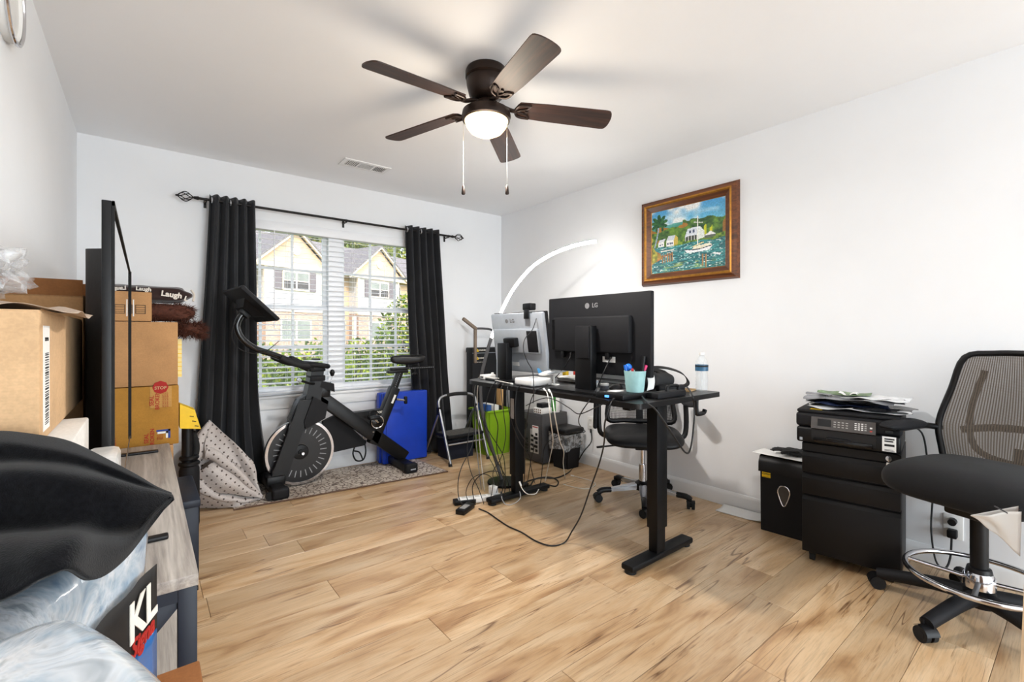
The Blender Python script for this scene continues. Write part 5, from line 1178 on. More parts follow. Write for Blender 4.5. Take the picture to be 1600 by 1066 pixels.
single('wood_plank', MB().b2((2.72, 3.60, .02), (2.745, 3.68, .66), bev=.002), wood_grain('pine_wood', srgb(186, 140, 84), srgb(210, 168, 108), srgb(226, 190, 136), 'Z'), 'light wooden board sticking out of the lime green tote', 'board', (2.73, 3.64, .02))
single('black_folder', MB().b2((2.67, 3.56, .02), (2.70, 3.78, .46), bev=.003), BLKM, 'black folder standing in the lime green tote', 'folder', (2.685, 3.67, .02))

# folded walking treadmill stood on end
wt = thing('walking_treadmill', 'tall black folded exercise machine with warning stickers and brown grip handle', 'exercise machine', (2.78, 3.93, 0)); U = (2.78, 3.93, 0)
obj('deck', MB().b2((2.565, 3.875, .0), (3.0, 3.985, 1.005), bev=.012), BLKM, wt, U)
obj('top_cap', MB().b2((2.56, 3.870, .965), (3.005, 3.99, 1.012), bev=.008), BLK, wt, U); obj('trim_line', MB().b2((2.566, 3.8735, .955), (2.99, 3.875, .959)), SILV, wt, U)
BRG = pm('brown_grip', srgb(128, 112, 98), .6, var=.08)
obj('handle_post', MB().b2((2.578, 3.85, .86), (2.606, 3.875, 1.205), bev=.004), BRG, wt, U)
obj('handle_grip', MB().bar((2.440, 3.852, 1.302), (2.606, 3.862, 1.198), .034, .034, bev=.010), BRG, wt, U)
obj('handle_bar', MB().tube([(2.60, 3.862, 1.205), (2.70, 3.865, 1.205), (2.80, 3.865, 1.19), (2.88, 3.865, 1.13), (2.90, 3.868, 1.0)], .011, 8, sub=4), GREYM, wt, U)
for (x, z) in ((2.625, .985), (2.625, .905)):
    m = MB(); m.prism([(x-.016, 3.8690, z-.013), (x+.016, 3.8690, z-.013), (x, 3.8690, z+.016)], (0, .0014, 0)); w_ = obj('warning_triangle', m, YEL, wt, U)
    obj('triangle_mark', MB().b2((x-.0015, 3.8682, z-.007), (x+.0015, 3.8691, z+.006)), INK, w_, (0, 0, 0) and U)
lettering('WARNING', .022, WINK, wt, (2.69, 3.8686, .985), (1, 0, 0), (0, 0, 1), off=U, bold=.0005); lettering('WARNING', .020, WINK, wt, (2.685, 3.8740, .905), (1, 0, 0), (0, 0, 1), off=U, bold=.0005)
lettering('KEEP HANDS CLEAR', .009, WINK, wt, (2.66, 3.8740, .865), (1, 0, 0), (0, 0, 1), off=U)

ph_ = thing('usb_charger', 'white charging block with cables on the far corner of the desk', 'charger', (1.86, 2.60, .84)); U = (1.86, 2.60, .84)
obj('case', MB().b2((1.80, 2.575, .8405), (1.90, 2.63, .872), bev=.006), WHT, ph_, U); obj('port_row', MB().b2((1.7992, 2.585, .850), (1.8006, 2.62, .862)), GREYM, ph_, U)
cc_ = thing('charging_cable', 'coiled pale cable lying on the far desk corner', 'cable', (1.85, 2.53, .8405)); U = (1.85, 2.53, .8405)
obj('cord', MB().tube([(1.84+.045*cos(q*1.05)+.004*q, 2.60-.018*q+.035*sin(q*1.05), .8455+.012*abs(sin(q*.6))) for q in [i*.35 for i in range(26)]], .0035, 6), CWH, cc_, U, smooth=180); obj('plug_tip', MB().b2((1.875, 2.585, .872), (1.89, 2.60, .884), bev=.002), WHT, cc_, U)
# power strip and adapters on the floor
ps = thing('power_strip', 'white power strip on the floor at the far desk foot', 'power strip', (1.80, 2.63, 0), R(-20))
obj('body', MB().b2((-.15, -.028, .001), (.15, .028, .04), bev=.008), WHT, ps)
for i in range(6): obj('socket', MB().b2((-.125+.046*i, -.016, .04), (-.095+.046*i, .016, .0412), bev=.0005), pm('socket_grey', srgb(196, 194, 188), .5), ps)
wa = thing('plug_adapter', 'white plug adapter standing on the power strip', 'adapter', (1.895, 2.60, .041)); obj('case', MB().b2((-.022, -.03, .0005), (.022, .03, .055), bev=.006), WHT, wa); obj('seam', MB().b2((-.0225, -.002, .004), (.0225, .002, .05)), SILV, wa)
for (x, y, rz, lab, z) in ((1.63, 2.545, .5, 'black laptop power brick on the floor by the far desk foot', 0), (1.70, 2.665, -.3, 'black power brick behind the far desk foot', 0), (2.18, 2.655, .3, 'black power brick beside the lamp base', 0)):
    b_ = thing('power_brick', lab, 'adapter', (x, y, z), rz); obj('case', MB().b2((-.075, -.032, .001), (.075, .032, .032), bev=.006), BLK, b_); obj('rating_label', MB().b2((-.045, -.020, .032), (.03, .020, .0326)), pm('grey_label', srgb(150, 148, 146), .6, var=.4, scale=120), b_)

# ------------------------------------------------------------------ cables
CABLES = [
    ('black video cable drooping from the black monitor over the desk edge', 'B', 0.0028, [(1.920, 1.872, 1.051), (1.860, 1.844, 0.992), (2.071, 2.162, 0.870), (1.752, 1.933, 0.848), (1.690, 1.927, 0.832), (1.672, 1.961, 0.730), (1.736, 2.070, 0.523), (1.896, 2.261, 0.282), (1.999, 2.397, 0.124)]),
    ('black cable falling from the black monitor to the trash can', 'B', 0.0028, [(1.928, 1.586, 1.035), (1.836, 1.556, 0.967), (1.820, 1.602, 0.860), (1.690, 1.528, 0.827), (1.672, 1.565, 0.765), (1.834, 1.736, 0.680), (1.993, 1.866, 0.606), (2.122, 1.955, 0.548), (2.182, 2.099, 0.512), (2.195, 2.279, 0.450), (2.168, 2.365, 0.381), (2.188, 2.413, 0.261), (2.248, 2.493, 0.118), (2.263, 2.538, 0.006)]),
    ('thin black cable sagging in a V under the middle of the desk', 'B', 0.0025, [(1.672, 1.398, 0.838), (1.672, 1.475, 0.801), (1.672, 1.578, 0.757), (1.672, 1.644, 0.777), (1.672, 1.727, 0.803), (1.672, 1.809, 0.811), (1.672, 1.896, 0.787), (1.741, 2.065, 0.732)]),
    ('black cable looping down beside the near desk leg', 'B', 0.004, [(1.935, 1.414, 0.850), (1.718, 1.216, 0.849), (1.727, 1.183, 0.824), (1.784, 1.164, 0.751), (1.855, 1.158, 0.672), (1.939, 1.169, 0.608), (1.992, 1.178, 0.607), (2.040, 1.190, 0.685), (2.082, 1.208, 0.785), (2.070, 1.217, 0.865), (2.474, 1.503, 0.850), (2.378, 1.518, 0.848)]),
    ('long black power cable trailing from the desk across the open floor', 'B', 0.004, [(1.747, 1.414, 0.850), (1.690, 1.398, 0.824), (1.672, 1.417, 0.734), (1.756, 1.492, 0.619), (1.783, 1.547, 0.500), (1.808, 1.630, 0.344), (1.823, 1.707, 0.185), (1.829, 1.779, 0.074), (1.804, 1.812, 0.006), (1.722, 1.828, 0.006), (1.693, 1.920, 0.006), (1.703, 2.059, 0.006), (1.694, 2.168, 0.006), (1.706, 2.292, 0.006), (1.722, 2.423, 0.006), (1.714, 2.513, 0.006)]),
    ('black power cable running from the wall outlet along the floor', 'B', 0.005, [(3.045, 2.738, 0.314), (3.006, 2.696, 0.226), (2.940, 2.723, 0.144), (2.910, 2.799, 0.006), (2.714, 2.697, 0.006), (2.557, 2.670, 0.006), (2.466, 2.743, 0.006), (2.356, 2.748, 0.006), (2.226, 2.714, 0.006)]),
    ('thin white cable hanging straight past the grey computer tower', 'W', 0.003, [(1.728, 1.896, 0.846), (1.690, 1.824, 0.821), (1.672, 1.784, 0.702), (2.002, 2.113, 0.477), (2.196, 2.343, 0.310), (2.386, 2.575, 0.135), (2.440, 2.662, 0.006)]),
    ('white cable hanging down in front of the trash can', 'W', 0.003, [(1.711, 1.836, 0.846), (1.690, 1.789, 0.818), (1.672, 1.746, 0.708), (2.037, 2.086, 0.477), (2.197, 2.214, 0.362), (2.406, 2.431, 0.197), (2.606, 2.611, 0.006)]),
    ('white cable lying in a loop on the floor behind the desk chair', 'W', 0.003, [(2.705, 2.638, 0.006), (2.717, 2.544, 0.006), (2.724, 2.436, 0.006), (2.674, 2.359, 0.006), (2.563, 2.336, 0.006), (2.517, 2.408, 0.006), (2.494, 2.520, 0.006)]),
    ('grey cable bending from the far desk corner to the floor near the stool', 'G', 0.0035, [(1.797, 2.320, 0.846), (1.871, 2.587, 0.846), (1.860, 2.711, 0.846), (1.843, 2.750, 0.776), (1.843, 2.750, 0.612), (1.850, 2.745, 0.384), (1.875, 2.750, 0.196), (1.940, 2.812, 0.006)]),
    ('pale cable hanging over the far desk corner next to the green tote', 'W', 0.0035, [(1.753, 2.211, 0.846), (1.800, 2.474, 0.846), (1.856, 2.689, 0.835), (1.851, 2.731, 0.750), (1.855, 2.728, 0.568), (1.871, 2.728, 0.339), (1.897, 2.733, 0.141), (1.935, 2.763, 0.006)]),
    ('black cable bowed outwards to the left of the far desk leg', 'B', 0.003, [(1.824, 2.714, 0.826), (1.821, 2.742, 0.769), (1.820, 2.717, 0.574), (1.773, 2.678, 0.385), (1.675, 2.654, 0.262), (1.633, 2.636, 0.172), (1.626, 2.616, 0.068), (1.651, 2.577, 0.006)]),
    ('black cable hanging from the desk edge in front of the green tote', 'B', 0.003, [(1.717, 2.334, 0.846), (1.690, 2.344, 0.815), (1.672, 2.367, 0.718), (1.666, 2.380, 0.577), (1.721, 2.400, 0.425), (1.835, 2.437, 0.274), (1.933, 2.488, 0.149), (2.034, 2.581, 0.006)]),
    ('black cable hanging in a long S beside the far desk leg', 'B', 0.003, [(1.698, 2.255, 0.846), (1.690, 2.284, 0.817), (1.672, 2.286, 0.689), (1.702, 2.287, 0.587), (1.726, 2.332, 0.437), (1.808, 2.395, 0.296), (1.882, 2.464, 0.174), (2.000, 2.642, 0.006)]),
    ('black cable draped across the green tote to the power strip', 'B', 0.003, [(1.856, 2.689, 0.835), (1.853, 2.717, 0.769), (1.850, 2.681, 0.575), (1.870, 2.601, 0.460), (1.888, 2.523, 0.376), (1.897, 2.477, 0.297), (2.089, 2.712, 0.006)]),
    ('black cable curled upright around the white power strip', 'B', 0.003, [(1.739, 2.595, 0.006), (1.718, 2.594, 0.122), (1.728, 2.535, 0.207), (1.767, 2.466, 0.250), (1.816, 2.427, 0.246), (1.846, 2.416, 0.193), (1.870, 2.435, 0.120), (1.923, 2.525, 0.006)]),
    ('black cable coiled flat on the floor behind the far desk leg', 'B', 0.005, [(2.267, 2.644, 0.006), (2.427, 2.753, 0.006), (2.537, 2.707, 0.006), (2.517, 2.600, 0.006), (2.418, 2.524, 0.006), (2.380, 2.611, 0.006), (2.246, 2.569, 0.006)]),
    ('grey cable looped over the far desk foot', 'G', 0.003, [(1.790, 2.371, 0.133), (1.778, 2.342, 0.098), (1.788, 2.308, 0.073), (1.830, 2.276, 0.085), (1.868, 2.271, 0.110), (1.890, 2.305, 0.137)]),
    ('white cable curving over the near side of the far desk foot', 'W', 0.003, [(1.896, 2.312, 0.192), (1.896, 2.287, 0.157), (1.903, 2.244, 0.135), (1.928, 2.198, 0.142), (1.973, 2.213, 0.157)]),
    ('black cable plugged in behind the silver monitor', 'B', 0.0025, [(1.944, 2.198, 1.263), (1.771, 2.042, 1.176), (1.684, 2.008, 1.121), (1.666, 1.997, 1.057), (1.683, 1.984, 0.996), (1.705, 1.966, 0.942), (1.418, 1.626, 0.900), (1.690, 1.938, 0.824), (1.672, 1.923, 0.770)]),
    ('thin black cable in the tangle hanging around the far desk leg', 'B', 0.0026, [(1.716, 2.240, 0.846), (1.690, 2.238, 0.817), (1.672, 2.195, 0.700), (1.709, 2.218, 0.539), (1.748, 2.315, 0.377), (1.766, 2.428, 0.247), (2.017, 2.733, 0.006)]),
    ('thin black cable in the tangle hanging around the far desk leg', 'B', 0.0026, [(1.834, 2.706, 0.826), (1.833, 2.745, 0.750), (1.832, 2.695, 0.531), (1.827, 2.609, 0.368), (1.832, 2.504, 0.259), (1.831, 2.453, 0.178), (1.934, 2.628, 0.006)]),
    ('thin black cable in the tangle hanging around the far desk leg', 'B', 0.0026, [(1.718, 2.193, 0.846), (1.690, 2.175, 0.815), (1.672, 2.128, 0.672), (1.807, 2.204, 0.489), (1.954, 2.279, 0.350), (2.013, 2.360, 0.208), (2.226, 2.639, 0.006)]),
    ('thin black cable in the tangle hanging around the far desk leg', 'B', 0.0026, [(1.702, 2.594, 0.006), (1.673, 2.604, 0.095), (1.695, 2.561, 0.195), (1.753, 2.503, 0.227), (1.795, 2.469, 0.181), (1.847, 2.570, 0.006)]),
    ('thin black cable in the tangle hanging around the far desk leg', 'B', 0.0026, [(1.702, 2.076, 0.846), (1.690, 2.090, 0.812), (1.672, 2.074, 0.642), (1.870, 2.218, 0.477), (1.974, 2.264, 0.412), (2.023, 2.352, 0.281), (2.337, 2.665, 0.006)]),
    ('thin black cable in the tangle hanging around the far desk leg', 'B', 0.0026, [(1.827, 2.711, 0.826), (1.830, 2.748, 0.741), (1.777, 2.700, 0.558), (1.718, 2.658, 0.376), (1.707, 2.602, 0.238), (1.740, 2.551, 0.116), (1.786, 2.558, 0.006)]),
]
CM = {'B': CBL, 'W': CWH, 'G': pm('grey_cable_rubber', srgb(140, 140, 140), .5)}
for lab, mk, r, pts in CABLES:
    base = min(pts, key=lambda p: p[2])
    c = thing('power_cable', lab, 'cable', base, group='tangled desk cables' if 'tangle hanging' in lab else None)
    obj('cord', MB().tube(pts, r, 7, sub=6), CM[mk], c, base, smooth=180)
    a, b = Vector(pts[0]), Vector(pts[1]); q = (b-a).normalized()
    obj('connector', MB().bar(a-q*.006, a+q*.024, r*3.2, r*2.6, bev=.001), BLK if mk != 'W' else WHT, c, base)

# ================================================================== CHAIRS
SEATF = pm('black_seat_fabric', srgb(17, 16, 17), .85, var=.2, scale=200, bump=.4, bscale=600, sheen=.08, spec=.25)
SEATL = pm('black_seat_vinyl', srgb(14, 13, 15), .45, spec=.35, var=.1, scale=30, bump=.1, bscale=400)
def mesh_cloth(name, c, fu, fv, a0=.25, thr=.5):
    t = NT(name); uv = t.n('ShaderNodeTexCoord'); sx = t.n('ShaderNodeSeparateXYZ'); t.l(uv.outputs['UV'], sx.inputs[0])
    su = t.math('SINE', t.math('MULTIPLY', sx.outputs[0], fu)); sv = t.math('SINE', t.math('MULTIPLY', sx.outputs[1], fv))
    q = t.math('GREATER_THAN', t.math('MAXIMUM', su, sv), thr)
    al = t.math('ADD', t.math('MULTIPLY', q, 1-a0), a0); t.l(al, t.p.inputs['Alpha']); nz = t.noise(uv.outputs['UV'], 90)
    rp = t.ramp(nz.outputs[0], [(.3, tuple(x*.85 for x in c)), (.7, c)]); t.l(rp.outputs[0], t.p.inputs['Base Color']); t.setp(Roughness=.8, Specular_IOR_Level=.2)
    return t.m
def caster(par, x, y, a, rw=.027, mt=BLK):
    """twin-wheel caster under the end of a base arm; a = heading"""
    c = Matrix.Translation((x, y, 0)) @ Matrix.Rotation(a, 4, 'Z')
    m = MB(); m.cyl((0, -.024, rw), (0, -.006, rw), rw, n=24); m.cyl((0, .006, rw), (0, .024, rw), rw, n=24); m.cyl((0, -.025, rw), (0, .025, rw), rw*.55, n=16); m.bm.transform(c); o = obj('caster', m, RUB, par)
    m = MB(); m.cyl((-.012, 0, rw+.01), (-.012, 0, rw*2+.022), .0065, n=10); m.grid(lambda u, v: ((rw+.004)*cos(pi*(.05+.75*u)), -.026+.052*v, rw+(rw+.004)*sin(pi*(.05+.75*u))), 12, 4); m.bm.transform(c); obj('caster_hood', m, mt, o)
def superellipse_pad(cx, cy, z0, z1, rx, ry, e=.42, crown=.012, front_drop=.0, edge=.55):
    def f(u, v):
        a, b = 2*pi*u, pi*(v-.5); sp = lambda q, p: math.copysign(abs(q)**p, q)
        x, y, z = sp(cos(b), edge)*sp(cos(a), e), sp(cos(b), edge)*sp(sin(a), e), sp(sin(b), .9)
        zz = (z0+z1)/2+(z1-z0)/2*z
        if z > 0: zz += crown*(1-x*x)*(1-y*y)*z
        zz -= front_drop*max(0, x)**3
        return (cx+rx*x, cy+ry*y, zz)
    return MB().grid(f, 56, 24, closed_u=True)
# ------------------------------------------------------------------ desk chair, local +x = facing
ch = thing('task_chair', 'black mesh-back task chair on silver base tucked under the desk', 'chair', (2.70, 1.95, 0), R(-139))
obj('seat', superellipse_pad(0, 0, .415, .495, .245, .255, crown=.012, front_drop=.03, edge=.42), SEATL, ch, smooth=180)
obj('seat_pan', MB().b2((-.14, -.16, .398), (.14, .16, .42), bev=.01), BLKM, ch)
obj('tilt_mechanism', MB().b2((-.10, -.06, .365), (.10, .06, .408), bev=.012), BLK, ch)
lv = obj('height_lever', MB().tube([(.04, -.05, .385), (.05, -.16, .385), (.055, -.27, .372)], .006, 8, sub=3), BLK, ch); obj('lever_paddle', MB().bar((.055, -.26, .374), (.057, -.315, .366), .012, .028, up=(1, 0, 0), bev=.005), BLK, lv)
obj('lever_box', MB().b2((.0, .06, .345), (.05, .115, .40), bev=.008), BLK, ch)
obj('column_tube', MB().cyl((0, 0, .23), (0, 0, .37), .0145, n=18), CHROME, ch); obj('column_sleeve', MB().cyl((0, 0, .095), (0, 0, .25), .026, n=20), CHROME, ch)
obj('base_hub', MB().lathe([(.03, .075), (.058, .08), (.055, .12), (.035, .135), (.03, .135)], n=24), BLK, ch)
for k in range(5):
    a = R(146+139+72*k); d = Vector((cos(a), sin(a), 0)); s = Vector((-sin(a), cos(a), 0))
    def pl_(r, w, z): return [d*r+s*w+Vector((0, 0, z)), d*r-s*w+Vector((0, 0, z))]
    m = MB(); P1, P2, Q1, Q2 = pl_(.045, .028, .122), pl_(.235, .017, .092), pl_(.045, .028, .080), pl_(.235, .017, .068)
    m.bm.faces.new([m.bm.verts.new(v) for v in (P1[0], P1[1], P2[1], P2[0])]); vs = m.bm.verts; vs.ensure_lookup_table()
    q = [m.bm.verts.new(v) for v in (Q1[0], Q1[1], Q2[1], Q2[0])]; p = vs[:4] if False else None
    m = MB(); V8 = [m.bm.verts.new(v) for v in (P1[0], P1[1], P2[1], P2[0], Q1[0], Q1[1], Q2[1], Q2[0])]
    for f_ in ((0, 1, 2, 3), (4, 5, 6, 7), (0, 1, 5, 4), (1, 2, 6, 5), (2, 3, 7, 6), (3, 0, 4, 7)): m.bm.faces.new([V8[i] for i in f_])
    bmesh.ops.bevel(m.bm, geom=m.bm.edges[:], offset=.006, segments=2, affect='EDGES')
    b_ = obj('base_arm', m, ALU, ch)
    obj('arm_tip', MB().tube([d*.225+Vector((0, 0, .080)), d*.285+Vector((0, 0, .078)), d*.315+Vector((0, 0, .060))], .019, 10, sub=3), BLK, b_)
    caster(ch, d.x*.315, d.y*.315, a+.9*k)
# backrest on the far side of the seat
def back_pt(u, v):   # u across, v up
    y = (u-.5)*(.46-.06*v); z = .52+.345*v; x = -.235-.05*v+.10*(2*u-1)**2*.6-.02*sin(pi*v)
    return (x, y, z)
BM = mesh_cloth('white_flecked_mesh', srgb(34, 34, 36), 300, 300, .10, .55)
obj('mesh_panel', MB().grid(back_pt, 24, 20, uvs=(1, 1)), BM, ch, smooth=180)
fr = [back_pt(0, 0), back_pt(.25, -.03), back_pt(.5, -.04), back_pt(.75, -.03), back_pt(1, 0), back_pt(1.02, .35), back_pt(1.0, .75), back_pt(.93, 1), back_pt(.5, 1.05), back_pt(.07, 1), back_pt(0, .75), back_pt(-.02, .35)]
obj('back_frame', MB().tube(fr, .018, 10, closed=True, sub=5), BLK, ch)
for v in (.30, .62): obj('cross_rib', MB().tube([Vector(back_pt(u, v+.10*(2*u-1)**2))+Vector((-.014, 0, 0)) for u in (0, .2, .4, .6, .8, 1)], .011, 8, sub=4), BLK, ch)
obj('spine', MB().bar((-.262, 0, .44), (-.300, 0, .90), .05, .02, up=(1, 0, 0), bev=.006), BLK, ch); obj('spine_foot', MB().tube([(-.06, 0, .39), (-.20, 0, .40), (-.262, 0, .46)], .022, 10, sub=4), BLK, ch)
# arms: one folded down, one level
for s in (-1, 1):
    a_ = obj('arm_support', MB().tube([(-.05, s*.16, .415), (-.06, s*.27, .43), (-.075, s*.298, .50), (-.09, s*.298, .66 if s > 0 else .74)], .017, 10, sub=4), BLK, ch)
    if s > 0: obj('arm_pad', superellipse_pad(.02, s*.30, .665, .695, .125, .045, e=.6), BLKM, a_, smooth=180)
    else: obj('arm_pad', MB().bar((-.07, -.318, .765), (-.045, -.325, .475), .030, .065, up=(1, 0, 0), bev=.013, seg=3), BLKM, a_)

# ------------------------------------------------------------------ drafting chair
dc = thing('drafting_chair', 'black mesh drafting chair with chrome foot ring at the right edge', 'chair', (2.60, .290, 0), R(162.5))
obj('seat', superellipse_pad(.0, 0, .500, .618, .265, .260, e=.5, crown=.014, front_drop=.03, edge=.38), SEATF, dc, smooth=180)
obj('seat_pan', MB().b2((-.16, -.15, .478), (.15, .15, .51), bev=.012), BLKM, dc); obj('mechanism', MB().b2((-.12, -.07, .430), (.10, .07, .485), bev=.012), BLK, dc)
obj('gas_rod', MB().cyl((0, 0, .38), (0, 0, .47), .014, n=16), BLK, dc); obj('gas_sleeve', MB().cyl((0, 0, .205), (0, 0, .425), .0275, n=24), BLK, dc)
hub = obj('ring_hub', MB().lathe([(.028, .140), (.050, .145), (.048, .190), (.040, .205), (.028, .208)], n=28), CHROME, dc); obj('hub_cap', MB().lathe([(.028, .205), (.040, .205), (.036, .222), (.028, .224)], n=24), BLK, hub)
obj('foot_ring', MB().tube([(.225*cos(2*pi*i/48), .225*sin(2*pi*i/48), .182) for i in range(48)], .0105, 12, closed=True), CHROME, dc)
for k in range(4):
    a = R(20+90*k); obj('ring_spoke', MB().cyl((.045*cos(a), .045*sin(a), .172), (.222*cos(a), .222*sin(a), .181), .0085, n=10), CHROME if k % 2 else GREYM, dc)
A0 = math.atan2(.333, .005)-R(162.5)   # arm heading towards the far caster
obj('base_hub', MB().lathe([(.02, .07), (.05, .075), (.05, .13), (.03, .142), (.02, .142)], n=24), BLK, dc)
for k in range(5):
    a = A0+R(72*k); d = Vector((cos(a), sin(a), 0)); s = Vector((-sin(a), cos(a), 0))
    b_ = obj('base_arm', MB().tube([d*.03+Vector((0, 0, .108)), d*.13+Vector((0, 0, .103)), d*.25+Vector((0, 0, .082)), d*.325+Vector((0, 0, .066))], lambda q: .030-.006*q, 12, sub=4), BLKM, dc)
    caster(dc, d.x*.33, d.y*.33, a+.5+.8*k, .029)
def bk2(u, v):
    w = .47-.10*v if v > .42 else .428-.10*((.42-v)/.42)**1.6
    w = .49-.16*max(0, (v-.38)/.62)**1.3-.13*max(0, (.38-v)/.38)**1.5; y = (u-.5)*w
    z = .535+.525*v; x = -.235-.075*v-.030*sin(pi*v)+.055*(2*u-1)**2
    return (x, y, z)
DMESH = mesh_cloth('taupe_ribbed_mesh', srgb(104, 95, 86), 330, 700, .50, .25)
obj('mesh_panel', MB().grid(bk2, 26, 26, uvs=(1, 1)), DMESH, dc, smooth=180)
fr = [bk2(0, 0), bk2(.25, -.02), bk2(.5, -.03), bk2(.75, -.02), bk2(1, 0), bk2(1.01, .2), bk2(1.01, .4), bk2(1.0, .7), bk2(.985, .97), bk2(.75, 1.01), bk2(.5, 1.015), bk2(.25, 1.01), bk2(.015, .97), bk2(0, .7), bk2(-.01, .4), bk2(-.01, .2)]
obj('back_frame', MB().tube(fr, .0125, 10, closed=True, sub=4), BLK, dc)
bar = [bk2(.18, .86), bk2(.15, .5), bk2(.2, .2), bk2(.5, .12), bk2(.8, .2), bk2(.85, .5), bk2(.82, .86)]
obj('rear_support', MB().tube([Vector(p)+Vector((-.03, 0, 0)) for p in bar], .013, 8, sub=5), BLKM, dc)
obj('lumbar_bar', MB().tube([Vector(bk2(u, .30+.10*(1-(2*u-1)**2)))+Vector((-.018, 0, 0)) for u in (.12, .3, .5, .7, .88)], .016, 8, sub=4), BLK, dc)
obj('back_post', MB().tube([(-.08, 0, .485), (-.22, 0, .49), (-.285, 0, .54), (-.315, 0, .66)], .022, 10, sub=4), BLK, dc)
for s in (-1, 1):
    p = Vector(bk2(.5+s*.5, .36))
    a_ = obj('arm_support', MB().tube([p+Vector((-.01, 0, -.01)), p+Vector((.06, s*.03, .0)), (.0, s*.275, p.z-.002), (.03, s*.278, p.z)], .014, 10, sub=4), BLK, dc)
    obj('arm_pad', superellipse_pad(-.025, s*.277, p.z-.004, p.z+.030, .135, .042, e=.6), BLKM, a_, smooth=180)

# ================================================================== RIGHT WALL: cabinet, printer, shredder, picture
CABM = pm('black_steel_cabinet', srgb(17, 16, 17), .48, spec=.4, metal=.25, var=.08, scale=120, bump=.08, bscale=900)
rzc = math.atan2(-.06, .38)+0   # slight turn
fc = thing('filing_cabinet', 'black mobile filing cabinet with three drawers under the printer', 'cabinet', (2.84, .77, 0), R(9))
hw, hd = .195, .19
obj('body', MB().b2((-hd+.018, -hw, .045), (hd, hw, .600), bev=.003), CABM, fc)
for (za, zb, nm) in ((.455, .555, 'drawer'), (.345, .445, 'drawer'), (.052, .335, 'drawer')):
    d_ = obj(nm, MB().b2((-hd-.004, -hw+.002, za), (-hd+.018, hw-.002, zb-.020), bev=.003), CABM, fc)
    m = MB(); m.prism([(-hd-.004, -hw+.002, zb-.020), (-hd+.016, -hw+.002, zb-.020), (-hd+.016, -hw+.002, zb-.001), (-hd+.012, -hw+.002, zb-.001)], (0, 2*hw-.004, 0)); obj('finger_pull', m, CABM, d_)
obj('top_rail', MB().b2((-hd+.004, -hw+.001, .560), (-hd+.02, hw-.001, .598)), CABM, fc)
lk = obj('lock', MB().cyl((-hd-.004, -hw+.045, .578), (-hd+.006, -hw+.045, .578), .012, n=18), CHROME, fc)
obj('key', MB().b2((-hd-.018, -hw+.0435, .566), (-hd-.004, -hw+.0465, .590), bev=.001), CHROME, lk)
m = MB(); m.prism([(-hd-.016, -hw+.038, .562), (-hd-.016, -hw+.052, .562), (-hd-.020, -hw+.058, .522), (-hd-.020, -hw+.034, .522)], (.003, 0, 0)); obj('key_tag', m, pm('clear_tag', srgb(220, 218, 214), .2, var=.2, scale=60), lk)
for x in (-hd+.04, hd-.04):
    for y in (-hw+.04, hw-.04):
        c_ = obj('caster', MB().cyl((x, y-.011, .021), (x, y+.011, .021), .0205, n=18), RUB, fc); obj('caster_fork', MB().b2((x-.014, y-.014, .030), (x+.014, y+.014, .046), bev=.003), BLK, c_)
# printer
pr = thing('printer', 'black inkjet printer with control panel on the filing cabinet', 'printer', (2.80, .775, .602), R(9))
pw, pd_ = .205, .165
obj('base', MB().b2((-pd_, -pw, .002), (pd_+.03, pw, .080), bev=.012, seg=3), BLK, pr)
obj('upper_body', MB().b2((-pd_+.006, -pw-.004, .081), (pd_+.03, pw+.004, .150), bev=.014, seg=3), BLKM, pr)
obj('scanner_lid', MB().b2((-pd_+.012, -pw, .150), (pd_+.03, pw, .168), bev=.007), BLKM, pr)
m = MB(); m.prism([(-pd_-.010, -.115, .080), (-pd_-.002, -.115, .076), (-pd_+.010, -.115, .132), (-pd_+.002, -.115, .136)], (0, .255, 0)); cpn = obj('control_panel', m, pm('panel_grey', srgb(74, 70, 68), .4), pr)
pa, pb = Vector((-pd_-.0102, 0, .080)), Vector((-pd_+.0018, 0, .136)); pv = pb-pa; pn = Vector((-.977, 0, .21))
def on_panel(y, v): return pa+pv*v+Vector((0, y, 0))+pn*.0006
def pbox(y, v, w, h, mt, nm): obj(nm, MB().bar(on_panel(y, v-h/2), on_panel(y, v+h/2), w, .0016, up=(-1, 0, .2)), mt, cpn)
pbox(.085, .55, .055, .60, BLKG, 'display')
for i in range(4):
    for j in range(4): pbox(-.040-.0125*i, .28+.16*j, .008, .085, WHT if i < 3 else pm('grey_key', srgb(170, 168, 164), .5), 'key')
for i in range(4):
    for j in range(3): pbox(.042-.016*i, .30+.2*j, .009, .07, pm('grey_key', srgb(170, 168, 164), .5), 'key')
pbox(-.098, .5, .009, .12, WHT, 'key'); pbox(-.098, .25, .009, .1, pm('red_key', srgb(180, 60, 50), .5), 'key')
obj('paper_slot', MB().b2((-pd_-.002, -.115, .018), (-pd_+.01, .140, .074)), INK, pr)
obj('paper_tray', MB().b2((-pd_-.012, -.105, .012), (-pd_+.02, .130, .034), bev=.004), BLKG, pr); obj('tray_lip', MB().b2((-pd_-.020, -.02, .030), (-pd_, .075, .042), bev=.005), BLK, pr)
obj('setup_sticker', MB().b2((-pd_-.001, -.188, .010), (-pd_+.002, -.138, .078)), PAPER, pr)
m = MB()
for i, (a, b) in enumerate(((.064, .070), (.054, .060), (.034, .044), (.018, .020), (.013, .015))): m.b2((-pd_-.0015, -.182+.004*(i % 2), a), (-pd_-.0008, -.146, b))
obj('sticker_text', m, INK, pr); obj('card_slot', MB().b2((-pd_+.004, -.178, .094), (-pd_+.0075, -.148, .104)), BLKG, pr); obj('badge', MB().b2((-pd_-.0012, .178, .012), (-pd_+.002, .190, .026)), SILV, pr)
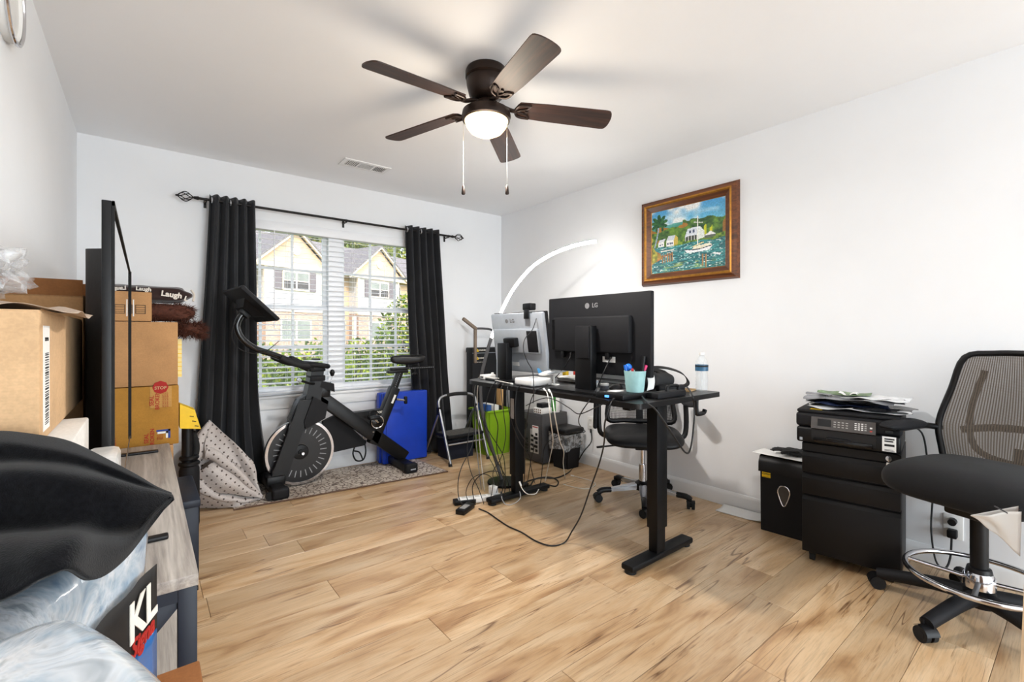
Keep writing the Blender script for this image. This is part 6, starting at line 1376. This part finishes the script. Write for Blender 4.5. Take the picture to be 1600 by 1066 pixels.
obj('side_sticker', MB().b2((-.02, -pw-.0050, .085), (.01, -pw-.0035, .115)), pm('beige_label', srgb(196, 170, 150), .6), pr); obj('yellow_note', MB().b2((-.14, .10, .168), (-.10, .15, .1690)), YEL, pr)
# mail and plastic envelopes piled on the printer
POLY = [pm('grey_poly_mailer', srgb(120, 120, 124), .25, var=.3, scale=20), pm('white_poly_mailer', srgb(222, 222, 222), .25, var=.12, scale=20), pm('black_poly_mailer', srgb(34, 34, 38), .25, var=.3, scale=20), pm('navy_poly_mailer', srgb(36, 44, 70), .25, var=.3, scale=20)]
MAIL = ((0, -.02, .40, .26, 1, .05, 'white plastic mailer at the bottom of the pile on the printer'), (.01, -.04, .38, .25, 2, -.12, 'black plastic mailer near the bottom of the pile on the printer'), (-.01, .01, .30, .21, 3, .18, 'dark blue plastic mailer in the middle of the pile on the printer'), (.0, .03, .33, .20, 2, .02, 'crumpled black mailer in the middle of the pile on the printer'), (.01, -.03, .31, .20, 0, -.2, 'grey plastic mailer in the upper half of the pile on the printer'), (0, .0, .40, .23, 0, .1, 'wide grey plastic mailer near the top of the pile on the printer'), (.02, -.08, .27, .18, 1, -.1, 'torn white mailer on the right top of the pile'))
z = .7735
for i, (dx, dy, L, Wd, mi, rz, lab) in enumerate(MAIL):
    rnd = random.Random(50+i); p1, p2, p3 = (rnd.uniform(0, 6) for _ in range(3)); th = .009
    def f(u, v, top):
        x, y = (v-.5)*Wd, (u-.5)*L; e_ = min(1, 8*min(u, 1-u))*min(1, 8*min(v, 1-v))
        zz = .004*sin(9*u+p1)*sin(7*v+p2)+.003*sin(17*u+11*v+p3)+.008*(abs(2*u-1)**4)*sin(3*v+p2)
        return (x+.006*sin(9*u+p3), y+.006*sin(11*v+p1), .006+zz+(th*.5*e_ if top else -th*.35*e_))
    m = MB(); m.grid(lambda u, v: f(u, v, 1), 22, 16); m.grid(lambda u, v: f(u, v, 0), 22, 16); bmesh.ops.remove_doubles(m.bm, verts=m.bm.verts, dist=.0005)
    o = single('poly_mailer', m, POLY[mi], lab, 'mailer', (2.805+dx, .765+dy, z), world=False, rot=(0, 0, R(9)+rz), smooth=50); z += .0092
gl = thing('leaf_print_bag', 'green and white printed paper bag on top of the mail pile', 'bag', (2.80, .80, z+.003), R(12)); m = MB(); m.grid(lambda u, v: ((v-.5)*.14, (u-.5)*.22, .004+.007*sin(8*u)*sin(6*v)+.006*abs(2*u-1)**3), 20, 14)
obj('sheet', m, pm('green_leaf_print', srgb(110, 130, 96), .5, var=.6, scale=30), gl, smooth=60, thick=.001)
obj('white_patch', MB().grid(lambda u, v: (-.02+(v-.5)*.08, -.02+(u-.5)*.08, .008+.007*sin(8*u)), 8, 8), PAPER, gl, smooth=60, thick=.001)
# shredder
sh = thing('paper_shredder', 'black paper shredder with oval window between cabinet and wall', 'shredder', (2.945, 1.135, 0), R(4))
m = MB(); prof_ = [(-.095, 0), (.10, 0), (.10, .425), (-.055, .425), (-.085, .418), (-.102, .39), (-.104, .36)]
m.prism([(x, -.135, z) for x, z in prof_], (0, .235, 0)); obj('bin', m, BLKM, sh)
m = MB(); m.prism([(-.107, -.145, .345), (-.105, -.145, .400), (-.088, -.145, .432), (-.058, -.145, .440), (.10, -.145, .440), (.10, -.145, .345)], (0, .255, 0)); hd_ = obj('head', m, BLK, sh, smooth=50)
for i in range(7): obj('button', MB().b2((-.085, -.10+.028*i, .4385), (-.07, -.088+.028*i, .4425), bev=.001), BLKG, hd_)
obj('feed_slot', MB().b2((-.02, -.12, .4395), (-.012, .085, .4405)), INK, hd_)
oval = [(0, .031*math.copysign(abs(sin(a))**.75, sin(a))*(1 if cos(a) > 0 else 1+.55*cos(a)), (.040 if cos(a) > 0 else .074)*cos(a)) for a in [2*pi*i/28 for i in range(28)]]
ow_ = obj('window', MB().prism([(-.1055, -.025+y, .245+z) for _, y, z in oval], (.008, 0, 0)), pm('grey_window', srgb(70, 68, 66), .2), sh); obj('window_rim', MB().tube([(-.1055, -.025+y, .245+z) for _, y, z in oval], .0035, 8, closed=True), CHROME, ow_)
for i in range(3): obj('warning_sticker', MB().b2((-.1055, .045, .315+.022*i), (-.1035, .090, .333+.022*i)), YEL, sh)
m = MB()
for i in range(6): m.b2((-.1060, .050, .318+.011*i), (-.1054, .085, .3195+.011*i))
obj('sticker_text', m, INK, sh)
single('paper_sheets', MB().grid(lambda u, v: (2.845+.17*v, 1.01+.27*u, .4450+.006*sin(6*u)*v), 14, 10), PAPER, 'white paper sheet lying on top of the shredder', 'paper', (2.93, 1.14, .443), smooth=180, thick=.0015)
gv = thing('work_gloves', 'pair of black gloves lying on the paper on the shredder', 'gloves', (2.95, 1.10, .452)); U = (2.95, 1.10, .452)
obj('palm', blob((2.94, 1.085, .470), (.045, .065, .017), 31, .12, e=.8), bgm, gv, U, smooth=180)
for i in range(4): obj('finger', MB().tube([(2.915+.018*i, 1.135, .470), (2.91+.020*i, 1.165, .476-.003*i), (2.905+.022*i, 1.20-.008*abs(i-1.5), .466)], .0085, 8, sub=3), bgm, gv, U)
obj('thumb', MB().tube([(2.91, 1.09, .470), (2.885, 1.105, .472), (2.875, 1.13, .463)], .009, 8, sub=3), bgm, gv, U)
obj('cuff', MB().tube([(2.955, 1.05, .468), (2.975, 1.02, .472), (2.985, .995, .466)], .022, 10, sub=3), bgm, gv, U)
# loose paper at the wall
single('paper_sheets', MB().grid(lambda u, v: (2.925+.115*v-.02*u, 1.265+.275*u, .002+.020*max(0, v-.6)*2.0+.014*max(0, .25-u)*3), 14, 12), PAPER, 'white curled papers on the floor against the baseboard', 'paper', (2.97, 1.40, 0), smooth=180, thick=.003)
# printer cable and outlet low behind the drafting chair
o2_ = thing('wall_outlet', 'white outlet with black plug low on the right wall behind the drafting chair', 'outlet', (X1, .43, .22)); obj('cover_plate', MB().b2((-.006, -.036, -.058), (0, .036, .058), bev=.003), WHT, o2_); pl2 = obj('plug', MB().b2((-.045, -.018, -.048), (-.006, .018, -.008), bev=.006), BLK, o2_); obj('plug_knob', MB().cyl((-.04, 0, .028), (-.006, 0, .028), .016, n=14), BLK, pl2)
c_ = thing('power_cable', 'black printer cable hanging behind the drafting chair to the wall outlet', 'cable', (3.03, .5, .02)); U = (3.03, .5, .02)
obj('cord', MB().tube([(2.985, .60, .70), (3.025, .54, .66), (3.04, .52, .52), (3.03, .50, .38), (3.0, .50, .20), (2.98, .48, .06), (3.0, .45, .03), (3.02, .435, .08), (3.02, .43, .18)], .0042, 8, sub=6), CBL, c_, U); obj('connector', MB().b2((2.975, .585, .69), (3.0, .612, .715), bev=.004), BLK, c_, U)
# ------------------------------------------------------------------ board with paper at the right edge of the view
RW = wood_grain('rustic_wood', srgb(70, 46, 34), srgb(112, 78, 56), srgb(150, 112, 84), 'Z', .7, .6)
sb = thing('side_bookcase', 'rustic brown wooden shelf unit cut off by the right picture edge', 'shelf', (1.38, -.1, 0)); U = (1.38, -.1, 0)
PAL = wood_grain('pale_edge_band', srgb(206, 170, 130), srgb(224, 192, 154), srgb(236, 210, 176), 'Z', .6)
def slab(x0, x1): return MB().prism([(x0, .070, 0), (x0, .098, 0), (x0, .071, .91), (x0, .053, .91)], (x1-x0, 0, 0))
obj('side_panel', slab(1.172, 1.60), RW, sb, U); obj('edge_band', slab(1.167, 1.172), PAL, sb, U)
for zz in (.10, .50, .88): obj('shelf_board', MB().b2((1.176, -.32, zz-.012), (1.60, .055, zz+.012)), RW, sb, U)
obj('side_panel', MB().b2((1.172, -.337, 0), (1.60, -.32, .91), bev=.001), RW, sb, U); obj('back_panel', MB().b2((1.60, -.337, 0), (1.61, .09, .91)), RW, sb, U)
pp = thing('paper_bag', 'white paper bag corner with faint print beside the shelf unit', 'bag', (1.195, .10, .77)); U = (1.195, .10, .77)
A, B, C, D_ = Vector((1.180, .080, .845)), Vector((1.204, .146, .812)), Vector((1.212, .136, .806)), Vector((1.185, .082, .766))
m = MB(); m.grid(lambda u, v: (A*(1-u)+B*u)*(1-v)+(D_*(1-u)+C*u)*v+Vector((.003, .0, .002))*sin(7*u+5*v)*sin(pi*u), 14, 12); m.grid(lambda u, v: (A*(1-u)+B*u)*(1-v)+(D_*(1-u)+C*u)*v+Vector((.03, .006, .0))*(1-u)+Vector((.004, 0, 0)), 14, 12)
obj('sheet', m, PAPER, pp, U, smooth=180, thick=.0006)
obj('faint_print', MB().box((1.188, .100, .8365), (.0006, .030, .0022), Matrix.Rotation(R(26), 3, 'X')), GREYM, pp, U)

# ------------------------------------------------------------------ framed harbour painting
fy0, fy1, fz0, fz1 = 1.452, 2.208, 1.517, 2.166
pt_ = thing('framed_painting', 'gilt wood framed harbour painting with white boat on the right wall', 'painting', (X1, (fy0+fy1)/2, (fz0+fz1)/2)); U = (X1, (fy0+fy1)/2, (fz0+fz1)/2)
GOLD = pm('antique_gold', srgb(176, 122, 48), .35, metal=.55, var=.25, scale=40); WALN = wood_grain('walnut_frame', srgb(66, 34, 16), srgb(100, 54, 26), srgb(132, 76, 38), 'Y', .35); 
prof_ = [(0, .0, GOLD), (.010, .030, WALN), (.026, .034, WALN), (.038, .040, GOLD), (.048, .042, GOLD), (.056, .034, WALN), (.080, .022, WALN), (.088, .018, GOLD), (.092, .014, GOLD)]
def rect_at(ins, d): return [Vector((X1-d, fy0+ins, fz0+ins)), Vector((X1-d, fy1-ins, fz0+ins)), Vector((X1-d, fy1-ins, fz1-ins)), Vector((X1-d, fy0+ins, fz1-ins))]
for side in range(4):
    fr_ = None
    for nm, idx, mt in (('frame_rail', (0, 1, 2, 3), WALN), ('gilt_bead', (3, 4, 5), GOLD), ('inner_slope', (5, 6, 7), WALN), ('inner_bead', (7, 8), GOLD)):
        m = MB()
        for a, b in zip(idx, idx[1:]):
            ra, rb = rect_at(prof_[a][0], prof_[a][1]), rect_at(prof_[b][0], prof_[b][1]); s2 = (side+1) % 4
            m.bm.faces.new([m.bm.verts.new(v) for v in (ra[side], ra[s2], rb[s2], rb[side])])
        if nm == 'frame_rail':
            ra, rb = rect_at(0, 0), rect_at(.092, .001); s2 = (side+1) % 4; m.bm.faces.new([m.bm.verts.new(v) for v in (ra[side], ra[s2], rb[s2], rb[side])])
        o = obj(nm, m, mt, pt_ if fr_ is None else fr_, U, smooth=0)
        if fr_ is None: fr_ = o
# the canvas: a flat picture painted cell by cell
NU, NV = 150, 124; rnd = random.Random(99)
def vn(x, y, seed=0):
    xi, yi = math.floor(x), math.floor(y); fx_, fy_ = x-xi, y-yi; fx_, fy_ = fx_*fx_*(3-2*fx_), fy_*fy_*(3-2*fy_)
    h = lambda a, b: (sin(a*127.1+b*311.7+seed*74.7)*43758.5453) % 1
    return (h(xi, yi)*(1-fx_)+h(xi+1, yi)*fx_)*(1-fy_)+(h(xi, yi+1)*(1-fx_)+h(xi+1, yi+1)*fx_)*fy_
def mixc(a, b, t_): t_ = max(0, min(1, t_)); return tuple(a[i]*(1-t_)+b[i]*t_ for i in range(3))
def inpoly(x, y, P):
    c = False; j = len(P)-1
    for i in range(len(P)):
        if (P[i][1] > y) != (P[j][1] > y) and x < (P[j][0]-P[i][0])*(y-P[i][1])/(P[j][1]-P[i][1])+P[i][0]: c = not c
        j = i
    return c
def picture(u, v):
    # u left->right, v bottom->top
    sky_c = mixc((120, 200, 215), (70, 150, 215), v*1.6-.8); cl = vn(u*5, v*7, 3)*.6+vn(u*11, v*14, 4)*.4
    c = mixc(sky_c, (236, 240, 240), (cl-.42)*3.2)
    hill = .70+.09*vn(u*4, 1, 5)+.05*sin(u*5)
    if v < hill: c = mixc((96, 176, 170), (52, 120, 92), (hill-v)*9+.4*(vn(u*22, v*22, 6)-.5))
    tl = .62+.10*vn(u*6, 2, 7)+.04*vn(u*19, 3, 8)+.06*(u > .45)
    if v < tl:
        n = vn(u*17, v*19, 9); m_ = vn(u*40, v*42, 10); c = mixc((30, 66, 40), (110, 150, 56), n*1.1+.5*(m_-.5))
        if vn(u*9, v*10, 11) > .72: c = mixc(c, (196, 110, 48), .7)
        if vn(u*8+4, v*9, 12) > .76: c = mixc(c, (214, 196, 84), .7)
    if .72 < u < .86 and abs((u*28) % 2-1) < .45 and .50 < v < .62+.03*sin(u*60): c = (196, 200, 40)
    sh_ = .40+.03*vn(u*7, 4, 13)
    if v < sh_+.07: c = mixc((40, 84, 34), (150, 176, 60), vn(u*30, v*30, 14))
    if v < sh_:
        n = vn(u*20, v*60, 15); c = mixc((16, 74, 84), (70, 160, 160), n); c = mixc(c, (224, 240, 236), (vn(u*46, v*110, 16)-.66)*4)
        if v < .14: c = mixc(c, (196, 190, 84), (vn(u*14, v*50, 17)-.5)*2.4*max(0, 1-abs(u-.5)*2))
    # houses
    H_ = (([(.10, .42), (.19, .42), (.19, .50), (.10, .48)], (240, 240, 238)), ([(.10, .48), (.19, .50), (.21, .54), (.12, .53)], (212, 216, 222)), ([(.22, .41), (.33, .41), (.33, .50), (.22, .50)], (244, 244, 242)), ([(.22, .50), (.33, .50), (.35, .57), (.25, .57)], (206, 212, 220)), ([(.33, .41), (.39, .43), (.39, .52), (.35, .57), (.33, .50)], (200, 176, 80)),
          ([(.48, .45), (.66, .45), (.66, .52), (.48, .52)], (60, 70, 60)), ([(.48, .51), (.66, .52), (.68, .64), (.52, .63)], (216, 222, 230)), ([(.64, .44), (.74, .46), (.74, .56), (.68, .64), (.64, .52)], (226, 232, 226)), ([(.74, .44), (.88, .45), (.88, .48), (.74, .48)], (90, 100, 90)), ([(.73, .48), (.89, .48), (.82, .54)], (236, 236, 236)))
    for P, col_ in H_:
        if inpoly(u, v, P): c = col_
    for wx, wy, r_ in ((.245, .455, .011), (.275, .455, .011), (.305, .455, .011), (.13, .45, .009), (.16, .455, .009), (.555, .575, .014), (.60, .58, .014)):
        if abs(u-wx) < r_ and abs(v-wy) < r_*1.5: c = (70, 84, 110)
    for px_ in (.49, .53, .57, .61, .65):
        if abs(u-px_) < .004 and .44 < v < .52: c = (236, 236, 232)
    # shrubs left, palm
    if v < .42-.9*max(0, u-.02)*1.6+.05*vn(u*16, v*16, 18) and u < .17 and v > .15+.5*u: c = mixc((60, 74, 24), (216, 204, 80), vn(u*30, v*30, 19)); c = mixc(c, (196, 100, 60), (vn(u*20, v*20, 20)-.7)*3)
    if abs(u-(.045+.10*max(0, v-.42)*1.0+.03*sin((v-.42)*5))) < .010 and .42 < v < .78: c = (150, 168, 186)
    du, dv = u-.115, v-.80; r_ = math.hypot(du, dv*.9); an = math.atan2(dv, du)
    if r_ < .13*(.55+.45*abs(sin(an*4.5+.6))) and not (dv < -.07 and abs(du) < .03): c = mixc((18, 62, 46), (60, 120, 60), vn(u*50, v*50, 21))
    # boat
    hull = [(.475, .315), (.52, .255), (.80, .265), (.845, .325), (.70, .30), (.60, .295)]
    if inpoly(u, v, hull): c = mixc((250, 250, 250), (206, 214, 222), (.30-v)*9)
    if inpoly(u, v, [(.47, .325), (.60, .303), (.70, .307), (.85, .335), (.845, .322), (.70, .295), (.60, .291), (.48, .312)]): c = (34, 48, 60)
    if inpoly(u, v, [(.58, .305), (.60, .345), (.80, .365), (.84, .336), (.70, .307)]): c = (236, 230, 206)
    if inpoly(u, v, [(.58, .35), (.72, .40), (.74, .385), (.60, .34)]): c = (224, 210, 150)
    if abs(u-.655) < .006 and .36 < v < .80: c = (236, 236, 226)
    if abs(v-.70+.25*(u-.655)) < .006 and .60 < u < .72: c = (230, 230, 224)
    if inpoly(u, v, [(.83, .205), (.93, .17), (.95, .195), (.86, .22)]): c = (226, 230, 232)
    # posts
    for px_, a, b in ((.165, .15, .29), (.20, .155, .30), (.235, .16, .305), (.27, .165, .31), (.305, .17, .315), (.715, .04, .22), (.755, .02, .21)):
        if abs(u-px_) < .009 and a < v < b: c = mixc((96, 60, 40), (210, 170, 110), (u-px_+.009)/.018)
    if .165 < u < .31 and abs(v-.265-.1*(u-.165)) < .010: c = (150, 96, 56)
    if .14 < u < .33 and abs(v-.345) < .008: c = (226, 226, 216)
    j_ = .9+.2*vn(u*120, v*120, 22); return tuple(min(255, x*j_) for x in c)
vs, fs, cols = [], [], []; q0 = .090; cy0, cy1, cz0, cz1 = fy0+q0, fy1-q0, fz0+q0, fz1-q0
for j in range(NV+1):
    for i in range(NU+1): vs.append((X1-.0145-U[0], cy1+(cy0-cy1)*i/NU-U[1], cz0+(cz1-cz0)*j/NV-U[2]))
for j in range(NV):
    for i in range(NU):
        a = j*(NU+1)+i; fs.append((a, a+1, a+NU+2, a+NU+1)); cols.append((*srgb(*picture((i+.5)/NU, (j+.5)/NV)), 1))
me = bpy.data.meshes.new('canvas'); me.from_pydata(vs, [], fs); ca = me.color_attributes.new('paint', 'FLOAT_COLOR', 'CORNER')
for p in me.polygons:
    for li in p.loop_indices: ca.data[li].color = cols[p.index]
t = NT('oil_paint'); at_ = t.n('ShaderNodeVertexColor'); at_.layer_name = 'paint'; t.l(at_.outputs[0], t.p.inputs['Base Color']); t.setp(Roughness=.45); nz = t.noise(t.coords().outputs[0], 180, 3); t.bump(nz.outputs[0], .3, .002); me.materials.append(t.m)
obj('canvas', me, None, pt_, label='oil painting of a tropical harbour with houses, palm and white boat')
obj('backing_board', MB().b2((X1-.012, fy0+.06, fz0+.06), (X1-.001, fy1-.06, fz1-.06)), CARD, pt_, U)
